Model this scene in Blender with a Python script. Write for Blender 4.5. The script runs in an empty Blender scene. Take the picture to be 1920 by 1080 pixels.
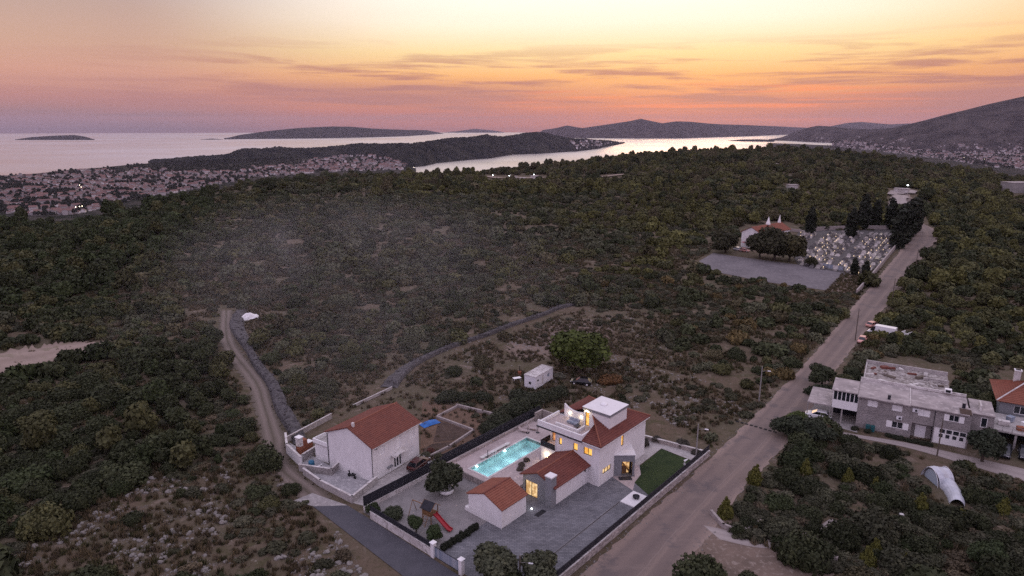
import bpy, bmesh, math, random
import numpy as np
from mathutils import Vector, Matrix

R = math.radians
SC = bpy.context.scene
COL = SC.collection

# ------------------------------------------------------------------ camera
H = 50.0
FPX, VH = 1220.0, 240.0
PITCH = math.atan((540 - VH) / FPX)
cam_d = bpy.data.cameras.new('camera')
cam = bpy.data.objects.new('camera', cam_d)
COL.objects.link(cam)
cam.location = (0, 0, H)
cam.rotation_euler = (math.pi / 2 - PITCH, 0, 0)
cam_d.sensor_width = 36
cam_d.lens = 36 * FPX / 1920
cam_d.clip_start = 0.5
cam_d.clip_end = 200000
SC.camera = cam

SC.view_settings.view_transform = 'Standard'
SC.view_settings.look = 'None'
SC.view_settings.exposure = 0.12
SC.view_settings.gamma = 1
SC.view_settings.use_curve_mapping = False
SC.render.engine = 'CYCLES'
SC.cycles.use_denoising = False
SC.cycles.max_bounces = 6
SC.cycles.diffuse_bounces = 2
SC.cycles.glossy_bounces = 2
SC.cycles.transparent_max_bounces = 12
SC.cycles.volume_bounces = 0
SC.cycles.sample_clamp_indirect = 4
SC.cycles.volume_max_steps = 64


def lin(c):
    return tuple((x / 255 / 12.92 if x / 255 <= .04045 else ((x / 255 + .055) / 1.055) ** 2.4) for x in c)


# ------------------------------------------------------------------ world (dusk sky)
SUN_AZ = R(14.5)     # right of straight ahead
SUN_EL = R(3.0)
W = bpy.data.worlds.new('World')
SC.world = W
W.use_nodes = True
nt = W.node_tree
nt.nodes.clear()


def nd(tree, typ, **kw):
    n = tree.nodes.new(typ)
    for k, v in kw.items():
        if k in ('inp',):
            for a, b in v.items():
                n.inputs[a].default_value = b
        else:
            setattr(n, k, v)
    return n


def mth(tree, op, a, b=None, c=None, clamp=False):
    n = tree.nodes.new('ShaderNodeMath')
    n.operation = op
    n.use_clamp = clamp
    for i, x in enumerate((a, b, c)):
        if x is None:
            continue
        if isinstance(x, (int, float)):
            n.inputs[i].default_value = x
        else:
            tree.links.new(x, n.inputs[i])
    return n.outputs[0]


def mixc(tree, f, a, b, blend='MIX'):
    n = tree.nodes.new('ShaderNodeMix')
    n.data_type = 'RGBA'
    n.blend_type = blend
    for i, x in ((0, f), (6, a), (7, b)):
        if isinstance(x, (int, float)):
            n.inputs[i].default_value = x
        elif isinstance(x, tuple):
            n.inputs[i].default_value = (*x[:3], 1)
        else:
            tree.links.new(x, n.inputs[i])
    return n.outputs[2]


def ramp(tree, fac, stops, interp='LINEAR'):
    n = tree.nodes.new('ShaderNodeValToRGB')
    n.color_ramp.interpolation = interp
    el = n.color_ramp.elements
    while len(el) < len(stops):
        el.new(0.5)
    for e, (p, c) in zip(el, stops):
        e.position = p
    for e, (p, c) in zip(el, stops):
        e.color = (*c[:3], 1) if isinstance(c, tuple) else (c, c, c, 1)
    if fac is not None:
        tree.links.new(fac, n.inputs[0])
    return n.outputs[0]


def smooth(tree, x, a, b):
    n = tree.nodes.new('ShaderNodeMapRange')
    n.interpolation_type = 'SMOOTHSTEP'
    tree.links.new(x, n.inputs[0])
    n.inputs[1].default_value = a
    n.inputs[2].default_value = b
    return n.outputs[0]


tc = nd(nt, 'ShaderNodeTexCoord')
sep = nd(nt, 'ShaderNodeSeparateXYZ')
nt.links.new(tc.outputs['Generated'], sep.inputs[0])
sx, sy, sz = sep.outputs
up = mth(nt, 'MAXIMUM', sz, 0.0)
hor = mth(nt, 'MAXIMUM', mth(nt, 'SQRT', mth(nt, 'ADD', mth(nt, 'MULTIPLY', sx, sx), mth(nt, 'MULTIPLY', sy, sy))), 1e-4)
cosaz = mth(nt, 'DIVIDE', mth(nt, 'ADD', mth(nt, 'MULTIPLY', sx, math.sin(SUN_AZ)), mth(nt, 'MULTIPLY', sy, math.cos(SUN_AZ))), hor)
azim = mth(nt, 'ARCTAN2', sx, sy)                 # 0 straight ahead, + to the right
elev = mth(nt, 'MULTIPLY', mth(nt, 'ARCTAN2', sz, hor), 180 / math.pi)
tt = mth(nt, 'SQRT', up)


def et(deg):
    return math.sqrt(math.sin(R(deg)))


def sk(rgb, k=1.0):          # stored at half value, doubled after mixing, so that the ramp may pass white
    return tuple(.5 * k * x for x in lin(rgb))


ZEN = sk((176, 170, 192), 2.0)
sun_side = ramp(nt, tt, [(et(0), sk((172, 114, 114))), (et(1.2), sk((206, 126, 108))), (et(2.4), sk((228, 144, 106))),
                         (et(4.2), sk((252, 186, 118))), (et(6), sk((255, 222, 162), 1.02)), (et(8.3), sk((255, 240, 216), 1.08)),
                         (et(11), sk((255, 246, 234), 1.12)), (et(16), sk((246, 232, 222), 1.12)), (et(32), sk((204, 196, 212), 1.55)),
                         (1, ZEN)])
flank = ramp(nt, tt, [(et(0), sk((128, 106, 118))), (et(1.0), sk((152, 118, 122))), (et(2.2), sk((190, 134, 126))),
                      (et(4), sk((210, 156, 136))), (et(6), sk((206, 165, 144))), (et(8.5), sk((194, 164, 152))),
                      (et(11), sk((174, 160, 166))), (et(18), sk((184, 172, 184), 1.2)), (et(35), sk((182, 178, 202), 1.75)),
                      (1, ZEN)])
back = ramp(nt, tt, [(et(0), sk((140, 134, 170), 1.2)), (et(5), sk((170, 150, 182), 1.4)), (et(14), sk((192, 170, 196), 1.6)),
                     (et(30), sk((188, 176, 198), 1.9)), (1, ZEN)])
flank_r = ramp(nt, tt, [(et(0), sk((150, 112, 118))), (et(1.2), sk((170, 120, 120))), (et(2.4), sk((190, 130, 118))),
                        (et(4), sk((226, 156, 112))), (et(6), sk((254, 194, 124))), (et(8.5), sk((254, 200, 136))),
                        (et(11), sk((236, 190, 138))), (et(18), sk((214, 190, 176), 1.15)), (et(35), sk((188, 180, 200), 1.75)), (1, ZEN)])
flank = mixc(nt, smooth(nt, azim, 0.0, .5), flank, flank_r)
GLOW_AZ = R(8)
cosglow = mth(nt, 'DIVIDE', mth(nt, 'ADD', mth(nt, 'MULTIPLY', sx, math.sin(GLOW_AZ)), mth(nt, 'MULTIPLY', sy, math.cos(GLOW_AZ))), hor)
fs = smooth(nt, cosglow, 0.79, 0.995)
fb = smooth(nt, cosaz, -0.5, 0.5)
skyc = mixc(nt, fs, flank, sun_side)
skyc = mixc(nt, fb, back, skyc)
skyc = mixc(nt, 1.0, skyc, (2.0, 2.0, 2.0), 'MULTIPLY')
# thin streaks of cloud, low over the sunset
comb = nd(nt, 'ShaderNodeCombineXYZ')
nt.links.new(mth(nt, 'MULTIPLY', azim, 3.2), comb.inputs[0])
nt.links.new(mth(nt, 'ADD', mth(nt, 'MULTIPLY', elev, 0.85), mth(nt, 'MULTIPLY', azim, 0.5)), comb.inputs[1])
nz = nd(nt, 'ShaderNodeTexNoise', inp={'Scale': 1.5, 'Detail': 6, 'Roughness': .58, 'Distortion': .35})
nt.links.new(comb.outputs[0], nz.inputs['Vector'])
band = mth(nt, 'MULTIPLY', smooth(nt, elev, 0.3, 2.0), mth(nt, 'SUBTRACT', 1.0, smooth(nt, elev, 3.8, 7.6)))
cm = mth(nt, 'MULTIPLY', smooth(nt, nz.outputs[0], 0.46, 0.62), band)
cm = mth(nt, 'MULTIPLY', cm, smooth(nt, cosaz, 0.6, 0.92))
skyc = mixc(nt, mth(nt, 'MULTIPLY', cm, 0.88), skyc, lin((182, 124, 116)))
# a soft mauve bank lying low on both sides of the glow
combb = nd(nt, 'ShaderNodeCombineXYZ')
nt.links.new(mth(nt, 'MULTIPLY', azim, 1.5), combb.inputs[0])
nt.links.new(mth(nt, 'ADD', mth(nt, 'MULTIPLY', elev, .7), mth(nt, 'MULTIPLY', azim, -.25)), combb.inputs[1])
combb.inputs[2].default_value = 3.7
nzb = nd(nt, 'ShaderNodeTexNoise', inp={'Scale': 1.6, 'Detail': 6, 'Roughness': .6, 'Distortion': .5})
nt.links.new(combb.outputs[0], nzb.inputs['Vector'])
bb = mth(nt, 'MULTIPLY', smooth(nt, elev, .2, 1.0), mth(nt, 'SUBTRACT', 1.0, smooth(nt, elev, 2.4, 4.6)))
bb = mth(nt, 'MULTIPLY', bb, smooth(nt, nzb.outputs[0], .36, .60))
bb = mth(nt, 'MULTIPLY', mth(nt, 'MULTIPLY', bb, smooth(nt, cosaz, .5, .8)), mth(nt, 'SUBTRACT', 1.0, mth(nt, 'MULTIPLY', smooth(nt, cosaz, .95, .999), .75)))
skyc = mixc(nt, mth(nt, 'MULTIPLY', bb, .75), skyc, lin((178, 126, 124)))
# bright strands just above the hills
comb2 = nd(nt, 'ShaderNodeCombineXYZ')
nt.links.new(mth(nt, 'MULTIPLY', azim, 2.2), comb2.inputs[0])
nt.links.new(mth(nt, 'MULTIPLY', elev, 1.3), comb2.inputs[1])
comb2.inputs[2].default_value = 7.3
nz2 = nd(nt, 'ShaderNodeTexNoise', inp={'Scale': 1.9, 'Detail': 5, 'Roughness': .55, 'Distortion': .3})
nt.links.new(comb2.outputs[0], nz2.inputs['Vector'])
b2 = mth(nt, 'MULTIPLY', smooth(nt, nz2.outputs[0], 0.5, 0.66), mth(nt, 'MULTIPLY', smooth(nt, elev, .2, 1.3), mth(nt, 'SUBTRACT', 1.0, smooth(nt, elev, 2.2, 4.5))))
b2 = mth(nt, 'MULTIPLY', b2, smooth(nt, cosaz, 0.93, 0.995))
skyc = mixc(nt, mth(nt, 'MULTIPLY', b2, .7), skyc, lin((255, 140, 92)))
# broad soft unevenness of the high veil
comb3 = nd(nt, 'ShaderNodeCombineXYZ')
nt.links.new(mth(nt, 'MULTIPLY', azim, 1.6), comb3.inputs[0])
nt.links.new(mth(nt, 'MULTIPLY', elev, .16), comb3.inputs[1])
nz3 = nd(nt, 'ShaderNodeTexNoise', inp={'Scale': 1.7, 'Detail': 4, 'Roughness': .5, 'Distortion': .6})
nt.links.new(comb3.outputs[0], nz3.inputs['Vector'])
veil = mth(nt, 'MULTIPLY', mth(nt, 'SUBTRACT', nz3.outputs[0], .5), .5)
skyc = mixc(nt, 1.0, skyc, mixc(nt, mth(nt, 'ADD', .5, veil), (.88, .87, .88), (1.1, 1.09, 1.07)), 'MULTIPLY')
bg1 = nd(nt, 'ShaderNodeBackground', inp={'Strength': 1.0})
nt.links.new(skyc, bg1.inputs[0])
sky = nd(nt, 'ShaderNodeTexSky', sky_type='NISHITA', sun_disc=False, sun_elevation=SUN_EL, sun_rotation=SUN_AZ, altitude=200)
bg2 = nd(nt, 'ShaderNodeBackground', inp={'Strength': 0.004})
nt.links.new(sky.outputs[0], bg2.inputs[0])
add = nd(nt, 'ShaderNodeAddShader')
nt.links.new(bg1.outputs[0], add.inputs[0])
nt.links.new(bg2.outputs[0], add.inputs[1])
wo = nd(nt, 'ShaderNodeOutputWorld')
nt.links.new(add.outputs[0], wo.inputs[0])
W.cycles.sampling_method = 'MANUAL'
W.cycles.sample_map_resolution = 1024

sun_d = bpy.data.lights.new('sun', 'SUN')
sun_d.energy = 0.22
sun_d.angle = R(14)
sun_d.color = (1, .62, .42)
sun = bpy.data.objects.new('sun', sun_d)
COL.objects.link(sun)
d = Vector((math.sin(SUN_AZ) * math.cos(SUN_EL), math.cos(SUN_AZ) * math.cos(SUN_EL), math.sin(SUN_EL)))
sun.rotation_euler = d.to_track_quat('Z', 'Y').to_euler()


# ------------------------------------------------------------------ places: bearings of the survey photograph -> metres
CP, SP = math.cos(PITCH), math.sin(PITCH)


def dirv(u, v):
    a = (np.asarray(u, float) - 960) / FPX
    b = (540 - np.asarray(v, float)) / FPX
    return np.stack([a, CP + b * SP, -SP + b * CP], -1)


def G(u, v, z=0.0):
    """point at height z seen in direction (u, v)"""
    dd = dirv(u, v)
    t = (z - H) / dd[..., 2]
    return np.stack([dd[..., 0] * t, dd[..., 1] * t, np.zeros_like(t) + z], -1)


def atdist(u, v, r):
    dd = dirv(u, v)
    t = r / np.hypot(dd[..., 0], dd[..., 1])
    return np.stack([dd[..., 0] * t, dd[..., 1] * t, H + dd[..., 2] * t], -1)


def proj(x, y, z):
    zz = z - H
    zc = np.maximum(y * CP - zz * SP, .01)
    return 960 + FPX * x / zc, 540 - FPX * (y * SP + zz * CP) / zc


def inpoly(px, py, poly):
    px = np.asarray(px, float); py = np.asarray(py, float)
    ins = np.zeros(px.shape, bool)
    n = len(poly)
    for i in range(n):
        x1, y1 = poly[i][:2]; x2, y2 = poly[(i + 1) % n][:2]
        if y1 == y2:
            continue
        c = (y1 > py) != (y2 > py)
        ins ^= c & (px < (x2 - x1) * (py - y1) / (y2 - y1) + x1)
    return ins


def hash2(i, j, s=0):
    n = np.sin(i * 127.1 + j * 311.7 + s * 74.7) * 43758.5453
    return n - np.floor(n)


def vnoise(x, y, s=0):
    i, j = np.floor(x), np.floor(y)
    fx, fy = x - i, y - j
    fx, fy = fx * fx * (3 - 2 * fx), fy * fy * (3 - 2 * fy)
    a, b, c, dd = hash2(i, j, s), hash2(i + 1, j, s), hash2(i, j + 1, s), hash2(i + 1, j + 1, s)
    return a + (b - a) * fx + (c - a) * fy + (a - b - c + dd) * fx * fy


def fbm(x, y, s=0, o=4):
    t, a = 0, .5
    for k in range(o):
        t = t + a * vnoise(x * 2 ** k, y * 2 ** k, s + k)
        a *= .5
    return t


def sstep(x, a, b):
    t = np.clip((x - a) / (b - a), 0, 1)
    return t * t * (3 - 2 * t)


SEA = -170.0
EU = [-400, 0, 80, 150, 200, 280, 340, 420, 480, 560, 640, 780, 900, 1000, 1100, 1200, 1300, 1400, 1500, 1600, 1700, 1800, 1920, 2300]
EV = [400, 396, 404, 399, 386, 371, 357, 344, 332, 325, 322, 321, 316, 306, 297, 284, 276, 274, 273, 281, 295, 310, 324, 340]
ED = [500, 500, 480, 480, 520, 560, 600, 650, 720, 800, 850, 900, 950, 1050, 1100, 1150, 1200, 1200, 1200, 1200, 1150, 1100, 1050, 1000]
_e = atdist(np.array(EU), np.array(EV), np.array(ED, float))
E_AZ = np.arctan2(_e[:, 0], _e[:, 1]); E_Z = _e[:, 2] - 8.5; E_D = np.array(ED, float)
TRACK = [(-79, 172), (-67.5, 147), (-52, 123.5), (-46, 111), (-40, 99), (-36, 90), (-27.5, 80)]


def trackx(y):
    ys = [p[1] for p in TRACK][::-1]; xs = [p[0] for p in TRACK][::-1]
    return np.interp(y, ys, xs)


def hgt(x, y):
    x = np.asarray(x, float); y = np.asarray(y, float)
    r = np.hypot(x, y); az = np.arctan2(x, y)
    zE = np.interp(az, E_AZ, E_Z); D = np.interp(az, E_AZ, E_D)
    s = sstep(r, 300, D)
    z = zE * s
    dd = np.maximum(r - D, 0)
    z = z - 0.34 * (np.sqrt(dd * dd + 3600) - 60)
    n = (fbm(x / 90, y / 90, 3) - .47) * 14 * sstep(r, 330, 600)
    z = z + n * (1 - sstep(r, D - 60, D + 40) * .7)
    ml = sstep(trackx(y) - x, 6, 26) * (1 - sstep(r, 400, 600)) * (y > 20)
    z = z + ml * ((fbm(x / 16, y / 16, 9) - .5) * 2.2 + (fbm(x / 4, y / 4, 5) - .5) * .5)
    mr = sstep(x - y * .42, 12, 30) * (1 - sstep(y, 80, 96)) * (y > 20)
    z = z + mr * (fbm(x / 7, y / 7, 12) - .5) * .7
    lx = (x - 12.40) * math.cos(R(49.1)) + (y - 83.78) * math.sin(R(49.1)); ly = -(x - 12.40) * math.sin(R(49.1)) + (y - 83.78) * math.cos(R(49.1))
    z = np.where((lx > -10.3) & (lx < 11) & (ly > 10.9) & (ly < 19.7), z - 5.0, z)      # the pool is dug into the ground
    return np.maximum(z, SEA - 6)


# ------------------------------------------------------------------ materials
MATS = {}


def pmat(name, col, rough=.85, col2=None, nscale=1.0, col3=None, n2scale=None, bump=0, bscale=None, metal=0, emit=None, estr=0,
         coord='Object', detail=6, contrast=(.35, .65), spec=.3, wave=None):
    m = bpy.data.materials.new(name)
    MATS[name] = m
    m.use_nodes = True
    t = m.node_tree
    b = t.nodes['Principled BSDF']
    b.inputs['Roughness'].default_value = rough
    b.inputs['Metallic'].default_value = metal
    b.inputs['Specular IOR Level'].default_value = spec
    b.inputs['Base Color'].default_value = (*col, 1)
    vec = None
    if col2 or bump:
        if coord == 'World':
            g = t.nodes.new('ShaderNodeNewGeometry'); vec = g.outputs['Position']
        else:
            g = t.nodes.new('ShaderNodeTexCoord'); vec = g.outputs['Object']
    c = None
    if col2:
        n = nd(t, 'ShaderNodeTexNoise', inp={'Scale': nscale, 'Detail': detail, 'Roughness': .6})
        t.links.new(vec, n.inputs['Vector'])
        f = smooth(t, n.outputs[0], *contrast)
        c = mixc(t, f, col, col2)
        if col3:
            n2 = nd(t, 'ShaderNodeTexNoise', inp={'Scale': n2scale or nscale * 7, 'Detail': 4, 'Roughness': .6})
            t.links.new(vec, n2.inputs['Vector'])
            c = mixc(t, smooth(t, n2.outputs[0], .5, .68), c, col3)
        t.links.new(c, b.inputs['Base Color'])
    if bump:
        n3 = nd(t, 'ShaderNodeTexNoise', inp={'Scale': bscale or nscale * 5, 'Detail': 5})
        t.links.new(vec, n3.inputs['Vector'])
        bp = nd(t, 'ShaderNodeBump', inp={'Strength': bump, 'Distance': .1})
        t.links.new(n3.outputs[0], bp.inputs['Height'])
        t.links.new(bp.outputs[0], b.inputs['Normal'])
    if emit:
        b.inputs['Emission Color'].default_value = (*emit, 1)
        b.inputs['Emission Strength'].default_value = estr
    return m


def brickmat(name, c1, c2, mortar, bw, bh, rough=.9, off=.5, msize=.02, rotz=0, vary=None, world=True):
    m = bpy.data.materials.new(name); m.use_nodes = True; MATS[name] = m
    t = m.node_tree; b = t.nodes['Principled BSDF']
    b.inputs['Roughness'].default_value = rough
    b.inputs['Specular IOR Level'].default_value = .25
    g = nd(t, 'ShaderNodeTexCoord')
    mp = nd(t, 'ShaderNodeMapping'); mp.inputs['Rotation'].default_value = (0, 0, rotz)
    t.links.new(g.outputs['UV' if not world else 'Object'], mp.inputs[0])
    br = nd(t, 'ShaderNodeTexBrick', inp={'Scale': 1, 'Mortar Size': msize, 'Brick Width': bw, 'Row Height': bh, 'Bias': 0, 'Mortar Smooth': .3})
    br.offset = off
    br.inputs['Color1'].default_value = (*c1, 1); br.inputs['Color2'].default_value = (*c2, 1); br.inputs['Mortar'].default_value = (*mortar, 1)
    t.links.new(mp.outputs[0], br.inputs['Vector'])
    n = nd(t, 'ShaderNodeTexNoise', inp={'Scale': .35, 'Detail': 6, 'Roughness': .65})
    t.links.new(g.outputs['Object'], n.inputs['Vector'])
    c = mixc(t, 1.0, br.outputs[0], ramp(t, n.outputs[0], [(.3, .72), (.7, 1.2)]), 'MULTIPLY')
    t.links.new(c, b.inputs['Base Color'])
    return m


def leafmat(name):
    m = bpy.data.materials.new(name); m.use_nodes = True; MATS[name] = m
    t = m.node_tree; b = t.nodes['Principled BSDF']
    b.inputs['Roughness'].default_value = .75; b.inputs['Specular IOR Level'].default_value = .15
    a = nd(t, 'ShaderNodeAttribute', attribute_name='tint', attribute_type='INSTANCER')
    g = nd(t, 'ShaderNodeTexCoord')
    n = nd(t, 'ShaderNodeTexNoise', inp={'Scale': 2.6, 'Detail': 3})
    t.links.new(g.outputs['Object'], n.inputs['Vector'])
    geo = nd(t, 'ShaderNodeNewGeometry')
    f = mth(t, 'ADD', mth(t, 'MULTIPLY', n.outputs[0], 1.25), mth(t, 'MULTIPLY', geo.outputs['Random Per Island'], .4))
    c = mixc(t, 1.0, a.outputs['Color'], ramp(t, mth(t, 'MULTIPLY', f, .6), [(.2, (.5, .5, .5)), (.5, (1, 1, .95)), (.85, (1.6, 1.5, 1.25))]), 'MULTIPLY')
    t.links.new(c, b.inputs['Base Color'])
    return m


def glass(name, col, rough=.08):
    return pmat(name, col, rough=rough, spec=.6)


def emis(name, col, s):
    return pmat(name, tuple(min(1, x) for x in col), emit=col, estr=s)


LEAF = leafmat('leaf')
m_ = pmat('white_render', (.74, .73, .725), .9, (.66, .65, .645), .6, bump=.15, bscale=30, contrast=(.3, .8))
t_ = m_.node_tree; b_ = t_.nodes['Principled BSDF']; base_ = b_.inputs['Base Color'].links[0].from_socket
g_ = nd(t_, 'ShaderNodeTexCoord'); mp_ = nd(t_, 'ShaderNodeMapping'); mp_.inputs['Scale'].default_value = (2.2, 2.2, .16); t_.links.new(g_.outputs['Object'], mp_.inputs[0])
n_ = nd(t_, 'ShaderNodeTexNoise', inp={'Scale': 1.6, 'Detail': 5, 'Roughness': .65}); t_.links.new(mp_.outputs[0], n_.inputs['Vector'])
t_.links.new(mixc(t_, mth(t_, 'MULTIPLY', smooth(t_, n_.outputs[0], .5, .72), .5), base_, (.54, .525, .515)), b_.inputs['Base Color'])
pmat('white_dirty', (.62, .60, .58), .9, (.44, .41, .39), .5, (.3, .28, .26), 2.2)
pmat('grey_render', (.22, .225, .24), .9, (.19, .195, .205), 1.5, bump=.1, bscale=25)
pmat('white_paint', (.78, .78, .77), .6)
pmat('white_metal', (.72, .72, .74), .4)
pmat('dark_frame', (.018, .018, .02), .5)
pmat('charcoal_mesh', (.016, .017, .022), .8, (.028, .028, .036), 3)
pmat('charcoal_metal', (.03, .03, .036), .5)
pmat('concrete', (.30, .28, .27), .92, (.22, .205, .2), .45, (.38, .36, .34), 1.7, bump=.2, bscale=12)
pmat('concrete_pale', (.40, .375, .36), .92, (.30, .28, .27), .6, (.46, .44, .42), 2.2, bump=.2, bscale=14)
pmat('court_concrete', (.36, .35, .355), .9, (.27, .265, .27), .5, (.42, .41, .41), 1.5)
pmat('roof_concrete', (.36, .32, .31), .92, (.24, .215, .21), .35, (.44, .4, .385), 1.1, bump=.2, bscale=8)
pmat('wood', (.22, .12, .055), .7, (.15, .08, .035), 4)
pmat('wood_old', (.12, .095, .075), .85, (.08, .065, .055), 5)
pmat('bark', (.07, .055, .042), .95, (.045, .036, .03), 6, bump=.5, bscale=14)
pmat('steel_pole', (.28, .27, .26), .6, (.22, .21, .2), 3)
pmat('water_tile', (.42, .62, .63), .35, (.52, .69, .69), 1.2)
pmat('coping', (.6, .57, .55), .8, (.5, .475, .46), 1.5)
pmat('terrace_stone', (.42, .355, .34), .85, (.34, .285, .275), .5, (.48, .41, .395), 2.5)  # light from pool and house is put into this paler, pinker tone
pmat('grass_lawn', (.017, .034, .009), .95, (.032, .052, .014), .3, (.012, .025, .008), 3, bump=.6, bscale=20, coord='World')
pmat('gravel', (.235, .22, .215), .95, (.185, .175, .17), .6, (.30, .28, .27), 9, bump=.5, bscale=14)
pmat('asphalt', (.075, .074, .085), .9, (.058, .058, .067), .5, (.10, .098, .105), 11, bump=.3, bscale=20)
pmat('dirt', (.17, .125, .098), .95, (.12, .09, .07), .22, (.23, .185, .155), 1.5, bump=.6, bscale=3, coord='World')
pmat('dirt_dark', (.07, .045, .034), .95, (.045, .03, .023), .5, (.10, .07, .052), 2, bump=.6, bscale=4)
pmat('limestone', (.25, .232, .212), .95, (.15, .138, .125), .9, (.33, .31, .29), 4, bump=.8, bscale=5)
pmat('rubble_stone', (.082, .076, .079), .95, (.04, .037, .038), 1.1, (.15, .14, .138), 4.4, bump=1, bscale=3.5)
pmat('ashlar', (.33, .29, .275), .92, (.25, .215, .205), 1.2, (.40, .36, .34), 5, bump=.4, bscale=8)
pmat('red_plastic', (.30, .022, .03), .5)
pmat('blue_tarp', (.03, .16, .48), .6, (.02, .11, .36), 2)
pmat('blue_barrel', (.03, .13, .22), .5)
pmat('teal_bin', (.02, .10, .11), .55)
pmat('brick_red', (.28, .10, .055), .9, (.2, .07, .04), 3)
pmat('black_plastic', (.012, .012, .014), .45)
pmat('rubber', (.014, .014, .015), .9)
pmat('car_white', (.72, .72, .74), .22, spec=.6)
pmat('car_red', (.055, .010, .009), .22, spec=.6)
pmat('car_black', (.01, .01, .012), .18, spec=.6)
pmat('car_redwhite', (.60, .30, .25), .25, spec=.6)
pmat('car_dark', (.02, .022, .028), .22, spec=.6)
pmat('headlamp', (.7, .7, .72), .15, spec=.6)
glass('car_glass', (.012, .014, .018), .06)
glass('dark_glass', (.018, .022, .028), .08)
pmat('marble', (.56, .53, .50), .10, (.42, .395, .38), 1.2, spec=1.0)
pmat('marble_grey', (.14, .132, .132), .10, (.12, .115, .12), 1.2, spec=.6)
pmat('marble_mid', (.36, .335, .315), .25, (.25, .235, .225), 1.4, spec=.5)
pmat('poly_film', (.50, .52, .56), .4, (.40, .42, .46), 1.2, spec=.5)
pmat('poly_end', (.34, .40, .46), .35, spec=.5)
pmat('banner', (.16, .2, .26), .6, (.34, .36, .40), 1.6)
pmat('debris', (.33, .30, .28), .9, (.12, .1, .09), 1.1, (.42, .4, .38), 3)
def litwin(name, a, b_, s):
    m = pmat(name, (.1, .08, .05), .2); t = m.node_tree; b = t.nodes['Principled BSDF']
    g = nd(t, 'ShaderNodeTexCoord'); n = nd(t, 'ShaderNodeTexNoise', inp={'Scale': 1.9, 'Detail': 2}); t.links.new(g.outputs['Object'], n.inputs['Vector'])
    t.links.new(mixc(t, smooth(t, n.outputs[0], .36, .62), a, b_), b.inputs['Emission Color']); b.inputs['Emission Strength'].default_value = s


litwin('win_amber', (.85, .36, .05), (1.0, .60, .14), 1.05)
litwin('win_warm', (.50, .27, .10), (.95, .66, .34), .95)
litwin('win_hall', (.30, .15, .055), (.85, .52, .24), .9)
litwin('win_orange', (.6, .2, .07), (1.0, .42, .16), .7)
emis('lamp_glow', (1.0, .86, .62), 12)
emis('cool_glow', (.85, .95, 1.0), 14)
emis('candle_glow', (1.0, .74, .46), 1.1)
pmat('far_wall', (.44, .41, .405), .9, (.32, .295, .295), .02, coord='World')
pmat('far_wall_pale', (.66, .63, .62), .9)
pmat('far_roof', (.19, .105, .09), .9, (.14, .085, .08), .02, coord='World')
M = MATS


def roofmat(name, c1, c2, c3):
    m = bpy.data.materials.new(name); m.use_nodes = True; MATS[name] = m
    t = m.node_tree; b = t.nodes['Principled BSDF']
    b.inputs['Roughness'].default_value = .75; b.inputs['Specular IOR Level'].default_value = .3
    geo = nd(t, 'ShaderNodeNewGeometry')
    g = nd(t, 'ShaderNodeTexCoord')
    n = nd(t, 'ShaderNodeTexNoise', inp={'Scale': .7, 'Detail': 5, 'Roughness': .65})
    t.links.new(g.outputs['Object'], n.inputs['Vector'])
    n2 = nd(t, 'ShaderNodeTexVoronoi', inp={'Scale': 3.2})
    t.links.new(g.outputs['Object'], n2.inputs['Vector'])
    sp = nd(t, 'ShaderNodeSeparateColor')
    t.links.new(n2.outputs['Color'], sp.inputs[0])
    c = mixc(t, smooth(t, n.outputs[0], .35, .68), c1, c2)
    c = mixc(t, mth(t, 'MULTIPLY', sp.outputs[0], .55), c, c3)
    t.links.new(c, b.inputs['Base Color'])
    return m


roofmat('tile_red', (.145, .044, .032), (.112, .036, .028), (.185, .066, .046))
roofmat('tile_orange', (.215, .074, .045), (.17, .06, .038), (.26, .10, .062))
roofmat('tile_brown', (.165, .056, .038), (.13, .045, .032), (.205, .078, .052))
brickmat('pavers', (.13, .132, .143), (.19, .19, .20), (.085, .085, .092), .6, .3, msize=.03)
brickmat('pale_block', (.32, .28, .265), (.39, .345, .325), (.26, .23, .215), .8, .35, msize=.03)


def stonewallmat(name, c1, c2, c3, s):
    m = bpy.data.materials.new(name); m.use_nodes = True; MATS[name] = m
    t = m.node_tree; b = t.nodes['Principled BSDF']
    b.inputs['Roughness'].default_value = .95; b.inputs['Specular IOR Level'].default_value = .2
    g = nd(t, 'ShaderNodeTexCoord')
    mp = nd(t, 'ShaderNodeMapping'); mp.inputs['Scale'].default_value = (1, 1, 1.9)
    t.links.new(g.outputs['Object'], mp.inputs[0])
    v = nd(t, 'ShaderNodeTexVoronoi', inp={'Scale': s})
    t.links.new(mp.outputs[0], v.inputs['Vector'])
    sp = nd(t, 'ShaderNodeSeparateColor'); t.links.new(v.outputs['Color'], sp.inputs[0])
    n = nd(t, 'ShaderNodeTexNoise', inp={'Scale': .5, 'Detail': 6}); t.links.new(g.outputs['Object'], n.inputs['Vector'])
    c = mixc(t, sp.outputs[0], c1, c2)
    c = mixc(t, smooth(t, v.outputs['Distance'], .42, .62), c, c3)
    c = mixc(t, 1.0, c, ramp(t, n.outputs[0], [(.3, .75), (.7, 1.2)]), 'MULTIPLY')
    t.links.new(c, b.inputs['Base Color'])
    bp = nd(t, 'ShaderNodeBump', inp={'Strength': .6, 'Distance': .08}); bp.invert = True
    t.links.new(v.outputs['Distance'], bp.inputs['Height']); t.links.new(bp.outputs[0], b.inputs['Normal'])
    return m


stonewallmat('stone_facade', (.285, .262, .254), (.345, .32, .31), (.24, .222, .217), 4.2)
stonewallmat('villa_wall_stone', (.36, .32, .31), (.46, .41, .395), (.27, .24, .23), 1.7)


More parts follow.
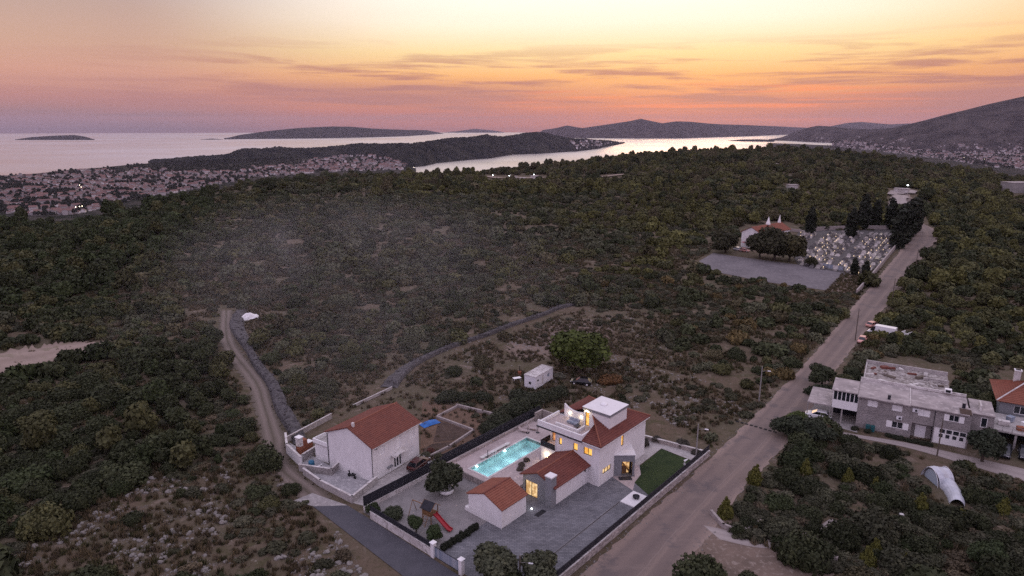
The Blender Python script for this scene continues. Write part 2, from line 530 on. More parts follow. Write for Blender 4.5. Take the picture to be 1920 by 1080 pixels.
# ground
def groundmat():
    m = bpy.data.materials.new('scrub_ground'); m.use_nodes = True; MATS['scrub_ground'] = m
    t = m.node_tree; b = t.nodes['Principled BSDF']
    b.inputs['Roughness'].default_value = .95; b.inputs['Specular IOR Level'].default_value = .1
    p = nd(t, 'ShaderNodeNewGeometry').outputs['Position']

    def N(s, d=6, r=.6, dist=0):
        n = nd(t, 'ShaderNodeTexNoise', inp={'Scale': s, 'Detail': d, 'Roughness': r, 'Distortion': dist}); t.links.new(p, n.inputs['Vector']); return n.outputs[0]
    c = mixc(t, smooth(t, N(.07), .38, .62), (.120, .090, .064), (.102, .086, .058))
    c = mixc(t, smooth(t, N(.5, 8, .7), .47, .62), c, (.078, .068, .038))
    c = mixc(t, smooth(t, N(.23, 7, .7, .5), .55, .68), c, (.178, .140, .110))
    c = mixc(t, smooth(t, N(2.2, 5, .7), .54, .72), c, (.046, .038, .024))
    c = mixc(t, mth(t, 'MULTIPLY', smooth(t, N(.9, 6, .75), .60, .68), smooth(t, N(.035, 3), .48, .6)), c, (.30, .27, .235))
    t.links.new(c, b.inputs['Base Color'])
    bp = nd(t, 'ShaderNodeBump', inp={'Strength': .8, 'Distance': .35})
    t.links.new(N(.9, 8, .7), bp.inputs['Height']); t.links.new(bp.outputs[0], b.inputs['Normal'])
    return m


groundmat()


def farhill(name, a, b_, scale):
    m = bpy.data.materials.new(name); m.use_nodes = True; MATS[name] = m
    t = m.node_tree; b = t.nodes['Principled BSDF']
    b.inputs['Roughness'].default_value = 1; b.inputs['Specular IOR Level'].default_value = 0
    p = nd(t, 'ShaderNodeNewGeometry').outputs['Position']
    n = nd(t, 'ShaderNodeTexNoise', inp={'Scale': scale, 'Detail': 8, 'Roughness': .7}); t.links.new(p, n.inputs['Vector'])
    c = mixc(t, smooth(t, n.outputs[0], .38, .64), a, b_)
    t.links.new(c, b.inputs['Base Color'])
    n2 = nd(t, 'ShaderNodeTexNoise', inp={'Scale': .03, 'Detail': 6, 'Roughness': .7}); t.links.new(p, n2.inputs['Vector'])
    bp = nd(t, 'ShaderNodeBump', inp={'Strength': 1, 'Distance': 14})
    t.links.new(n2.outputs[0], bp.inputs['Height']); t.links.new(bp.outputs[0], b.inputs['Normal'])
    return m


farhill('hill_forest', (.013, .016, .017), (.042, .042, .036), .009)
farhill('hill_bare', (.030, .027, .028), (.078, .066, .062), .006)
farhill('plain_ground', (.026, .030, .022), (.085, .075, .064), .016)


def seamat():
    m = bpy.data.materials.new('sea_water'); m.use_nodes = True; MATS['sea_water'] = m
    t = m.node_tree; b = t.nodes['Principled BSDF']
    b.inputs['Base Color'].default_value = (.03, .038, .05, 1); b.inputs['Roughness'].default_value = .6; b.inputs['Specular IOR Level'].default_value = 0
    p = nd(t, 'ShaderNodeNewGeometry').outputs['Position']
    n0 = nd(t, 'ShaderNodeTexNoise', inp={'Scale': .0005, 'Detail': 4}); t.links.new(p, n0.inputs['Vector'])
    g = nd(t, 'ShaderNodeBsdfAnisotropic'); g.distribution = 'MULTI_GGX'; g.inputs['Color'].default_value = (.84, .79, .78, 1)
    t.links.new(ramp(t, n0.outputs[0], [(.35, .22), (.65, .34)]), g.inputs['Roughness'])
    mx = nd(t, 'ShaderNodeMixShader'); mx.inputs[0].default_value = .88        # flat view over wind-roughened water: nearly all mirror
    t.links.new(b.outputs[0], mx.inputs[1]); t.links.new(g.outputs[0], mx.inputs[2]); t.links.new(mx.outputs[0], t.nodes['Material Output'].inputs[0])


seamat()


def poolwater():
    m = bpy.data.materials.new('pool_water'); m.use_nodes = True; MATS['pool_water'] = m
    t = m.node_tree
    t.nodes.remove(t.nodes['Principled BSDF'])
    tr = nd(t, 'ShaderNodeBsdfTransparent'); tr.inputs[0].default_value = (.72, .95, .96, 1)
    gl = nd(t, 'ShaderNodeBsdfGlossy', inp={'Roughness': .04})
    fr = nd(t, 'ShaderNodeFresnel', inp={'IOR': 1.33})
    p = nd(t, 'ShaderNodeNewGeometry').outputs['Position']
    n = nd(t, 'ShaderNodeTexNoise', inp={'Scale': 2.2, 'Detail': 4}); t.links.new(p, n.inputs['Vector'])
    bp = nd(t, 'ShaderNodeBump', inp={'Strength': .25, 'Distance': .1}); t.links.new(n.outputs[0], bp.inputs['Height'])
    t.links.new(bp.outputs[0], gl.inputs['Normal']); t.links.new(bp.outputs[0], fr.inputs['Normal'])
    mx = nd(t, 'ShaderNodeMixShader')
    t.links.new(fr.outputs[0], mx.inputs[0]); t.links.new(tr.outputs[0], mx.inputs[1]); t.links.new(gl.outputs[0], mx.inputs[2])
    t.links.new(mx.outputs[0], t.nodes['Material Output'].inputs[0])


poolwater()


# ------------------------------------------------------------------ mesh helpers
class MB:
    def __init__(s):
        s.v, s.f, s.m, s.mats = [], [], [], []
        s.slot = 0

    def mat(s, name):
        if name not in s.mats:
            s.mats.append(name)
        s.slot = s.mats.index(name)
        return s

    def add(s, vs, fs):
        k = len(s.v)
        s.v.extend(tuple(map(float, p)) for p in vs)
        s.f.extend(tuple(i + k for i in f) for f in fs)
        s.m.extend([s.slot] * len(fs))
        return s

    def box(s, c, d, rz=0, top=1.0):
        x, y, z = d[0] / 2, d[1] / 2, d[2] / 2
        ca, sa = math.cos(rz), math.sin(rz)
        vs = []
        for k, (a, b, e) in enumerate([(-x, -y, -z), (x, -y, -z), (x, y, -z), (-x, y, -z), (-x, -y, z), (x, -y, z), (x, y, z), (-x, y, z)]):
            q = top if k > 3 else 1
            a *= q; b *= q
            vs.append((c[0] + a * ca - b * sa, c[1] + a * sa + b * ca, c[2] + e))
        return s.add(vs, [(3, 2, 1, 0), (4, 5, 6, 7), (0, 1, 5, 4), (1, 2, 6, 5), (2, 3, 7, 6), (3, 0, 4, 7)])

    def bx(s, x0, x1, y0, y1, z0, z1):
        return s.box(((x0 + x1) / 2, (y0 + y1) / 2, (z0 + z1) / 2), (x1 - x0, y1 - y0, z1 - z0))

    def prism(s, poly, z0, z1):
        n = len(poly)
        a = sum(poly[i][0] * poly[(i + 1) % n][1] - poly[(i + 1) % n][0] * poly[i][1] for i in range(n))
        if a < 0:
            poly = poly[::-1]
        vs = [(p[0], p[1], z0) for p in poly] + [(p[0], p[1], z1) for p in poly]
        fs = [tuple(range(n - 1, -1, -1)), tuple(range(n, 2 * n))] + [(i, (i + 1) % n, n + (i + 1) % n, n + i) for i in range(n)]
        return s.add(vs, fs)

    def quad(s, a, b, c, d):
        return s.add([a, b, c, d], [(0, 1, 2, 3)])

    def tri(s, a, b, c):
        return s.add([a, b, c], [(0, 1, 2)])

    def tube(s, pts, rad, n=8, cap=True):
        if not hasattr(rad, '__len__'):
            rad = [rad] * len(pts)
        P = [Vector(p) for p in pts]
        vs, fs = [], []
        for i, p in enumerate(P):
            t = (P[min(i + 1, len(P) - 1)] - P[max(i - 1, 0)]).normalized()
            u = t.orthogonal().normalized() if abs(t.z) > .95 else t.cross(Vector((0, 0, 1))).normalized()
            w = t.cross(u)
            for k in range(n):
                a = 2 * math.pi * k / n
                vs.append(p + (u * math.cos(a) + w * math.sin(a)) * rad[i])
        for i in range(len(P) - 1):
            for k in range(n):
                fs.append((i * n + k, i * n + (k + 1) % n, (i + 1) * n + (k + 1) % n, (i + 1) * n + k))
        if cap:
            fs.append(tuple(range(n - 1, -1, -1))); fs.append(tuple(range((len(P) - 1) * n, len(P) * n)))
        return s.add(vs, fs)

    def lathe(s, prof, c=(0, 0, 0), n=14):
        vs, fs = [], []
        for r, z in prof:
            for k in range(n):
                a = 2 * math.pi * k / n
                vs.append((c[0] + r * math.cos(a), c[1] + r * math.sin(a), c[2] + z))
        for i in range(len(prof) - 1):
            for k in range(n):
                fs.append((i * n + k, i * n + (k + 1) % n, (i + 1) * n + (k + 1) % n, (i + 1) * n + k))
        fs.append(tuple(range((len(prof) - 1) * n, len(prof) * n)))
        fs.append(tuple(range(n - 1, -1, -1)))
        return s.add(vs, fs)

    def wall(s, o, ux, w, h, holes, n_in, depth=.22):
        """upright wall face from o along unit ux, with rectangular holes (a0,a1,z0,z1) and reveals going inwards along n_in"""
        o = Vector(o); ux = Vector(ux); ni = Vector(n_in); uz = Vector((0, 0, 1))
        xs = sorted({0, w, *[q for hh in holes for q in hh[:2]]}); zs = sorted({0, h, *[q for hh in holes for q in hh[2:]]})
        flip = ux.cross(uz).dot(ni) > 0
        for i in range(len(xs) - 1):
            for j in range(len(zs) - 1):
                cx, cz = (xs[i] + xs[i + 1]) / 2, (zs[j] + zs[j + 1]) / 2
                if any(a < cx < b and c < cz < e for a, b, c, e in holes):
                    continue
                q = [o + ux * a + uz * b for a, b in ((xs[i], zs[j]), (xs[i + 1], zs[j]), (xs[i + 1], zs[j + 1]), (xs[i], zs[j + 1]))]
                s.quad(*(q[::-1] if flip else q))
        for a, b, c, e in holes:
            p = [o + ux * x + uz * z for x, z in ((a, c), (b, c), (b, e), (a, e))]
            for k in range(4):
                p0, p1 = p[k], p[(k + 1) % 4]
                s.quad(p0, p1, p1 + ni * depth, p0 + ni * depth)
        return s

    def tiles(s, e0, e1, r1, r0, courses, waves, lift=.05, amp=.035, thick=.12):
        """tiled slope, eave e0->e1, ridge r0->r1"""
        e0, e1, r0, r1 = map(Vector, (e0, e1, r0, r1))
        nrm = (e1 - e0).cross(((r0 + r1) / 2) - e0).normalized()
        if nrm.z < 0:
            nrm = -nrm
        nx = waves * 3
        vs, fs = [], []
        for i in range(courses):
            for q, t in enumerate((i / courses, (i + 1) / courses)):
                for k in range(nx + 1):
                    a = k / nx
                    p = (e0.lerp(e1, a)).lerp(r0.lerp(r1, a), t)
                    vs.append(p + nrm * (lift * (1 - q) + amp * math.sin(2 * math.pi * a * waves) + thick))
        row = nx + 1
        for i in range(2 * courses - 1):
            for k in range(nx):
                fs.append((i * row + k, i * row + k + 1, (i + 1) * row + k + 1, (i + 1) * row + k))
        # underside and eave edge
        k0 = len(vs)
        vs += [e0, e1, r1, r0]
        fs.append((k0 + 3, k0 + 2, k0 + 1, k0))
        fs.append((k0, k0 + 1, nx, 0))
        fs.append((k0 + 3, k0, 0, (2 * courses - 1) * row))
        fs.append((k0 + 1, k0 + 2, (2 * courses) * row - 1, nx))
        return s.add(vs, fs)

    def mesh(s, name):
        me = bpy.data.meshes.new(name)
        me.from_pydata(s.v, [], s.f)
        for n in s.mats:
            me.materials.append(MATS[n])
        if len(s.mats) > 1:
            me.polygons.foreach_set('material_index', s.m)
        me.update()
        return me

    def build(s, name, parent=None, smooth=False):
        o = bpy.data.objects.new(name, s.mesh(name))
        COL.objects.link(o)
        if parent is not None:
            o.parent = parent
        if smooth:
            o.data.polygons.foreach_set('use_smooth', [True] * len(o.data.polygons))
        return o


def tag(o, label=None, cat=None, group=None, kind=None):
    if label: o['label'] = label
    if cat: o['category'] = cat
    if group: o['group'] = group
    if kind: o['kind'] = kind
    return o


def thing(name, label, cat, loc=(0, 0, 0), rz=0, group=None):
    o = bpy.data.objects.new(name, None)
    o.empty_display_size = .5
    COL.objects.link(o)
    o.location = loc; o.rotation_euler = (0, 0, rz)
    return tag(o, label, cat, group)


def part(name, mesh, parent, loc=(0, 0, 0), rz=0, scale=None):
    o = bpy.data.objects.new(name, mesh)
    COL.objects.link(o)
    o.parent = parent; o.location = loc; o.rotation_euler = (0, 0, rz)
    if scale: o.scale = scale
    return o


def tree_copy(o, loc, rz=0, scale=None, label=None, group=None):
    c = o.copy(); COL.objects.link(c)
    c.location = loc; c.rotation_euler = (0, 0, rz)
    if scale is not None: c.scale = scale if hasattr(scale, '__len__') else (scale,) * 3
    if label: c['label'] = label
    if group: c['group'] = group
    for ch in o.children:
        d = ch.copy(); COL.objects.link(d); d.parent = c
        for g in ch.children:
            e = g.copy(); COL.objects.link(e); e.parent = d
    return c


class FR:
    def __init__(s, x, y, deg):
        s.x, s.y, s.a = x, y, R(deg); s.c, s.s = math.cos(s.a), math.sin(s.a)

    def w(s, x, y, z=0.0):
        return (s.x + x * s.c - y * s.s, s.y + x * s.s + y * s.c, z)


FV = FR(12.40, 83.78, 49.1)
FL = FR(-20.13, 84.98, 57)
FB = FR(59.12, 103.22, -30.7)


def lamp(name, loc, energy, col=(1, .8, .55), size=.08, parent=None):
    ld = bpy.data.lights.new(name, 'POINT'); ld.energy = energy; ld.color = col; ld.shadow_soft_size = size
    o = bpy.data.objects.new(name, ld); COL.objects.link(o); o.location = loc
    if parent: o.parent = parent
    return o


def sheet(name, poly, z, mat, frame=None, kind='structure', label=None, cat=None):
    mb = MB().mat(mat)
    pts = [frame.w(*p) for p in poly] if frame else poly
    n = len(pts)
    a = sum(pts[i][0] * pts[(i + 1) % n][1] - pts[(i + 1) % n][0] * pts[i][1] for i in range(n))
    if a < 0: pts = pts[::-1]
    mb.add([(p[0], p[1], z) for p in pts], [tuple(range(n))])
    o = mb.build(name)
    return tag(o, label, cat, kind=kind)


# ------------------------------------------------------------------ terrain, sea, far land
def build_terrain():
    az = np.radians(np.concatenate([np.arange(-180, -48, 4), np.arange(-48, 48, .4), np.arange(48, 180.1, 4)]))
    rr = np.concatenate([np.arange(2, 60, 8), np.arange(60, 200, 2.2), np.arange(200, 420, 6), np.arange(420, 1300, 16), np.arange(1300, 2300, 60)])
    A, RR = np.meshgrid(az, rr)
    X, Y = RR * np.sin(A), RR * np.cos(A)
    Z = hgt(X, Y)
    n, m = X.shape
    v = np.stack([X.ravel(), Y.ravel(), Z.ravel()], -1)
    idx = np.arange(n * m).reshape(n, m)
    f = np.stack([idx[:-1, :-1], idx[1:, :-1], idx[1:, 1:], idx[:-1, 1:]], -1).reshape(-1, 4)
    me = bpy.data.meshes.new('ground')
    me.from_pydata(v.tolist(), [], f.tolist())
    me.materials.append(M['scrub_ground'])
    me.polygons.foreach_set('use_smooth', [True] * len(me.polygons))
    o = bpy.data.objects.new('ground', me); COL.objects.link(o)
    tag(o, kind='structure')


build_terrain()

mb = MB().mat('sea_water')
n = 96
vs = [(0, 0, SEA)]; fs = []
for i in range(n):
    a = 2 * math.pi * i / n
    vs.append((34500 * math.sin(a), 34500 * math.cos(a), SEA))
for i in range(n):
    fs.append((0, 1 + (i + 1) % n, 1 + i))
mb.add(vs, fs)
tag(mb.build('sea'), kind='structure')


def landmass(name, pts, depth, back, mat, rough=8, nu=120, ns=14, z0=SEA - 1, seed=0, fine=0):
    """pts: (u, v of its near foot, v of its crest); foot lies on the sea, crest stands depth metres behind it"""
    P = np.array(pts, float)
    u = np.linspace(P[0, 0], P[-1, 0], nu)
    vf, vc = np.interp(u, P[:, 0], P[:, 1]), np.interp(u, P[:, 0], P[:, 2])
    f = G(u, vf, SEA); rf = np.hypot(f[:, 0], f[:, 1])
    az = np.arctan2(f[:, 0], f[:, 1])
    dep = depth * (.35 + .65 * np.clip((vf - vc) / max(1, (vf - vc).max()), 0, 1))
    c = atdist(u, vc, rf + dep)
    rows = []
    for s in np.concatenate([np.linspace(0, 1, ns), 1 + np.linspace(0, 1, 7)[1:]]):
        r = rf + np.minimum(s, 1) * dep + max(s - 1, 0) * back
        k = np.sin(min(s, 1) * math.pi / 2) ** .9 if s <= 1 else math.cos((s - 1) * math.pi / 2)
        x, y = r * np.sin(az), r * np.cos(az)
        hgtv = (c[:, 2] - z0)
        nz_ = (fbm(x / (rough * 30), y / (rough * 30), seed) - .5) * rough * 2.2 * min(1, s * 1.6) * (1 - .75 * (abs(s - 1) < .12))
        nz_ = nz_ + (vnoise(x / 14 + az * 0, y / 14, seed) - .4) * fine * (s > .25)
        taper = np.clip(hgtv / 25, 0, 1)
        rows.append(np.stack([x, y, z0 + hgtv * k + nz_ * taper], -1))
    V_ = np.array(rows)
    n, m = V_.shape[:2]
    idx = np.arange(n * m).reshape(n, m)
    ff = np.stack([idx[:-1, :-1], idx[:-1, 1:], idx[1:, 1:], idx[1:, :-1]], -1).reshape(-1, 4)
    me = bpy.data.meshes.new(name)
    me.from_pydata(V_.reshape(-1, 3).tolist(), [], ff.tolist())
    me.materials.append(M[mat])
    o = bpy.data.objects.new(name, me); COL.objects.link(o)
    tag(o, kind='structure')
    return o


landmass('island', [(28, 262.5, 262), (60, 262.5, 257), (100, 262.5, 254.5), (140, 262.5, 253), (160, 262.5, 256), (178, 262.5, 262)], 900, 900, 'hill_forest', 5, 60, seed=1)
landmass('island', [(418, 261.5, 261), (450, 261, 253), (500, 260.5, 246), (560, 260, 240), (600, 259.5, 238), (625, 259, 237), (660, 258.5, 237.5), (700, 257.5, 241),
                    (760, 255.5, 243.5), (800, 253, 244), (832, 250.5, 250)], 1800, 1500, 'hill_forest', 8, 160, seed=2)
landmass('island', [(376, 261.8, 261.5), (398, 261.8, 259.7), (418, 261.8, 261.5)], 300, 300, 'hill_forest', 2, 30, seed=21)
landmass('island', [(830, 248.6, 248.4), (858, 248.8, 245.8), (890, 248.8, 241.5), (925, 248.8, 244.5), (946, 248.6, 248)], 900, 900, 'hill_forest', 4, 60, seed=3)
# long dark headland with the channel in front of it
landmass('headland', [(235, 313, 312.5), (290, 313, 307), (345, 314, 300), (400, 312, 295), (430, 310, 290), (446, 309, 282), (462, 308, 278), (490, 306, 280), (525, 303, 276.5), (560, 301, 278.5), (600, 298, 277),
                      (640, 297, 273), (675, 296, 268.5), (700, 300, 270.5), (735, 307, 269), (770, 314, 270), (795, 312, 267), (820, 306, 262.5), (850, 303, 258.5), (880, 300, 257), (905, 298, 253),
                      (914, 297.5, 251.5), (922, 296.5, 254), (943, 293, 255.5), (962, 290, 253.5), (985, 289, 249.5), (1007, 288.5, 247.5), (1022, 287.5, 249), (1037, 286.5, 253), (1060, 285, 258),
                      (1080, 284, 260.5), (1097, 282, 260), (1120, 279, 262.5), (1145, 274, 264), (1172, 269, 268.5)], 750, 900, 'hill_forest', 12, 700, 22, seed=4, fine=13)
# distant hills across the water
landmass('far_hill', [(1008, 252, 250), (1018, 255, 243.5), (1040, 257, 240.5), (1063, 258.5, 235), (1078, 259, 238), (1092, 259, 240), (1120, 259, 236), (1160, 259.5, 230), (1182, 259.5, 226.5),
                      (1200, 259.5, 222.5), (1215, 259.5, 226), (1240, 259.5, 231), (1265, 259.5, 227.5), (1290, 259, 228), (1320, 258, 231), (1350, 257, 233), (1400, 255.5, 234.5), (1450, 253.5, 236.5),
                      (1500, 251.5, 239), (1560, 252, 241), (1640, 253, 243)], 2600, 2200, 'hill_bare', 10, 260, 18, seed=5)
landmass('far_hill', [(1500, 252, 247), (1540, 253, 240), (1585, 253, 230.5), (1612, 253, 228.5), (1640, 253, 231), (1665, 253, 233), (1700, 253, 231.5), (1740, 253, 233), (1800, 253, 240)], 3000, 2500, 'hill_bare', 8, 80, seed=6)
landmass('near_hill', [(1440, 263.5, 262.8), (1465, 264, 258), (1490, 265, 247), (1510, 266, 240), (1530, 267, 235.5), (1557, 268, 237), (1590, 269, 241), (1630, 271, 242.5), (1700, 274, 238), (1800, 278, 230)],
         1500, 1500, 'hill_bare', 10, 120, 16, seed=7)
landmass('mountain', [(1560, 279, 262), (1610, 281, 252), (1650, 283, 245), (1690, 285, 234.5), (1720, 286, 227), (1760, 287, 215.5), (1800, 288, 205.5), (1840, 288, 195), (1880, 289, 186),
                      (1925, 289, 176), (2000, 289, 160), (2150, 290, 140), (2400, 290, 150)], 2200, 2500, 'hill_bare', 16, 200, 24, seed=8)
landmass('headland', [(1366, 264, 263.5), (1390, 265, 261.5), (1420, 265.5, 261), (1452, 266, 262)], 200, 300, 'hill_forest', 3, 40, seed=9)

PLAIN = -161.0
CU = [-500, 0, 60, 120, 200, 260, 330, 420, 540, 640, 700, 740, 780]
CV = [352, 330, 326, 319, 313, 307, 303, 300, 296, 292, 296, 305, 316]


def plain(name, us, vs_, rnear, seed):
    u = np.linspace(us[0], us[-1], 100)
    v = np.interp(u, us, vs_)
    f = G(u, v, PLAIN); rf = np.hypot(f[:, 0], f[:, 1]); az = np.arctan2(f[:, 0], f[:, 1])
    rows = []
    for s in np.concatenate([np.linspace(0, 1, 22), [1.004]]):
        r = rnear + (rf - rnear) * s + (fbm(az * 60, az * 0 + s, seed) - .5) * 60 * (s > .95)
        z = np.full_like(r, PLAIN) + (fbm(r * np.sin(az) / 220, r * np.cos(az) / 220, seed) - .5) * 7
        if s > 1: z = z * 0 + SEA - 3
        rows.append(np.stack([r * np.sin(az), r * np.cos(az), z], -1))
    V_ = np.array(rows); n, m = V_.shape[:2]; idx = np.arange(n * m).reshape(n, m)
    ff = np.stack([idx[:-1, :-1], idx[:-1, 1:], idx[1:, 1:], idx[1:, :-1]], -1).reshape(-1, 4)
    me = bpy.data.meshes.new(name); me.from_pydata(V_.reshape(-1, 3).tolist(), [], ff.tolist()); me.materials.append(M['plain_ground'])
    o = bpy.data.objects.new(name, me); COL.objects.link(o); tag(o, kind='structure')


plain('coastal_plain', CU, CV, 1250, 31)
plain('valley_plain', [1440, 1500, 1600, 1700, 1800, 1920, 2300], [268, 270, 274, 277, 280, 282, 284], 1500, 32)

# ------------------------------------------------------------------ vegetation prototypes
rng = np.random.default_rng(11)


def ico(sub):
    bm = bmesh.new(); bmesh.ops.create_icosphere(bm, subdivisions=sub, radius=1)
    bm.verts.ensure_lookup_table()
    v = np.array([p.co[:] for p in bm.verts]); f = [tuple(q.index for q in p.verts) for p in bm.faces]
    bm.free(); return v, f


ICO1, ICO1F = ico(1)
ICO2, ICO2F = ico(2)


def crown_mesh(name, lobes, n, leaf, seed, up=-.35, core=.82, jitter=.42):
    g = np.random.default_rng(seed)
    L = np.array(lobes, float)
    vs, fs = [], []
    for x, y, z, r in L:
        k = len(vs)
        nn = 1 + .18 * (g.random(len(ICO1)) - .5)
        vs.extend((ICO1 * r * core * nn[:, None] + (x, y, z)).tolist())
        fs.extend(tuple(i + k for i in f) for f in ICO1F)
    w = L[:, 3] ** 2; w /= w.sum()
    cnt = 0; tries = 0
    while cnt < n and tries < 30:
        tries += 1
        m = n
        li = g.choice(len(L), m, p=w)
        dd = g.normal(size=(m, 3)); dd /= np.linalg.norm(dd, axis=1)[:, None]
        ok = dd[:, 2] > up - .3 * g.random(m)
        rad = L[li, 3] * (.86 + jitter * g.random(m))
        p = L[li, :3] + dd * rad[:, None]
        for x, y, z, r in L:
            ok &= np.linalg.norm(p - (x, y, z), axis=1) > r * .8
        ok &= p[:, 2] > .02
        p, dd = p[ok][:n - cnt], dd[ok][:n - cnt]
        nrm = dd * .8 + g.normal(size=dd.shape) * .55; nrm /= np.linalg.norm(nrm, axis=1)[:, None]
        a = np.cross(nrm, g.normal(size=nrm.shape)); a /= np.linalg.norm(a, axis=1)[:, None]
        b = np.cross(nrm, a)
        s = leaf * (.55 + .8 * g.random(len(p)))[:, None]
        for q in range(len(p)):
            k = len(vs)
            A, B = a[q] * s[q], b[q] * s[q] * .8
            vs.extend([(p[q] - A).tolist(), (p[q] - B).tolist(), (p[q] + A + nrm[q] * s[q] * .25).tolist(), (p[q] + B).tolist()])
            fs.append((k, k + 1, k + 2, k + 3))
        cnt += len(p)
    me = bpy.data.meshes.new(name); me.from_pydata(vs, [], fs); me.materials.append(LEAF); me.update()
    return me


def bush_lobes(g, n=6, flat=.62):
    L = [(0, 0, .38, .55)]
    for i in range(n):
        a = g.random() * 6.28; q = .35 + .3 * g.random()
        L.append((math.cos(a) * q, math.sin(a) * q, (.22 + .45 * g.random()) * flat * 1.3, .28 + .22 * g.random()))
    return L


def tree_lobes(g, n=9, zc=1.0):
    L = [(0, 0, zc, .55)]
    for i in range(n):
        a = g.random() * 6.28; q = .3 + .4 * g.random(); h = g.random()
        L.append((math.cos(a) * q * (1.1 - .5 * h), math.sin(a) * q * (1.1 - .5 * h), zc - .35 + .95 * h, .27 + .2 * g.random()))
    return L


BUSH = [crown_mesh('foliage', bush_lobes(np.random.default_rng(40 + i), 5 + i % 3), 420, .15, 60 + i) for i in range(6)]
TREE = [crown_mesh('crown', tree_lobes(np.random.default_rng(80 + i), 8), 620, .14, 90 + i) for i in range(5)]
FINE = [crown_mesh('crown', tree_lobes(np.random.default_rng(180 + i), 11), 2200, .075, 190 + i) for i in range(4)]
FBUSH = [crown_mesh('foliage', bush_lobes(np.random.default_rng(240 + i), 9), 1700, .075, 260 + i, core=.8, jitter=.5) for i in range(3)]
CYP = [crown_mesh('crown', [(.02 * math.sin(k * 2), .02 * math.cos(k * 3), .12 + k * .085, .075 + .055 * math.sin(math.pi * min(1, (k + 1.5) / 10.5))) for k in range(11)], 520, .05, 300 + i, up=-.6) for i in range(2)]
CONI = [crown_mesh('crown', [(.06 * math.sin(k * 2.3), .06 * math.cos(k * 1.7), .22 + k * .24, .56 - .075 * k) for k in range(7)] + [(.34 * math.cos(a_), .34 * math.sin(a_), .35 + .5 * ((a_ * 1.7) % 1), .24) for a_ in (0, 1.1, 2.3, 3.4, 4.6, 5.5)], 1500, .085, 330 + i, up=-.8, jitter=.4) for i in range(3)]
TUFT = []
for i in range(3):
    g = np.random.default_rng(400 + i); mb = MB(); vs = []
    for k in range(26):
        a = g.random() * 6.28; q = g.random() * .5; h = .5 + .6 * g.random(); l = .25 * (g.random() - .3)
        x, y = math.cos(a) * q, math.sin(a) * q; w = .12
        t = g.random() * 6.28
        mb.add([(x - w * math.cos(t), y - w * math.sin(t), 0), (x + w * math.cos(t), y + w * math.sin(t), 0), (x + l * math.cos(a) * 2, y + l * math.sin(a) * 2, h)], [(0, 1, 2)])
    me = mb.mesh('tuft'); me.materials.append(LEAF); TUFT.append(me)
STONE = []
for i in range(5):
    g = np.random.default_rng(500 + i)
    sc_ = np.array([1, .75 + .3 * g.random(), .5 + .25 * g.random()])
    dv = ICO2 + .0
    nn = 1 + .5 * (np.array([fbm(np.array(p[0] * 1.3 + 9 * i), np.array(p[1] * 1.3 + p[2] * 1.7), i) for p in dv]) - .5)
    vv = dv * nn[:, None] * sc_
    vv = np.round(vv * 2.6) / 2.6 * .45 + vv * .55
    me = bpy.data.meshes.new('boulder'); me.from_pydata(vv.tolist(), [], ICO2F); me.materials.append(M['limestone']); STONE.append(me)


def proto_collection(name, meshes):
    c = bpy.data.collections.new(name)
    for k, me in enumerate(meshes):
        o = bpy.data.objects.new('%s_%02d' % (name, k), me); c.objects.link(o)
    return c


PC_BUSH = proto_collection('bush_shapes', BUSH)
PC_TREE = proto_collection('tree_shapes', TREE)
PC_TUFT = proto_collection('tuft_shapes', TUFT)
PC_STONE = proto_collection('stone_shapes', STONE)


def scatter(name, P, scl, tint, npick, coll, seed=0, flat=None):
    """one 'stuff' object of instanced copies; P (N,3)"""
    g = np.random.default_rng(seed); N = len(P)
    if N == 0: return None
    me = bpy.data.meshes.new(name); me.vertices.add(N)
    me.vertices.foreach_set('co', np.asarray(P, np.float32).ravel())

    def at(nm, ty, arr, key='value'):
        a = me.attributes.new(nm, ty, 'POINT'); a.data.foreach_set(key, np.asarray(arr, np.float32 if ty != 'INT' else np.int32).ravel())
    scl = np.asarray(scl); scl = np.repeat(scl[:, None], 3, 1) if scl.ndim == 1 else scl
    at('scl', 'FLOAT_VECTOR', scl, 'vector')
    rot = np.zeros((N, 3)); rot[:, 2] = g.random(N) * 6.283
    if flat is not None: rot[:, :2] = (g.random((N, 2)) - .5) * flat
    at('rot', 'FLOAT_VECTOR', rot, 'vector')
    at('tint', 'FLOAT_VECTOR', tint, 'vector')
    at('pick', 'INT', g.integers(0, npick, N))
    o = bpy.data.objects.new(name, me); COL.objects.link(o)
    ng = bpy.data.node_groups.new(name + '_nodes', 'GeometryNodeTree')
    ng.interface.new_socket('Geometry', in_out='INPUT', socket_type='NodeSocketGeometry')
    ng.interface.new_socket('Geometry', in_out='OUTPUT', socket_type='NodeSocketGeometry')
    gi, go = ng.nodes.new('NodeGroupInput'), ng.nodes.new('NodeGroupOutput')
    ip = ng.nodes.new('GeometryNodeInstanceOnPoints'); ci = ng.nodes.new('GeometryNodeCollectionInfo')
    ci.inputs[0].default_value = coll; ci.inputs['Separate Children'].default_value = True; ci.inputs['Reset Children'].default_value = True
    ip.inputs['Pick Instance'].default_value = True
    ng.links.new(gi.outputs[0], ip.inputs['Points']); ng.links.new(ci.outputs[0], ip.inputs['Instance'])
    for nm, ty, sock in (('scl', 'FLOAT_VECTOR', 'Scale'), ('rot', 'FLOAT_VECTOR', 'Rotation'), ('pick', 'INT', 'Instance Index')):
        na = ng.nodes.new('GeometryNodeInputNamedAttribute'); na.data_type = ty; na.inputs[0].default_value = nm
        ng.links.new(na.outputs[0], ip.inputs[sock])
    ng.links.new(ip.outputs[0], go.inputs[0])
    md = o.modifiers.new('scatter', 'NODES'); md.node_group = ng
    tag(o, kind='stuff')
    return o


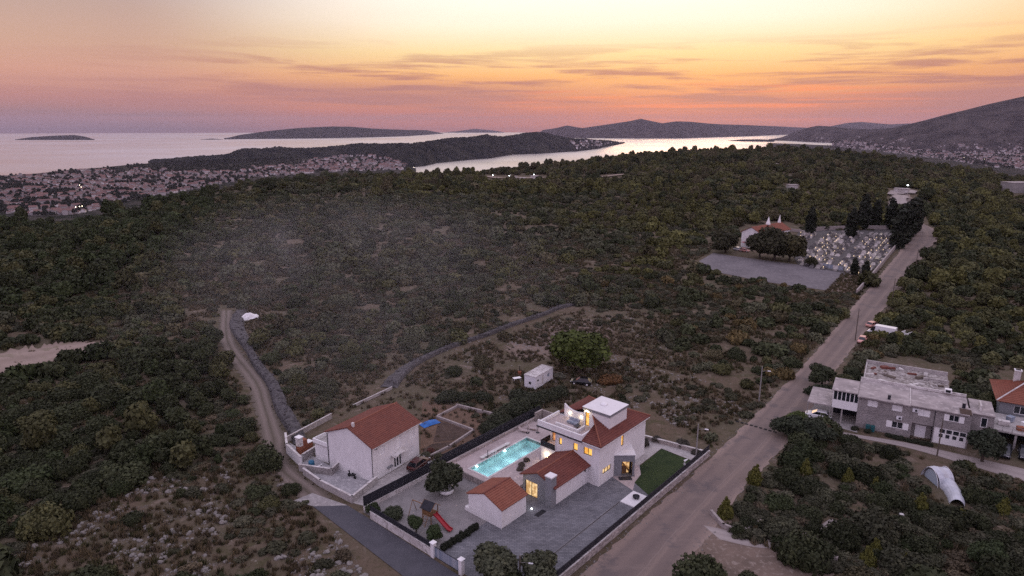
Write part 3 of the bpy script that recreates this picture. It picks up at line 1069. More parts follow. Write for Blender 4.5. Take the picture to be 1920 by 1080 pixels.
# ------------------------------------------------------------------ where things grow (areas measured as seen in the survey photograph)
Z_YARD = [(528, 812), (600, 788), (735, 722), (800, 728), (905, 796), (1000, 768), (1215, 765), (1345, 850), (1060, 1095), (690, 1095), (585, 955), (525, 870)]
Z_ROAD = [(1050, 1095), (1325, 852), (1425, 765), (1515, 665), (1597, 570), (1657, 500), (1700, 445), (1700, 415), (1735, 405), (1760, 438), (1750, 470), (1705, 530), (1628, 625), (1570, 710), (1515, 800), (1470, 855), (1402, 935), (1350, 1000), (1500, 1050), (1540, 1095)]
Z_BUILD = [(1495, 770), (1515, 735), (1560, 716), (1605, 700), (1622, 672), (1700, 668), (1785, 685), (1800, 742), (1850, 752), (1870, 700), (1940, 690), (1940, 912), (1820, 878), (1590, 825), (1505, 800)]
Z_TRACK = [(395, 612), (412, 575), (450, 578), (470, 640), (510, 700), (570, 800), (610, 950), (560, 945), (510, 880), (480, 790), (435, 700)]
Z_CEM = [(1285, 502), (1340, 466), (1375, 468), (1388, 424), (1430, 420), (1480, 415), (1500, 432), (1685, 432), (1690, 470), (1600, 552), (1545, 552)]
Z_GARDEN = [(600, 790), (735, 730), (800, 738), (985, 772), (960, 798), (800, 892), (786, 800), (735, 760)]
Z_GRASS = [(1580, 512), (1650, 500), (1600, 560), (1545, 550)]
Z_SPARSE = [(725, 740), (760, 690), (850, 652), (960, 612), (1085, 575), (1180, 585), (1260, 650), (1330, 720), (1400, 770), (1350, 845), (1240, 800), (1100, 745), (985, 745), (900, 790), (800, 730)]
Z_BARE = [(-60, 668), (60, 645), (130, 638), (215, 640), (195, 662), (120, 680), (60, 700), (-60, 725)]
Z_ROCK = [(-60, 1095), (-60, 1050), (120, 990), (270, 900), (420, 865), (510, 885), (560, 935), (610, 965), (700, 1095)]
Z_FIELD = [(1345, 1000), (1400, 935), (1480, 850), (1600, 830), (1820, 880), (1960, 920), (1960, 1095), (1540, 1095), (1500, 1050)]
Z_WALL = [(715, 735), (735, 695), (800, 665), (900, 628), (1000, 592), (1085, 562), (1090, 580), (1000, 608), (900, 645), (800, 682), (760, 712), (735, 740)]
Z_TRAILER = [(955, 735), (985, 680), (1060, 680), (1160, 660), (1160, 745), (1010, 755)]
Z_DIRT = [(1230, 1095), (1300, 1030), (1350, 985), (1380, 1010), (1450, 1035), (1500, 1052), (1545, 1095)]
Z_TUN = [(1698, 872), (1725, 856), (1775, 860), (1805, 905), (1800, 962), (1755, 968), (1735, 925)]
Z_TARP = [(436, 584), (492, 578), (505, 616), (470, 632), (440, 620)]
Z_FAR = [[(905, 328), (1030, 328), (1030, 344), (905, 344)], [(1652, 354), (1728, 354), (1716, 402), (1668, 398)], [(1090, 330), (1175, 326), (1175, 336), (1090, 340)], [(1468, 347), (1504, 347), (1504, 364), (1468, 364)], [(1878, 352), (1945, 352), (1945, 376), (1878, 376)]]
CLEAR = Z_FAR + [Z_TARP, Z_TUN, Z_YARD, Z_ROAD, Z_BUILD, Z_TRACK, Z_CEM, Z_WALL, Z_TRAILER, Z_DIRT, Z_BARE]


def candidates():
    out = []
    g = np.random.default_rng(5)
    for r0, r1, c in ((62, 230, 3.3), (230, 520, 4.9), (520, 1320, 7.4)):
        xs = np.arange(-r1, r1, c)
        X, Y = np.meshgrid(xs, np.arange(40, r1, c))
        X = X + (g.random(X.shape) - .5) * c * .95; Y = Y + (g.random(Y.shape) - .5) * c * .95
        X, Y = X.ravel(), Y.ravel()
        rr = np.hypot(X, Y); a = np.degrees(np.arctan2(X, Y))
        k = (rr >= r0) & (rr < r1) & (abs(a) < 47)
        D = np.interp(np.radians(a), E_AZ, E_D)
        k &= rr < D + 50
        out.append(np.stack([X[k], Y[k], np.full(k.sum(), c)], -1))
    return np.concatenate(out)


C = candidates()
CX, CY, CC = C.T
CZ = hgt(CX, CY)
PU, PV = proj(CX, CY, CZ)
g = np.random.default_rng(77)
rnd = g.random((len(CX), 6))
RR = np.hypot(CX, CY)
patch = fbm(CX / 22, CY / 22, 41)
patch2 = fbm(CX / 60, CY / 60, 47)
prob = np.full(len(CX), .78)
prob *= .62 + .75 * sstep(patch, .38, .56)
size = CC * (.33 + .56 * rnd[:, 1] ** 2.0)
treeness = np.zeros(len(CX))
far_right = ((PV < 372 + 60 * (patch2 - .5)) & (PU > 700)) | ((PV < 428) & (PU > 1180) & (patch2 > .44)) | ((PV < 430) & (PU > 1480))
left_forest = (PU < 400 - 160 * sstep(PV, 430, 560)) & (PV < 600)
right_wood = (PU > 1640) & (PV > 380) & (PV < 660)
left_dark = (PU < 500) & (PV >= 640)
treeness[far_right] = .75
treeness[(PV < 345)] = .6
treeness[left_forest] = .45
treeness[right_wood] = .6
prob[far_right] = .9
prob[left_forest] = .95
prob[right_wood] = .85
prob[left_dark] = .93
size[left_dark] *= 1.14
treeness[(PU > 230) & (PU < 500) & (PV > 640) & (PV < 880)] = .6
treeness[left_dark & (patch2 > .5)] += .25
scrub = (PV > 345) & (PV < 800) & (PU > 330) & (PU < 1640) & ~far_right
prob[scrub] *= .82; size[scrub] *= .9
open_ = scrub & (patch2 < .5)
prob[open_] *= .8
for zz in CLEAR:
    prob[inpoly(PU, PV, zz)] = 0
s_ = inpoly(PU, PV, Z_SPARSE); prob[s_] = np.where(prob[s_] > 0, .11, 0); size[s_] *= .75
s_ = inpoly(PU, PV, Z_ROCK); prob[s_] = .05 + .42 * sstep(patch[s_], .45, .58); size[s_] *= .55
s_ = inpoly(PU, PV, Z_FIELD); prob[s_] = np.where(prob[s_] > 0, .92, 0); size[s_] *= .72 + .3 * rnd[s_, 4]
# keep clear of the mid bush field's small glades
glade = (PV > 480) & (PV < 760) & (PU > 480) & (PU < 1640) & (fbm(CX / 11, CY / 11, 55) > .56)
prob[glade] *= .4
ridge = (RR > np.interp(np.arctan2(CX, CY), E_AZ, E_D) - 150)
treeness[ridge] = .85
keep = rnd[:, 0] < prob
TINTS = {'dark': (.042, .047, .028), 'grey': (.075, .075, .056), 'olive': (.068, .066, .035), 'yg': (.086, .082, .036), 'brown': (.078, .067, .046), 'pine': (.037, .046, .024), 'rust': (.098, .072, .038)}
TN = np.array(['green'] * len(CX), dtype='<U12')
TWORD = {'dark': 'dark green', 'grey': 'grey green', 'olive': 'olive', 'yg': 'yellow green', 'brown': 'brownish', 'pine': 'deep green', 'rust': 'rust brown'}
tint = np.zeros((len(CX), 3))
sel = rnd[:, 2]


def pal(mask, spec):
    a = 0
    for nm, w in spec:
        m_ = mask & (sel >= a) & (sel < a + w); tint[m_] = TINTS[nm]; TN[m_] = TWORD[nm]; a += w


allm = np.ones(len(CX), bool)
pal(allm, [('dark', .40), ('olive', .25), ('grey', .2), ('brown', .15)])
pal(left_dark, [('dark', .62), ('olive', .23), ('pine', .15)])
pal(left_forest, [('pine', .5), ('dark', .3), ('olive', .2)])
pal(far_right, [('yg', .36), ('olive', .3), ('brown', .16), ('dark', .18)])
pal((PV < 345) & (PU > 900), [('olive', .35), ('brown', .3), ('dark', .35)])
pal(right_wood, [('yg', .35), ('dark', .35), ('olive', .3)])
pal((PV > 440) & (PV < 640) & (PU > 430) & (PU < 1250), [('grey', .36), ('dark', .36), ('olive', .16), ('brown', .12)])
pal((PU > 1080) & (PU < 1650) & (PV > 520) & (PV < 780), [('dark', .42), ('olive', .2), ('grey', .16), ('brown', .14), ('rust', .08)])
pal(inpoly(PU, PV, Z_SPARSE), [('dark', .4), ('grey', .3), ('brown', .3)])
pal(inpoly(PU, PV, Z_FIELD), [('dark', .5), ('pine', .22), ('grey', .28)])
pal((sstep(patch2, .5, .6) > .5) & (PU > 900) & (PV < 520), [('yg', .4), ('olive', .4), ('brown', .2)])
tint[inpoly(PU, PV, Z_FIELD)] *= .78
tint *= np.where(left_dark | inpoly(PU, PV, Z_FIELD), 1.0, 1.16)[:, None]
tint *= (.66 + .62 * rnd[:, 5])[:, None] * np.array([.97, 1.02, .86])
ist = (rnd[:, 4] < treeness)
size[ist & far_right] *= .95
size[ist & left_dark] *= .9
tall = np.where(ridge, .65 + .75 * rnd[:, 3] ** 3, .75 + .4 * rnd[:, 3])
idx = np.where(keep)[0]
inframe = (PU > -30) & (PU < 1950) & (PV > 250) & (PV < 1110)
show = np.where(inframe, size / RR, 0)

ib = idx[~ist[idx]]; it = idx[ist[idx]]
ib = ib[np.argsort(-show[ib])]; it = it[np.argsort(-show[it])]


def veg_label(u, v, c, tree=False):
    if tree:
        if u > 1640 and v > 380: return c + ' leafy tree in the wood right of the curving road', c + ' trees right of the road'
        if u < 520 and v > 600: return c + ' tree in the dense growth left of the dirt track', c + ' trees left of the dirt track'
        if u < 430: return c + ' tree in the forest sloping towards the coastal town', c + ' trees above the coastal town'
        return c + ' tree in the woods beyond the cemetery and scrub', c + ' trees in the woods behind the scrub'
    if inpoly(np.array([u]), np.array([v]), Z_ROCK)[0]: return c + ' low shrub among the boulders of the rocky bank', c + ' shrubs on the rocky bank'
    if (u < 520 and v > 640): return c + ' rounded shrub on the slope left of the dirt track', c + ' shrubs left of the dirt track'
    if v > 850 and u > 1240: return c + ' low shrub in the overgrown field below the stone house', c + ' shrubs in the overgrown field'
    if u > 1560: return c + ' shrub in the thicket right of the straight road', c + ' shrubs right of the road'
    if inpoly(np.array([u]), np.array([v]), Z_SPARSE)[0]: return c + ' lone shrub in the dry clearing around the white cabin', c + ' shrubs in the dry clearing'
    return c + ' maquis shrub in the scrubland behind the two houses', c + ' maquis shrubs of the scrubland'


TRUNK = MB().mat('bark').tube([(0, 0, -.25), (.03, .02, .3), (0, 0, .75), (.05, -.03, 1.1)], [.085, .06, .045, .02], 6).mesh('trunk')
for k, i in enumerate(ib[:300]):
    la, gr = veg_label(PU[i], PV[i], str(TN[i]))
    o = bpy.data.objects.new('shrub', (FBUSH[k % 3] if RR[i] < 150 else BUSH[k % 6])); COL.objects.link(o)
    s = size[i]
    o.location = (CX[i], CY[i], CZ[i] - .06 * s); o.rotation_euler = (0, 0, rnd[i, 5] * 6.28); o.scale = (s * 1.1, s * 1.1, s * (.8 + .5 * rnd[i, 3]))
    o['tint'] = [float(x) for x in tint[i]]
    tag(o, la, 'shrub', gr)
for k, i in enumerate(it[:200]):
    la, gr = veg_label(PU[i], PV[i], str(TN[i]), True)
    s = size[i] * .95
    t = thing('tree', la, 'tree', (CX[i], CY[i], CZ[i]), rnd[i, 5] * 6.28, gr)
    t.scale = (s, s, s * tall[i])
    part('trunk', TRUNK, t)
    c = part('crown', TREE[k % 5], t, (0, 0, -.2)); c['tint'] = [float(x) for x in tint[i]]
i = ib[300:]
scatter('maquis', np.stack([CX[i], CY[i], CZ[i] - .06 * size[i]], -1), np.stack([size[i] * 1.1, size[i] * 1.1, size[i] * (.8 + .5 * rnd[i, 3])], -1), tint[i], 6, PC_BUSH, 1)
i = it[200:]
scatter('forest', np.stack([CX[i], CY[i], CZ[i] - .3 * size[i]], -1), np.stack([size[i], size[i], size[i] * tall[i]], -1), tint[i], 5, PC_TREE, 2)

# dry grass and low herbs
g = np.random.default_rng(8)
N = 95000
rr = np.sqrt(g.random(N)) * 300; aa = (g.random(N) - .5) * R(84)
X, Y = rr * np.sin(aa), rr * np.cos(aa); Zt = hgt(X, Y); U, Vv = proj(X, Y, Zt)
ok = (rr > 58)
for zz in (Z_YARD, Z_ROAD, Z_BUILD, Z_TRACK, Z_CEM, Z_WALL): ok &= ~inpoly(U, Vv, zz)
ok &= ~inpoly(U, Vv, Z_DIRT) | (g.random(N) < .04)
ok &= ~inpoly(U, Vv, Z_BARE) | (g.random(N) < .08)
ok &= fbm(X / 6, Y / 6, 61) > .40
ok |= inpoly(U, Vv, Z_GRASS) | (inpoly(U, Vv, Z_GARDEN) & (g.random(N) < .3))
ok |= inpoly(U, Vv, Z_ROCK) & (fbm(X / 3, Y / 3, 62) > .42)
ok &= ~inpoly(U, Vv, [(796, 800), (836, 782), (890, 806), (822, 848)]) | (g.random(N) < .06)
X, Y, Zt = X[ok], Y[ok], Zt[ok]; q = g.random(len(X))
tt_ = np.where((q < .55)[:, None], (.122, .098, .060), np.where((q < .8)[:, None], (.07, .069, .034), (.155, .125, .090)))
scatter('dry_grass', np.stack([X, Y, Zt - .02], -1), .35 + .6 * g.random(len(X)), tt_ * (.6 + .6 * g.random(len(X)))[:, None], 3, PC_TUFT, 3)

# knee-high undergrowth between the shrubs
N = 46000
rr = 60 + 440 * g.random(N) ** .8; aa = (g.random(N) - .5) * R(84)
X, Y = rr * np.sin(aa), rr * np.cos(aa); Zt = hgt(X, Y); U, Vv = proj(X, Y, Zt); ok = np.ones(N, bool)
for zz in CLEAR: ok &= ~inpoly(U, Vv, zz)
ok &= ((fbm(X / 9, Y / 9, 64) > .48) | inpoly(U, Vv, Z_FIELD)) & (~inpoly(U, Vv, Z_SPARSE) | (g.random(N) < .22)) & (~inpoly(U, Vv, Z_ROCK) | (g.random(N) < .3))
X, Y, Zt = X[ok], Y[ok], Zt[ok]; q = g.random(len(X))
tt_ = np.where((q < .45)[:, None], (.045, .046, .028), np.where((q < .85)[:, None], (.070, .069, .046), (.090, .072, .048))) * (.7 + .6 * g.random(len(X)))[:, None]
z3 = .35 + .75 * g.random(len(X)) ** 1.5 + rr[ok] * .001
scatter('undergrowth', np.stack([X, Y, Zt - .05], -1), np.stack([z3 * 1.2, z3 * 1.2, z3 * .75], -1), tt_, 6, PC_BUSH, 13)

# limestone boulders and rubble on the left bank
g = np.random.default_rng(9)
N = 60000
X = -75 + g.random(N) * 75; Y = 58 + g.random(N) * 50; Zt = hgt(X, Y); U, Vv = proj(X, Y, Zt)
band_ = fbm(X / 9 + Y / 14, Y / 9 - X / 16, 71)
ok = inpoly(U, Vv, Z_ROCK) & (band_ > .45) & (fbm(X / 3, Y / 3, 73) > .42)
X, Y, Zt = X[ok], Y[ok], Zt[ok]; sz_ = .05 + .42 * g.random(len(X)) ** 16
od = np.argsort(-sz_)
for k in od[:140]:
    o = bpy.data.objects.new('boulder', STONE[k % 5]); COL.objects.link(o)
    o.location = (X[k], Y[k], Zt[k] + .1 * sz_[k]); o.rotation_euler = (g.random() * .6, g.random() * .6, g.random() * 6.28); o.scale = (sz_[k],) * 3
    wd = 'large' if sz_[k] > .36 else ('middling' if sz_[k] > .27 else 'small')
    tag(o, wd + ' pale limestone boulder on the rocky bank left of the asphalt lane', 'boulder', wd + ' boulders on the rocky bank')
k = od[140:]
scatter('rubble', np.stack([X[k], Y[k], Zt[k]], -1), sz_[k], np.ones((len(k), 3)), 5, PC_STONE, 4, flat=.8)
# thin stones on the open clearing and bare patches
N = 16000
U = 700 + g.random(N) * 720; Vv = 560 + g.random(N) * 280; P = G(U, Vv)
ok = inpoly(U, Vv, Z_SPARSE) & ~inpoly(U, Vv, Z_YARD) & ~inpoly(U, Vv, Z_ROAD) & ((fbm(P[:, 0] / 7, P[:, 1] / 7, 81) > .53) | inpoly(U, Vv, [(950, 645), (1040, 598), (1125, 600), (1085, 662), (1000, 668)]))
scatter('pebbles', P[ok], .06 + .22 * g.random(ok.sum()) ** 2, np.ones((ok.sum(), 3)), 5, PC_STONE, 5, flat=.8)
# ------------------------------------------------------------------ roads, tracks, yards
def hit(u, v):
    z = 0.0
    for _ in range(25):
        p = G(u, v, z); z = .5 * z + .5 * float(hgt(p[0], p[1]))
    return (float(p[0]), float(p[1]), float(hgt(p[0], p[1])))


def resample(pts, n):
    P = np.array([p[:2] for p in pts], float)
    # smooth with Catmull-Rom
    out = []
    for i in range(len(P) - 1):
        p0, p1, p2, p3 = P[max(i - 1, 0)], P[i], P[i + 1], P[min(i + 2, len(P) - 1)]
        for t in np.linspace(0, 1, 14, endpoint=False):
            out.append(.5 * (2 * p1 + (p2 - p0) * t + (2 * p0 - 5 * p1 + 4 * p2 - p3) * t * t + (3 * p1 - p0 - 3 * p2 + p3) * t ** 3))
    out.append(P[-1]); out = np.array(out)
    s = np.concatenate([[0], np.cumsum(np.hypot(*np.diff(out, axis=0).T))])
    q = np.linspace(0, s[-1], n)
    return np.stack([np.interp(q, s, out[:, 0]), np.interp(q, s, out[:, 1])], -1)


def ribbon(name, A, B, mat, lift=.03, nx=6, kind='structure', n=160, jag=0.0):
    A, B = resample(A, n), resample(B, n)
    vs, fs = [], []
    for i in range(n):
        for k in range(nx + 1):
            t = k / nx
            if k in (0, nx): t += (hash2(np.array(i * 1.3), np.array(k + 3.1)) - .5) * jag * (1)
            p = A[i] * (1 - t) + B[i] * t
            r = math.hypot(*p)
            vs.append((p[0], p[1], float(hgt(p[0], p[1])) + lift + max(0, r - 150) * .0009))
    for i in range(n - 1):
        for k in range(nx):
            a = i * (nx + 1) + k
            fs.append((a, a + 1, a + nx + 2, a + nx + 1))
    me = bpy.data.meshes.new(name); me.from_pydata(vs, [], fs)
    at = me.attributes.new('across', 'FLOAT', 'POINT'); at.data.foreach_set('value', np.tile(np.linspace(-1, 1, nx + 1), n).astype(np.float32))
    me.materials.append(M[mat]); o = bpy.data.objects.new(name, me); COL.objects.link(o)
    tag(o, kind=kind)
    if me.polygons[0].normal.z < 0: me.flip_normals()
    return o


def roadmat(name, base, dust, lines, patch=None):
    m = bpy.data.materials.new(name); m.use_nodes = True; MATS[name] = m
    t = m.node_tree; b = t.nodes['Principled BSDF']; b.inputs['Roughness'].default_value = .9; b.inputs['Specular IOR Level'].default_value = .25
    a = nd(t, 'ShaderNodeAttribute', attribute_name='across')
    p = nd(t, 'ShaderNodeNewGeometry').outputs['Position']
    n = nd(t, 'ShaderNodeTexNoise', inp={'Scale': .22, 'Detail': 7, 'Roughness': .65}); t.links.new(p, n.inputs['Vector'])
    n2 = nd(t, 'ShaderNodeTexNoise', inp={'Scale': 3.5, 'Detail': 5, 'Roughness': .7}); t.links.new(p, n2.inputs['Vector'])
    x = mth(t, 'ADD', a.outputs['Fac'], mth(t, 'MULTIPLY', mth(t, 'SUBTRACT', n.outputs[0], .5), .22))
    r = ramp(t, mth(t, 'MULTIPLY_ADD', x, .5, .5), lines)
    c = mixc(t, r, base, dust)
    c = mixc(t, mth(t, 'MULTIPLY', smooth(t, n2.outputs[0], .5, .75), .35), c, tuple(q * .72 for q in base))
    if patch:
        c = mixc(t, mth(t, 'MULTIPLY', smooth(t, n.outputs[0], .54, .62), .5), c, patch)
        n4 = nd(t, 'ShaderNodeTexNoise', inp={'Scale': .09, 'Detail': 8, 'Roughness': .7, 'Distortion': .8}); t.links.new(p, n4.inputs['Vector'])
        c = mixc(t, mth(t, 'MULTIPLY', smooth(t, n4.outputs[0], .52, .62), .4), c, (.20, .155, .13))
        mpg = nd(t, 'ShaderNodeMapping'); mpg.inputs['Rotation'].default_value = (0, 0, R(-50)); mpg.inputs['Scale'].default_value = (.35, 2.6, 1); t.links.new(p, mpg.inputs[0])
        mp2 = nd(t, 'ShaderNodeTexNoise', inp={'Scale': .5, 'Detail': 6, 'Roughness': .65}); t.links.new(mpg.outputs[0], mp2.inputs['Vector'])
        c = mixc(t, mth(t, 'MULTIPLY', smooth(t, mp2.outputs[0], .5, .72), .45), c, (.21, .165, .142))
        seam = mth(t, 'ABSOLUTE', mth(t, 'SUBTRACT', x, .18))
        c = mixc(t, mth(t, 'MULTIPLY', mth(t, 'SUBTRACT', 1.0, smooth(t, seam, .004, .02)), .35), c, (.28, .23, .20))
    t.links.new(c, b.inputs['Base Color'])
    bp = nd(t, 'ShaderNodeBump', inp={'Strength': .4, 'Distance': .05}); t.links.new(n2.outputs[0], bp.inputs['Height']); t.links.new(bp.outputs[0], b.inputs['Normal'])


roadmat('road_surface', (.128, .102, .094), (.26, .198, .165), [(0, 1.0), (.10, .75), (.18, .22), (.32, .38), (.46, .12), (.60, .35), (.66, .62), (.70, .3), (.82, .22), (.93, .6), (1, 1.0)], (.085, .077, .08))
roadmat('track_surface', (.085, .07, .05), (.185, .15, .128), [(0, .2), (.16, .5), (.28, 1), (.40, .7), (.5, .05), (.6, .6), (.72, 1), (.84, .4), (1, .1)])
roadmat('path_surface', (.25, .215, .2), (.33, .29, .27), [(0, .2), (.3, 1), (.5, .4), (.7, 1), (1, .2)])

ROAD_L = [(-16, 38), (7.7, 64.7), (30.7, 92.0), (46.0, 111.0), (67.1, 138.1), (98.4, 180.8), (136.0, 231.8), (168, 276), (189, 308), (206, 336), (219, 364), (240, 398), (262, 436), (292, 490), (320, 540)]
ROAD_R = [(2, 44), (17.5, 62.5), (32.6, 82.8), (46.6, 99.2), (64.6, 124.3), (89.5, 157.2), (130.5, 210.3), (174.5, 269.0), (198, 299), (214, 327), (226, 358), (245, 393), (267, 431), (297, 486), (325, 536)]
ribbon('road', ROAD_L, ROAD_R, 'road_surface', .035, 12, n=420, jag=.07)
tag(sheet('dirt_apron', [(15, 58.5), (17.6, 62.6), (24.2, 71.8), (28.2, 76.6), (31.3, 70.4), (34.5, 67), (40, 63), (36, 52)], .024, 'dirt'), kind='structure')
TL = [(-82, 176), (-80.3, 172), (-69.3, 147), (-54.2, 123.5), (-47.4, 111), (-41.8, 99), (-38, 90), (-30.6, 81.5), (-29.3, 79)]
TR = [(-78.5, 177), (-77.2, 172.6), (-65.7, 147.6), (-50.2, 124.2), (-44, 111.6), (-37.7, 99.4), (-33.6, 90.3), (-27, 83.2), (-25.2, 80.8)]
ribbon('dirt_track', TL, TR, 'track_surface', .05, 10, n=200, jag=.3)
LANE = [FV.w(-29.6, 26.5)[:2], FV.w(-26.4, 23.2)[:2], FV.w(-26.35, 18.3)[:2], FV.w(-26.6, -6)[:2], FV.w(-26.6, -22)[:2], FV.w(-31, -22)[:2], FV.w(-30.8, 6)[:2]]
sheet('lane', LANE, .075, 'asphalt')
sheet('lane_apron', [FV.w(-29.6, 26.5)[:2], FV.w(-30.6, 29.8)[:2], FV.w(-27.8, 29.5)[:2], FV.w(-26.4, 23.2)[:2]], .088, 'concrete')
# yard of the white villa
sheet('paved_yard', [(-25.9, -7.8), (12.8, -7.8), (9.1, -1.4), (12.9, 0), (0, 12), (-12, 12), (-12.2, 6.3), (-25.9, 6.3)], .03, 'pavers', FV)
sheet('gravel_garden', [(-25.9, 6.3), (-12.2, 6.3), (-12.2, 12), (-10.6, 12), (-10.6, 20.4), (-25.9, 20.4)], .034, 'gravel', FV)
sheet('lawn', [(4.4, -3.3), (7.0, -2.85), (9.1, -1.45), (16.2, -1.3), (15.6, -7.3), (2.3, -7.4)], .05, 'grass_lawn', FV)
sheet('pale_court', [(12.95, 10.5), (12.95, .2), (8.9, -.2), (9.1, -1.3), (16.3, -1.2), (15.8, -7.6), (20.6, -7.6), (17.6, 3.2), (16.5, 10.5)], .04, 'concrete_pale', FV)
sheet('stepping_path', [(5.9, -2.5), (8.5, 0), (9.0, -.3), (9.0, -1.4), (7.0, -2.9), (4.4, -3.35), (2.4, -4.2), (3.6, -.1), (4.1, -.1)], .046, 'terrace_stone', FV)
sheet('left_court', [(-5.0, -1.2), (0, -.1), (0, 9.5), (1.5, 20.5), (-.9, 17.5), (-2.6, 12.5), (-4.6, 5.6)], .036, 'court_concrete', FL)
sheet('driveway', [(-5.4, -1.4), (0, -.15), (10.2, -.15), (10.4, -4.2), (-4.4, -6.6)], .03, 'concrete_pale', FL)
# vegetable garden behind the left house
pmat('garden_earth', (.135, .085, .056), .95, (.10, .064, .042), .4, (.165, .11, .075), 2.5, bump=.6, bscale=4)
GP = lambda *q: [tuple(G(u_, v_)[:2]) for u_, v_ in q]
sheet('garden_soil', GP((792, 752), (857, 762), (958, 788), (905, 822), (822, 868), (788, 846)), .02, 'garden_earth')
sheet('garden_soil', GP((822, 790), (850, 797), (882, 810), (850, 826), (812, 830)), .03, 'dirt_dark')
sheet('garden_soil', GP((812, 832), (848, 828), (828, 846), (796, 858), (792, 842)), .032, 'dirt_dark')
# cemetery and its car park
lot = [hit(*q)[:2] for q in ((1293, 500), (1338, 474), (1372, 480), (1500, 497), (1588, 512), (1550, 545), (1430, 528))]
pmat('lot_asphalt', (.165, .152, .158), .95, (.13, .12, .126), .12, (.20, .185, .188), .8, spec=.15)
sheet('car_park', lot, .06, 'lot_asphalt')
cemp = [hit(*q)[:2] for q in ((1496, 497), (1631, 521), (1680, 468), (1716, 432), (1690, 428), (1500, 430), (1480, 470))]
pmat('cemetery_gravel', (.085, .078, .076), .95, (.06, .055, .054), .4, (.12, .11, .105), 3)
mbx = MB().mat('cemetery_gravel'); mbx.add([(x, y, float(hgt(x, y)) + .12) for x, y in cemp], [tuple(range(len(cemp)))])
tag(mbx.build('cemetery_ground'), kind='structure')
sheet('verge_grass', [hit(*q)[:2] for q in ((1588, 513), (1629, 522), (1604, 553), (1550, 546))], .03, 'dirt')
# pale footpath below the stone house
ribbon('footpath', [FB.w(-5, -3.0)[:2], FB.w(-.8, -3.3)[:2], FB.w(7.7, -2.3)[:2], FB.w(16, -2.6)[:2], FB.w(24, -3.0)[:2], FB.w(34, -3)[:2]],
       [FB.w(-5, -4.0)[:2], FB.w(-.8, -4.5)[:2], FB.w(7.7, -4.3)[:2], FB.w(16, -6.0)[:2], FB.w(24, -7.6)[:2], FB.w(34, -9)[:2]], 'path_surface', .03, 4, n=60)
ribbon('footpath', [(24.8, 74.5), (30.5, 72.6), (36.5, 72.6), (42, 76)], [(26.0, 71.5), (31, 69.8), (37, 71.4), (43, 75)], 'path_surface', .04, 4, n=40)
bare = [hit(*q) for q in ((-60, 672), (60, 652), (130, 643), (205, 643), (186, 657), (120, 672), (60, 692), (-60, 718))]
mbx = MB().mat('path_surface')
N_ = 40
c0, c1 = resample([b[:2] for b in bare[:4]], N_), resample([b[:2] for b in bare[4:][::-1]], N_)
roadmat('bare_surface', (.21, .16, .128), (.30, .235, .195), [(0, .1), (.3, 1), (.5, .3), (.7, .9), (1, .1)], (.13, .12, .06))
ribbon('bare_ground', [b[:2] for b in bare[:4]], [b[:2] for b in bare[4:][::-1]], 'bare_surface', .25, 6, n=50, jag=.25)

ribbon('bare_ground', [hit(945, 655)[:2], hit(990, 628)[:2], hit(1040, 606)[:2], hit(1125, 598)[:2]], [hit(985, 678)[:2], hit(1025, 664)[:2], hit(1075, 652)[:2], hit(1150, 622)[:2]], 'dirt', .03, 8, n=60, jag=.5)
g = np.random.default_rng(303); NN = 5000; tq = g.random(NN) * .62; LR_ = resample(ROAD_L, 400), resample(ROAD_R, 400); ii = (tq * 399).astype(int); sd__ = (g.random(NN) < .5)
wq = np.where(sd__, g.random(NN) ** 2 * .18 - .05, 1.05 - g.random(NN) ** 2 * .18); PP = LR_[0][ii] * (1 - wq)[:, None] + LR_[1][ii] * wq[:, None] + (g.random((NN, 2)) - .5) * .5
scatter('road_gravel', np.stack([PP[:, 0], PP[:, 1], hgt(PP[:, 0], PP[:, 1]) + .03], -1), .03 + .10 * g.random(NN) ** 3, np.ones((NN, 3)), 5, PC_STONE, 16, flat=.8)
# ------------------------------------------------------------------ white villa (local x along the road, y away from it)
def window(parent, o, ux, n_out, w, h, mat='win_amber', bars=1, fr='dark_frame', inset=.16, t=.07):
    """frame with its pane, set back from the wall face at o (lower corner)"""
    o, ux, no = Vector(o), Vector(ux), Vector(n_out)
    uz = Vector((0, 0, 1)); b = o - no * inset
    f = MB().mat(fr)

    def bar(x0, x1, z0, z1):
        c = b + ux * (x0 + x1) / 2 + uz * (z0 + z1) / 2
        d = [abs(ux[k]) * (x1 - x0) + abs(no[k]) * .07 + abs(uz[k]) * (z1 - z0) for k in range(3)]
        f.box(c, d)
    bar(0, w, 0, t); bar(0, w, h - t, h); bar(0, t, t, h - t); bar(w - t, w, t, h - t)
    for k in range(bars):
        x = w * (k + 1) / (bars + 1); bar(x - t / 2, x + t / 2, t, h - t)
    fo = f.build('window', parent)
    p = MB().mat(mat); q = b - no * .03
    pts = [q + ux * a + uz * c for a, c in ((t / 2, t / 2), (w - t / 2, t / 2), (w - t / 2, h - t / 2), (t / 2, h - t / 2))]
    if ux.cross(uz).dot(no) < 0: pts = pts[::-1]
    p.quad(*pts).build('pane', fo)
    return fo


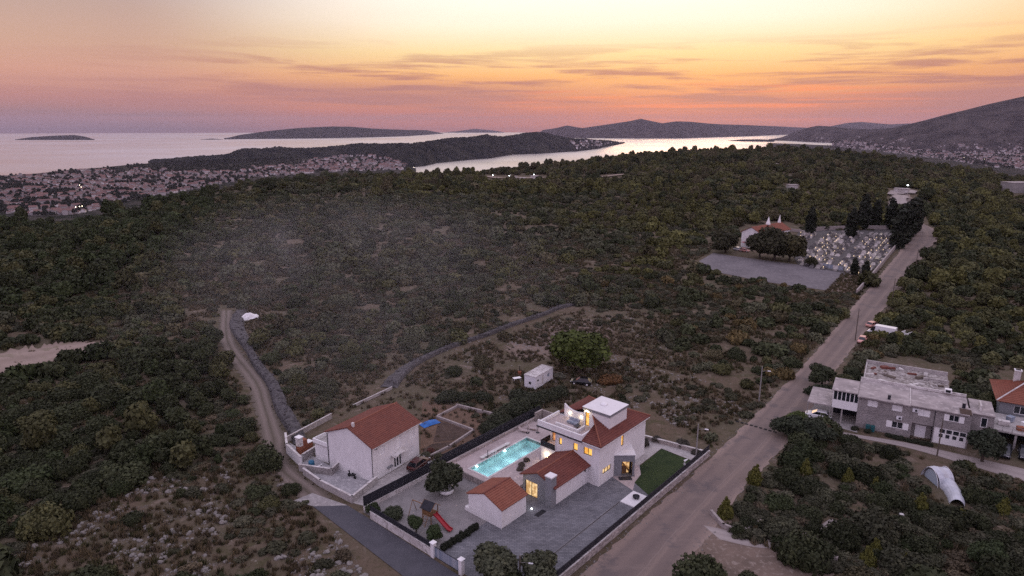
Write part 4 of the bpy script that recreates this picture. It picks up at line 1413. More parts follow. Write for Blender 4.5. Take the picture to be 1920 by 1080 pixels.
X, Y, Z = Vector((1, 0, 0)), Vector((0, 1, 0)), Vector((0, 0, 1))
vi = thing('villa', 'white two storey villa with red hip roof and lit amber windows beside the pool', 'villa', FV.w(0, 0, 0), FV.a)
w = MB().mat('white_render')
w.wall((0, 0, 0), Y, 7.8, 6.2, [(1.3, 2.75, 4.3, 5.45), (3.8, 4.6, 4.3, 5.45), (6.65, 7.2, 4.3, 5.4)], X)
w.wall((0, 0, 0), X, 12.9, 6.2, [(5.8, 6.5, 4.05, 5.8), (.95, 3.2, 1.5, 2.4), (4.6, 7.6, 0, 2.6)], Y)
w.quad((12.9, 0, 0), (12.9, 10.5, 0), (12.9, 10.5, 6.2), (12.9, 0, 6.2))
w.quad((0, 10.5, 0), (12.9, 10.5, 0), (12.9, 10.5, 3), (0, 10.5, 3)); w.quad((2.2, 10.5, 3), (12.9, 10.5, 3), (12.9, 10.5, 6.2), (2.2, 10.5, 6.2))
w.quad((0, 7.8, 0), (0, 10.5, 0), (0, 10.5, 3), (0, 7.8, 3))
w.quad((0, 7.8, 3), (2.2, 7.8, 3), (2.2, 7.8, 6.2), (0, 7.8, 6.2))
w.wall((2.2, 7.8, 3), Y, 2.7, 3.2, [(.4, 2.3, .1, 2.4)], X)
w.bx(-.1, 2.2, 7.8, 10.6, 2.86, 3.02)
w.build('wall', vi)
window(vi, (0, 1.3, 4.3), Y, -X, 1.45, 1.15); window(vi, (0, 3.8, 4.3), Y, -X, .8, 1.15, bars=0); window(vi, (0, 6.65, 4.3), Y, -X, .55, 1.1, bars=0)
window(vi, (5.8, 0, 4.05), X, -Y, .7, 1.75, bars=0); window(vi, (.95, 0, 1.5), X, -Y, 2.25, .9, 'win_warm', 2)
window(vi, (2.2, 8.2, 3.1), Y, -X, 1.9, 2.3, 'win_orange', 1)
r = MB().mat('charcoal_mesh'); r.bx(-.12, -.06, 7.85, 10.55, 3.02, 3.95); r.bx(-.06, 2.2, 10.5, 10.56, 3.02, 3.95); r.build('balcony_rail', vi)
e = MB().mat('white_render'); e.bx(-.45, 13.3, -.45, 11.0, 6.2, 6.42); e.build('eave_slab', vi)
gt = MB().mat('charcoal_metal'); gt.bx(-.52, -.46, 2.7, 11.05, 6.18, 6.4); gt.bx(-.52, 5, 11.01, 11.08, 6.18, 6.4); gt.build('gutter', vi)
gt = MB().mat('white_metal'); gt.tube([(-.06, 7.75, 6.2), (-.06, 7.75, 0)], .05, 6); gt.build('downpipe', vi)
rf = MB().mat('tile_red')
rf.tiles((-.5, -.5, 6.43), (13.35, -.5, 6.43), (7.9, 5.3, 8.97), (5.3, 5.3, 8.97), 17, 40)
rf.tiles((-.5, 2.75, 6.43), (-.5, -.5, 6.43), (2.75, 2.75, 7.87), (2.74, 2.75, 7.87), 10, 10)
rf.tiles((13.35, -.5, 6.43), (13.35, 11.05, 6.43), (7.9, 5.31, 8.97), (7.9, 5.3, 8.97), 17, 34)
rf.tiles((13.35, 11.05, 6.43), (5.0, 11.05, 6.43), (5.3, 5.3, 8.97), (7.9, 5.3, 8.97), 17, 26)
ro = rf.build('roof', vi)
h_ = MB().mat('tile_orange')
h_.tube([(-.5, -.5, 6.6), (3.9, 3.9, 8.54)], .11, 6); h_.tube([(13.35, -.5, 6.6), (8.7, 4.4, 8.7)], .11, 6); h_.tube([(13.35, 11.05, 6.6), (8.0, 5.6, 9.0)], .11, 6)
h_.build('ridge_tiles', ro)
tp = MB().mat('white_render')
tp.bx(-.42, -.17, 3.0, 10.95, 6.42, 7.25); tp.bx(-.42, 3.9, 2.76, 3.0, 6.42, 7.3); tp.bx(-.17, 4.9, 10.72, 10.95, 6.42, 6.95)
tp.bx(1.2, 1.42, 4.9, 8.8, 6.47, 6.95); tp.bx(1.2, 3.2, 4.7, 4.9, 6.47, 6.95)
tp.build('parapet', vi)
tf = MB().mat('terrace_stone'); tf.bx(-.17, 4.7, 3.0, 10.72, 6.42, 6.47); tf.build('terrace_floor', vi)
cw = MB().mat('white_render')
prof = [(5.5, 8.25), (6.4, 7.95), (7.3, 7.8), (8.2, 7.85), (9.0, 8.1), (9.7, 8.55)]
for (ya, za), (yb, zb) in zip(prof[:-1], prof[1:]):
    vs = [(4.7, ya, 6.43), (4.95, ya, 6.43), (4.95, yb, 6.43), (4.7, yb, 6.43), (4.7, ya, za), (4.95, ya, za), (4.95, yb, zb), (4.7, yb, zb)]
    cw.add(vs, [(4, 5, 6, 7), (0, 4, 7, 3), (1, 2, 6, 5)] + ([(0, 1, 5, 4)] if ya == 5.5 else []) + ([(3, 7, 6, 2)] if yb == 9.7 else []))
cw.build('curved_wall', vi)
tw = MB().mat('white_render')
tw.wall((3.9, 1, 6.42), Y, 4.5, 2.8, [(3.55, 4.25, .1, 2.35)], X)
tw.quad((3.9, 1, 6.42), (8.7, 1, 6.42), (8.7, 1, 9.22), (3.9, 1, 9.22)); tw.quad((8.7, 1, 6.42), (8.7, 5.5, 6.42), (8.7, 5.5, 9.22), (8.7, 1, 9.22)); tw.quad((3.9, 5.5, 6.42), (3.9, 5.5, 9.22), (8.7, 5.5, 9.22), (8.7, 5.5, 6.42))
two = tw.build('tower', vi)
window(two, (3.9, 4.55, 6.52), Y, -X, .7, 2.25, 'win_amber', 0)
cp = MB().mat('grey_render'); cp.bx(3.75, 8.85, .85, 5.65, 9.1, 9.5); cp.mat('white_render').bx(3.7, 8.9, .8, 5.7, 9.5, 9.56)
cpo = cp.build('tower_cap', two)
MB().mat('white_paint').lathe([(.55, 0), (.55, .12), (.4, .25), (.15, .33), (.01, .35)], (6.4, 3.6, 9.56), 14).build('skylight', cpo, True)
# entrance porch, a wedge turned towards the gate
po = MB().mat('grey_render')
a, b, c = Vector((3.95, -.02, 0)), Vector((6.0, -2.3, 0)), Vector((8.5, -.02, 0)); u1 = (b - a).normalized(); ni = Vector((-u1.y, u1.x, 0)); L1 = (b - a).length
if ni.y < 0: ni = -ni
po.wall(a, u1, L1, 3.4, [(1.15, 2.75, 0, 2.35)], ni, .3)
u2 = (c - b).normalized(); po.mat('white_render'); n2 = Vector((-u2.y, u2.x, 0)); n2 = n2 if n2.y > 0 else -n2
po.wall(b, u2, (c - b).length, 3.4, [], n2)
pr_ = po.build('porch', vi)
MB().mat('white_render').prism([(3.85, -.02), (6.02, -2.45), (8.65, -.02)], 3.4, 3.5).build('porch_roof', pr_)
en = MB().mat('win_hall'); p0 = a + u1 * 1.15 + ni * 1.1; p1 = a + u1 * 2.75 + ni * 1.1
en.quad(p0 + Z * .02, p1 + Z * .02, p1 + Z * 2.35, p0 + Z * 2.35); en.build('hall_light', pr_)
st = MB().mat('wood'); q0 = a + u1 * 1.2 + ni * .8
for k in range(7):
    st.box(q0 + u1 * (.1 + .2 * k) + Z * (1.9 - .26 * k), (.3, .3, .1), math.atan2(u1.y, u1.x))
st.box(q0 + u1 * .45 + Z * .65, (.75, .08, 1.25), math.atan2(u1.y, u1.x))
st.build('stair', pr_)
dr = MB().mat('dark_frame'); q1 = a + u1 * 2.35 + ni * .35
dr.box(q1 + Z * 1.3 + u1 * .15, (.35, .06, 2.1), math.atan2(u1.y, u1.x) + .3); dr.build('door', pr_)
fm = MB().mat('charcoal_metal')
for k in (1.17, 2.73): fm.box(a + u1 * k + ni * .1 + Z * 1.17, (.06, .1, 2.34), math.atan2(u1.y, u1.x))
fm.build('door_frame', pr_)
MB().mat('charcoal_metal').box(a + u1 * 1.6 - ni * .75 + Z * .09, (1.9, .9, .1), math.atan2(u1.y, u1.x)).build('doormat', pr_)
# garage wing
gw = MB().mat('white_render')
gw.quad((-8.3, 1.9, 0), (0, 1.9, 0), (0, 1.9, 2.85), (-8.3, 1.9, 2.85)); gw.quad((-8.3, 7.2, 0), (-8.3, 7.2, 2.85), (0, 7.2, 2.85), (0, 7.2, 0))
gwo = gw.build('wing_wall', vi)
gg = MB().mat('grey_render')
gg.wall((-8.3, 1.9, 0), Y, 5.3, 2.85, [(2.7, 4.9, .05, 2.35)], X); gg.tri((-8.3, 1.9, 2.85), (-8.3, 7.2, 2.85), (-8.3, 4.55, 4.0)); gg.build('wing_gable', vi)
window(vi, (-8.3, 4.6, .05), Y, -X, 2.2, 2.3, 'win_warm', 1)
gr = MB().mat('tile_red')
gr.tiles((-8.45, 1.45, 2.78), (0, 1.45, 2.78), (0, 4.55, 4.08), (-8.45, 4.55, 4.08), 10, 26); gr.tiles((0, 7.65, 2.78), (-8.45, 7.65, 2.78), (-8.45, 4.55, 4.08), (0, 4.55, 4.08), 10, 26)
gro = gr.build('wing_roof', vi)
MB().mat('tile_orange').tube([(-8.5, 4.55, 4.22), (0, 4.55, 4.22)], .12, 6).build('ridge_tiles', gro)
ch = MB().mat('grey_render'); ch.bx(-8.85, -7.75, 1.75, 2.8, 0, 4.5); ch.mat('white_render').bx(-8.93, -7.67, 1.67, 2.88, 4.5, 4.66); ch.build('chimney', vi)
MB().mat('black_plastic').box((-.8, 1.82, 2.3), (.2, .14, .25)).build('wall_vent', vi)
lm = MB().mat('lamp_glow').box((-.09, 9.3, 1.75), (.12, .18, .22)); lm.build('wall_lamp', vi)
for y_, z_ in ((6.5, 7.3), (8.6, 7.35)):
    MB().mat('lamp_glow').box((4.63, y_, z_), (.09, .2, .12)).build('wall_lamp', vi)
MB().mat('lamp_glow').box((3.82, 4.95, 9.05), (.12, .3, .14)).build('wall_lamp', vi)
lamp('villa_lamp', (-.45, 9.3, 1.75), 45, (1, .78, .5), parent=vi)
lamp('villa_lamp', (4.35, 6.5, 7.2), 9, (1, .8, .5), parent=vi); lamp('villa_lamp', (4.35, 8.6, 7.2), 9, (1, .8, .5), parent=vi)
lamp('villa_lamp', (3.5, 4.95, 8.9), 16, (1, .82, .5), parent=vi)
lamp('villa_lamp', (1.2, 9.2, 5.4), 22, (1, .5, .2), parent=vi)
lamp('villa_lamp', tuple(a + u1 * 1.9 + ni * .55 + Z * 2.1), 14, (1, .66, .34), parent=vi)
for nm, pts in (('satellite_mast', None),):
    pass
# clothes rack / sun shades on the roof terrace
MB().mat('charcoal_metal').box((2.6, 5.7, 6.85), (1.1, .7, .06)).tube([(2.6, 5.7, 6.47), (2.6, 5.7, 6.85)], .05, 6).build('side_table')
tb = [o for o in COL.objects if o.name == 'side_table'][0]; tb.location = FV.w(0, 0, 0); tb.rotation_euler = (0, 0, FV.a)
tag(tb, 'low dark table standing on the lit roof terrace', 'table')
sf = thing('lounge_sofa', 'blue grey lounge sofa on the lit roof terrace', 'sofa', FV.w(3.3, 7.0, 6.47), FV.a)
MB().mat('banner').bx(-.4, .4, -.9, .9, .08, .42).build('seat', sf); MB().mat('banner').bx(.25, .42, -.9, .9, .42, .8).build('backrest', sf)

# annex
an = thing('garden_house', 'small white garden house with orange tiled gable roof in front of the villa wing', 'garden house', FV.w(-16.62, 3.83, 0), FV.a)
aw = MB().mat('white_render'); aw.bx(0, 4.95, 0, 5.85, 0, 2.72)
for x_ in (0, 4.95): aw.tri((x_, 0, 2.72), (x_, 5.85, 2.72), (x_, 2.92, 3.85))
aw.build('wall', an)
ar = MB().mat('tile_orange')
ar.tiles((-.12, -.25, 2.66), (5.07, -.25, 2.66), (5.07, 2.92, 3.9), (-.12, 2.92, 3.9), 10, 16); ar.tiles((5.07, 6.1, 2.66), (-.12, 6.1, 2.66), (-.12, 2.92, 3.9), (5.07, 2.92, 3.9), 10, 16)
aro = ar.build('roof', an)
MB().mat('tile_red').tube([(-.15, 2.92, 4.03), (5.1, 2.92, 4.03)], .11, 6).build('ridge_tiles', aro)
MB().mat('white_metal').tube([(-.05, -.06, 2.7), (-.05, -.06, 0)], .05, 6).build('downpipe', an)
MB().mat('white_render').bx(.0, .6, 5.85, 6.6, 0, .55).build('step', an)
gl_ = thing('ground_light', 'small white spotlight set in the paving between garden house and villa wing', 'light', FV.w(-10.6, 3.7, .03), 0)
MB().mat('charcoal_metal').lathe([(.16, 0), (.16, .06)], n=10).build('housing', gl_); MB().mat('cool_glow').lathe([(.11, .06), (.10, .09)], n=10).build('lens', gl_)
lamp('ground_lamp', FV.w(-10.6, 3.7, .4), 6, (.9, .95, 1), .05)
lamp('passage_lamp', FV.w(-9.6, 7.2, 2.2), 14, (1, .75, .45), .1)
gr_ = thing('drain_grate', 'dark rectangular drain grate in the paving beside the garden house', 'grate', FV.w(-10.6, 2.2, .03), FV.a)
MB().mat('charcoal_metal').bx(-.9, .9, -.35, .35, 0, .05).build('frame', gr_)
for k in range(6): MB().mat('dark_frame').bx(-.75 + .25 * k, -.67 + .25 * k, -.3, .3, .05, .08).build('bar', gr_)

# pool and its terrace
pt = MB().mat('terrace_stone')
PX0, PX1, PY0, PY1, TZ = -9.0, 4.35, 13.25, 16.95, .5
for x0, x1, y0, y1 in ((-10.6, 0, 8.2, PY0), (0, 12.2, 10.55, PY0), (-10.6, PX0, PY0, PY1), (PX1, 12.2, PY0, PY1), (-10.6, 12.2, PY1, 20.0)):
    pt.bx(x0, x1, y0, y1, 0, TZ)
po_ = pt.build('pool_terrace'); po_.location = FV.w(0, 0); po_.rotation_euler = (0, 0, FV.a); tag(po_, kind='structure')
pl = thing('swimming_pool', 'lit turquoise swimming pool with pale stone rim beside the villa', 'pool', FV.w(0, 0), FV.a)
bs = MB().mat('water_tile'); zb = -.95
bs.quad((PX0, PY0, zb), (PX1, PY0, zb), (PX1, PY1, zb), (PX0, PY1, zb))
for p, q in (((PX0, PY0), (PX1, PY0)), ((PX1, PY0), (PX1, PY1)), ((PX1, PY1), (PX0, PY1)), ((PX0, PY1), (PX0, PY0))):
    bs.quad((*q, zb), (*p, zb), (*p, TZ + .01), (*q, TZ + .01))
bs.build('basin', pl)
cg = MB().mat('coping')
for x0, x1, y0, y1 in ((PX0 - .3, PX1 + .3, PY0 - .3, PY0), (PX0 - .3, PX1 + .3, PY1, PY1 + .3), (PX0 - .3, PX0, PY0, PY1), (PX1, PX1 + .3, PY0, PY1)): cg.bx(x0, x1, y0, y1, TZ, TZ + .06)
cg.build('coping', pl)
MB().mat('pool_water').quad((PX0, PY0, .38), (PX1, PY0, .38), (PX1, PY1, .38), (PX0, PY1, .38)).build('water', pl)
for x_ in (-7.6, -1.2):
    MB().mat('cool_glow').lathe([(.16, 0), (.14, .05)], (0, 0, 0), 12).build('pool_light', pl).location = (x_, PY1 - .12, .33)
for x_, e_ in ((-7.6, 42), (-4.4, 34), (-1.2, 42), (2.0, 38)): lamp('pool_lamp', (x_, PY1 - 1.5, -.05), e_, (.9, .98, 1), .5, pl)  # unseen lamps: two for the pool lights, two added to even the glow
ld_ = MB().mat('white_metal')
for s_ in (0, .5): ld_.tube([(PX0 + 5.0 + s_, PY1 + .3, TZ + .02), (PX0 + 5.0 + s_, PY1 + .25, TZ + .7), (PX0 + 5.0 + s_, PY1 - .1, TZ + .7), (PX0 + 5.0 + s_, PY1 - .15, -.3)], .03, 6)
ld_.build('ladder', pl)
pw = MB().mat('pale_block'); pw.bx(-10.85, 12.2, 20.0, 20.35, 0, 1.0); pw.bx(-10.85, -10.6, 12.2, 20.0, 0, .95); pw.bx(11.95, 12.2, 16.5, 20.0, .5, 2.0)
o = pw.build('terrace_wall'); o.location = FV.w(0, 0); o.rotation_euler = (0, 0, FV.a); tag(o, 'pale low stone wall round the pool terrace', 'wall')
sc_ = MB().mat('pale_block'); sc_.prism([(10.0, 19.6), (12.1, 19.6), (12.1, 19.9), (10.0, 19.9)], .5, 2.1)
o = sc_.build('screen_wall'); o.location = FV.w(0, 0); o.rotation_euler = (0, 0, FV.a); tag(o, 'pale stone screen wall at the far corner of the pool terrace', 'wall')
bn = thing('pool_bench', 'long pale slab bench along the fence side of the pool', 'bench', FV.w(-2.7, 17.55, TZ), FV.a)
MB().mat('coping').bx(-3.3, 3.3, -.28, .28, .34, .42).build('seat', bn)
for x_ in (-2.8, 0, 2.8): MB().mat('coping').bx(x_ - .15, x_ + .15, -.22, .22, 0, .34).build('leg', bn)
pu = thing('pool_shower', 'dark slim pool shower standing between bench and pool', 'shower', FV.w(-4.8, 17.2, TZ), FV.a)
MB().mat('charcoal_metal').tube([(0, 0, 0), (0, 0, 1.3), (0, -.25, 1.4)], .05, 8).build('pipe', pu); MB().mat('charcoal_metal').lathe([(.13, 0), (.15, .1)], n=10).build('base', pu)
for k, (x_, y_) in enumerate(((5.7, 17.9), (6.9, 16.7))):
    um = thing('sun_umbrella', 'folded grey sun umbrella at the far end of the pool, %s' % ('nearer the stone wall' if k == 0 else 'nearer the villa balcony'), 'umbrella', FV.w(x_, y_, TZ), 0, 'folded umbrellas by the pool')
    MB().mat('steel_pole').tube([(0, 0, 0), (0, 0, 2.3)], .035, 6).build('pole', um); MB().mat('charcoal_metal').lathe([(.3, 0), (.3, .08), (.1, .12)], n=12).build('base', um)
    MB().mat('terrace_stone').lathe([(.12, .8), (.2, 1.0), (.14, 1.8), (.03, 2.35)], n=10).build('canopy', um)
for k in range(2):
    lo = thing('sun_lounger', 'grey sun lounger on the pool terrace, %s of the pair by the umbrellas' % ('first' if k == 0 else 'second'), 'lounger', FV.w(5.6 + 1.6 * k, 18.6 - .5 * k, TZ), FV.a + .3, 'loungers by the pool')
    MB().mat('terrace_stone').bx(-.33, .33, -.9, .5, .25, .36).build('seat', lo)
    b_ = MB().mat('terrace_stone'); b_.add([(-.33, .5, .3), (.33, .5, .3), (.33, 1.0, .75), (-.33, 1.0, .75), (-.33, .5, .38), (.33, .5, .38), (.33, .96, .82), (-.33, .96, .82)], [(0, 3, 2, 1), (4, 5, 6, 7), (0, 1, 5, 4), (2, 3, 7, 6), (0, 4, 7, 3), (1, 2, 6, 5)]); b_.build('backrest', lo)
    for x_, y_ in ((-.28, -.8), (.28, -.8), (-.28, .4), (.28, .4)): MB().mat('white_metal').bx(x_ - .03, x_ + .03, y_ - .03, y_ + .03, 0, .25).build('leg', lo)

# boundary walls and fences of the villa
def wall_fence(name, label, p0, p1, wh, fh, frame, mat='white_dirty', thick=.25, post=2.6, base=0.0, fmat='charcoal_mesh'):
    q0, q1 = Vector(frame.w(*p0)), Vector(frame.w(*p1)); dv = q1 - q0; L_ = dv.length
    t = thing(name, label, 'wall' if wh > .3 else 'fence', q0, math.atan2(dv.y, dv.x))
    if wh > 0:
        MB().mat(mat).bx(0, L_, -thick / 2, thick / 2, 0, wh).build('wall', t)
        MB().mat('white_dirty').bx(-.03, L_ + .03, -thick / 2 - .04, thick / 2 + .04, wh, wh + .06).build('cap', t)
    if fh > 0:
        n_ = max(1, round(L_ / post)); s_ = L_ / n_; z0 = wh + (.07 if wh > 0 else .02)
        me = MB().mat(fmat).bx(.03, s_ - .03, -.02, .02, z0, z0 + fh).mesh('panel'); mp_ = MB().mat('charcoal_metal').bx(-.04, .04, -.045, .045, z0, z0 + fh + .06).mesh('post')
        for k in range(n_): part('panel', me, t, (k * s_, 0, 0))
        for k in range(n_ + 1): part('post', mp_, t, (k * s_, 0, 0))
    return t


wall_fence('boundary_wall', 'long white wall with black mesh fence on top along the straight road in front of the villa', (-25.6, -8.0), (18.9, -8.0), 1.05, .85, FV, 'villa_wall_stone', .3)
wall_fence('boundary_wall', 'white wall with black mesh fence on top along the asphalt lane by the playground', (-26.1, 6.5), (-26.1, 18.4), 1.05, .75, FV)
wall_fence('boundary_wall', 'low white wall with tall black fence between playground and the left driveway', (-25.6, 20.55), (-11, 20.55), .6, 1.45, FV)
wall_fence('mesh_fence', 'tall black mesh fence behind the pool terrace', (-10.9, 20.75), (12.6, 20.75), 0, 2.3, FV)
wall_fence('boundary_wall', 'low pale wall closing the villa court on the far side by the street lamp', (18.9, -7.8), (16.2, 10.5), .7, 0, FV, 'pale_block', .3)
ga = thing('sliding_gate', 'dark grey sliding gate between two white pillars on the asphalt lane', 'gate', FV.w(-26.1, 1.8), FV.a + math.pi / 2)
gm = MB().mat('charcoal_metal'); gm.bx(0, 4.3, -.03, .03, .12, .2); gm.bx(0, 4.3, -.03, .03, 1.5, 1.58); gm.bx(0, .08, -.03, .03, .2, 1.5); gm.bx(4.22, 4.3, -.03, .03, .2, 1.5); gm.build('gate_frame', ga)
sl = MB().mat('banner').bx(.09, 4.21, -.015, .015, 0, .17).mesh('slat')
for k in range(7): part('slat', sl, ga, (0, 0, .21 + k * .184))
for k, (y_, la) in enumerate(((6.25, 'white gate pillar with pyramid cap at the playground end of the lane gate'), (1.5, 'white gate pillar with pyramid cap at the bottom edge of the view'))):
    pi_ = thing('gate_pillar', la, 'pillar', FV.w(-26.1, y_), FV.a, 'gate pillars')
    MB().mat('white_render').bx(-.25, .25, -.25, .25, 0, 1.95).build('shaft', pi_)
    c_ = MB().mat('white_paint').bx(-.34, .34, -.34, .34, 1.95, 2.03); c_.add([(-.32, -.32, 2.03), (.32, -.32, 2.03), (.32, .32, 2.03), (-.32, .32, 2.03), (0, 0, 2.22)], [(0, 1, 4), (1, 2, 4), (2, 3, 4), (3, 0, 4)]); c_.build('cap', pi_)
# white square with a round plant
sq = thing('planter_square', 'white paved square with a dark fire bowl beside the lawn', 'planter', FV.w(.45, -6.0), FV.a)
MB().mat('white_render').bx(-1.75, 1.75, -1.6, 1.6, .03, .16).build('slab', sq); MB().mat('charcoal_metal').lathe([(.22, .16), (.45, .3), (.5, .55), (.44, .56), (.3, .35)], (.3, .3, 0), 16).build('bowl', sq)
mr = thing('stone_ring', 'white curved stone sculpture on the lawn corner by the road fence', 'sculpture', FV.w(13.6, -6.9, .05), 0)
MB().mat('white_paint').tube([(0, 0, 0), (-.35, .15, .4), (-.3, .1, .9), (.1, 0, 1.2)], [.16, .2, .18, .08], 8).build('ring', mr, True)
dc = thing('drain_channel', 'thin dark drain channel running across the paved yard from the white square', 'drain', FV.w(-19, -4.35, .035), FV.a)
MB().mat('charcoal_metal').bx(0, 17.6, -.09, .09, 0, .025).build('grating', dc); MB().mat('concrete').bx(0, 17.6, .09, .13, 0, .03).bx(0, 17.6, -.13, -.09, 0, .03).build('kerb', dc)
# playground
pg = thing('play_tower', 'wooden play tower with dark gable roof and ladder in the gravel garden', 'play tower', FV.w(-21.3, 12.1, .03), FV.a + R(8))
wm = MB().mat('wood').bx(-.05, .05, -.05, .05, 0, 2.1).mesh('post')
for x_ in (-.7, .7):
    for y_ in (-.7, .7): part('post', wm, pg, (x_, y_, 0))
MB().mat('wood').bx(-.75, .75, -.75, .75, 1.1, 1.2).build('platform', pg)
rl = MB().mat('wood').bx(-.75, .75, -.03, .03, 1.25, 1.75).mesh('side_board'); part('side_board', rl, pg, (0, .72, 0)); part('side_board', rl, pg, (-.72, 0, 0), math.pi / 2)
ro_ = MB().mat('charcoal_mesh')
for s_ in (-1, 1): ro_.add([(s_ * .95, -.9, 2.0), (s_ * .95, .9, 2.0), (0, .9, 2.75), (0, -.9, 2.75), (s_ * .95, -.9, 2.06), (s_ * .95, .9, 2.06), (0, .9, 2.82), (0, -.9, 2.82)], [(0, 1, 2, 3), (7, 6, 5, 4), (0, 3, 7, 4), (1, 5, 6, 2), (0, 4, 5, 1)])
ro_.build('roof', pg)
gb = MB().mat('wood')
for y_ in (-.93, .93):
    for s_ in (-1, 1): gb.tube([(s_ * 1.0, y_, 1.98), (0, y_, 2.8)], .045, 4)
gb.build('gable_trim', pg)
sw = MB().mat('wood'); sw.tube([(0, .75, 2.0), (0, 3.0, 2.0)], .06, 6); sw.tube([(-.8, 3.1, 0), (0, 3.0, 2.05), (.8, 3.1, 0)], .05, 6); sw.build('swing_beam', pg)
ldm = MB().mat('wood'); ldm.tube([(-1.6, -.35, 0), (-.75, -.35, 1.2)], .045, 6); ldm.tube([(-1.6, .35, 0), (-.75, .35, 1.2)], .045, 6)
for k in range(4): ldm.tube([(-1.45 + .2 * k, -.35, .22 + .28 * k), (-1.45 + .2 * k, .35, .22 + .28 * k)], .03, 5)
ldm.build('ladder', pg)
sd = MB().mat('red_plastic'); pts = [(0, -.75, 1.2), (-.1, -1.3, 1.05), (-.35, -2.6, .5), (-.5, -3.4, .22), (-.55, -3.9, .2)]
for p, q in zip(pts[:-1], pts[1:]):
    for x0, x1, z0, z1 in ((-.3, .3, 0, .05), (-.34, -.28, 0, .22), (.28, .34, 0, .22)):
        sd.add([(p[0] + x0, p[1], p[2] + z0), (p[0] + x1, p[1], p[2] + z0), (q[0] + x1, q[1], q[2] + z0), (q[0] + x0, q[1], q[2] + z0), (p[0] + x0, p[1], p[2] + z1), (p[0] + x1, p[1], p[2] + z1), (q[0] + x1, q[1], q[2] + z1), (q[0] + x0, q[1], q[2] + z1)],
               [(3, 2, 1, 0), (4, 5, 6, 7), (0, 1, 5, 4), (1, 2, 6, 5), (2, 3, 7, 6), (3, 0, 4, 7)])
sdo = sd.build('slide', pg); sdo['label'] = 'red plastic slide'


# garden plants
def plant_tree(name, label, cat, loc, r, h, trunk_h, tint_, mesh, rz=0, group=None, zs=1.0):
    t = thing(name, label, cat, loc, rz, group)
    MB().mat('bark').tube([(0, 0, -.1), (.04, .02, trunk_h * .5), (0, 0, trunk_h), (.06, -.05, trunk_h + r * .5)], [.09 * r + .03, .07 * r + .03, .05 * r + .02, .02], 7).build('trunk', t)
    for k in range(4):
        a_ = k * 1.6 + rz
        MB().mat('bark').tube([(0, 0, trunk_h * .9), (math.cos(a_) * r * .35, math.sin(a_) * r * .35, trunk_h + r * .45)], [.035 * r + .015, .012], 5).build('limb', t)
    c_ = part('crown', mesh, t, (0, 0, trunk_h - .52 * r * zs), rz, (r * 1.18, r * 1.18, r * zs * 1.1)); c_['tint'] = tint_
    return t


plant_tree('potted_olive', 'big dark tree in a white round pot between playground and pool', 'potted tree', FV.w(-15.4, 15.3, .4), 2.5, 3, .6, (.04, .047, .028), FINE[0])
MB().mat('white_paint').lathe([(.7, .03), (1.0, .3), (1.12, .85), (1.02, .86), (.95, .6)], FV.w(-15.4, 15.3), 20).build('flower_pot', None, True)
tag(bpy.data.objects['flower_pot'], 'wide white bowl pot under the big dark tree by the playground', 'flower pot')
plant_tree('ball_tree', 'small round topped tree by the lane wall, nearer the play tower', 'tree', FV.w(-24.3, 11.5), .95, 2, .75, (.042, .06, .026), FINE[1], 0, 'round topped garden trees')
plant_tree('ball_tree', 'small round topped tree by the lane wall, nearer the hedge', 'tree', FV.w(-24.0, 8.6), .95, 2, .55, (.042, .06, .026), FINE[2], 1, 'round topped garden trees')


def bushobj(name, label, cat, loc, s, tint_, mesh, group=None, rz=0):
    o = bpy.data.objects.new(name, mesh); COL.objects.link(o); o.location = loc; o.scale = s if hasattr(s, '__len__') else (s, s, s); o.rotation_euler = (0, 0, rz); o['tint'] = tint_
    return tag(o, label, cat, group)


bushobj('shrub', 'wide grey green shrub in the corner of playground wall and lane', 'shrub', FV.w(-24.3, 16.4), (1.5, 1.5, 1.3), (.05, .06, .036), FBUSH[0])
bushobj('shrub', 'dark shrub over the wall corner where driveway and lane meet', 'shrub', FV.w(-25.0, 19.3), (1.0, 1.0, 1.3), (.036, .05, .024), FBUSH[1])
hg = thing('hedge', 'low dark hedge between gravel garden and paved yard', 'hedge', FV.w(-21.6, 6.3), FV.a)
for k in range(8):
    c_ = part('foliage', FBUSH[k % 3], hg, (-2.7 + k * .78, 0, 0), k, (.5, .5, .85)); c_['tint'] = (.03, .034, .024)
for k, (x_, y_) in enumerate(((-4.4, 11.0), (-3.2, 11.7), (-1.7, 12.1))):
    bushobj('potted_plant', 'grey leafed plant along the villa wing by the pool, %s from the garden house' % ('first', 'second', 'third')[k], 'plant', FV.w(x_, y_, .5), .55, (.10, .085, .075), FBUSH[k], 'plants by the wing')
for k, (x_, y_, s_) in enumerate(((15.2, 1.6, 1.1), (18.1, .6, .9), (19.2, -3.2, 1.2), (18.4, -6.1, .8))):
    bushobj('court_shrub', ('round', 'small', 'broad', 'low')[k] + ' grey shrub in the pale court %s' % ('near the villa corner', 'by the low wall', 'in front of the street lamp', 'by the road fence')[k], 'shrub', FV.w(x_, y_), s_, (.075, .07, .062), FBUSH[k % 3])
plant_tree('olive_tree', 'left olive tree at the bottom edge inside the yard beside the wooden pole', 'olive tree', FV.w(-24.2, -2.0), 2.7, 3, .7, (.066, .072, .046), FINE[3], 0, 'olive trees at the yard corner', .75)
plant_tree('olive_tree', 'right olive tree at the bottom edge of the yard with the pole at its left', 'olive tree', FV.w(-21.4, -6.1), 2.2, 3, .8, (.066, .072, .046), FINE[0], 2, 'olive trees at the yard corner', .85)


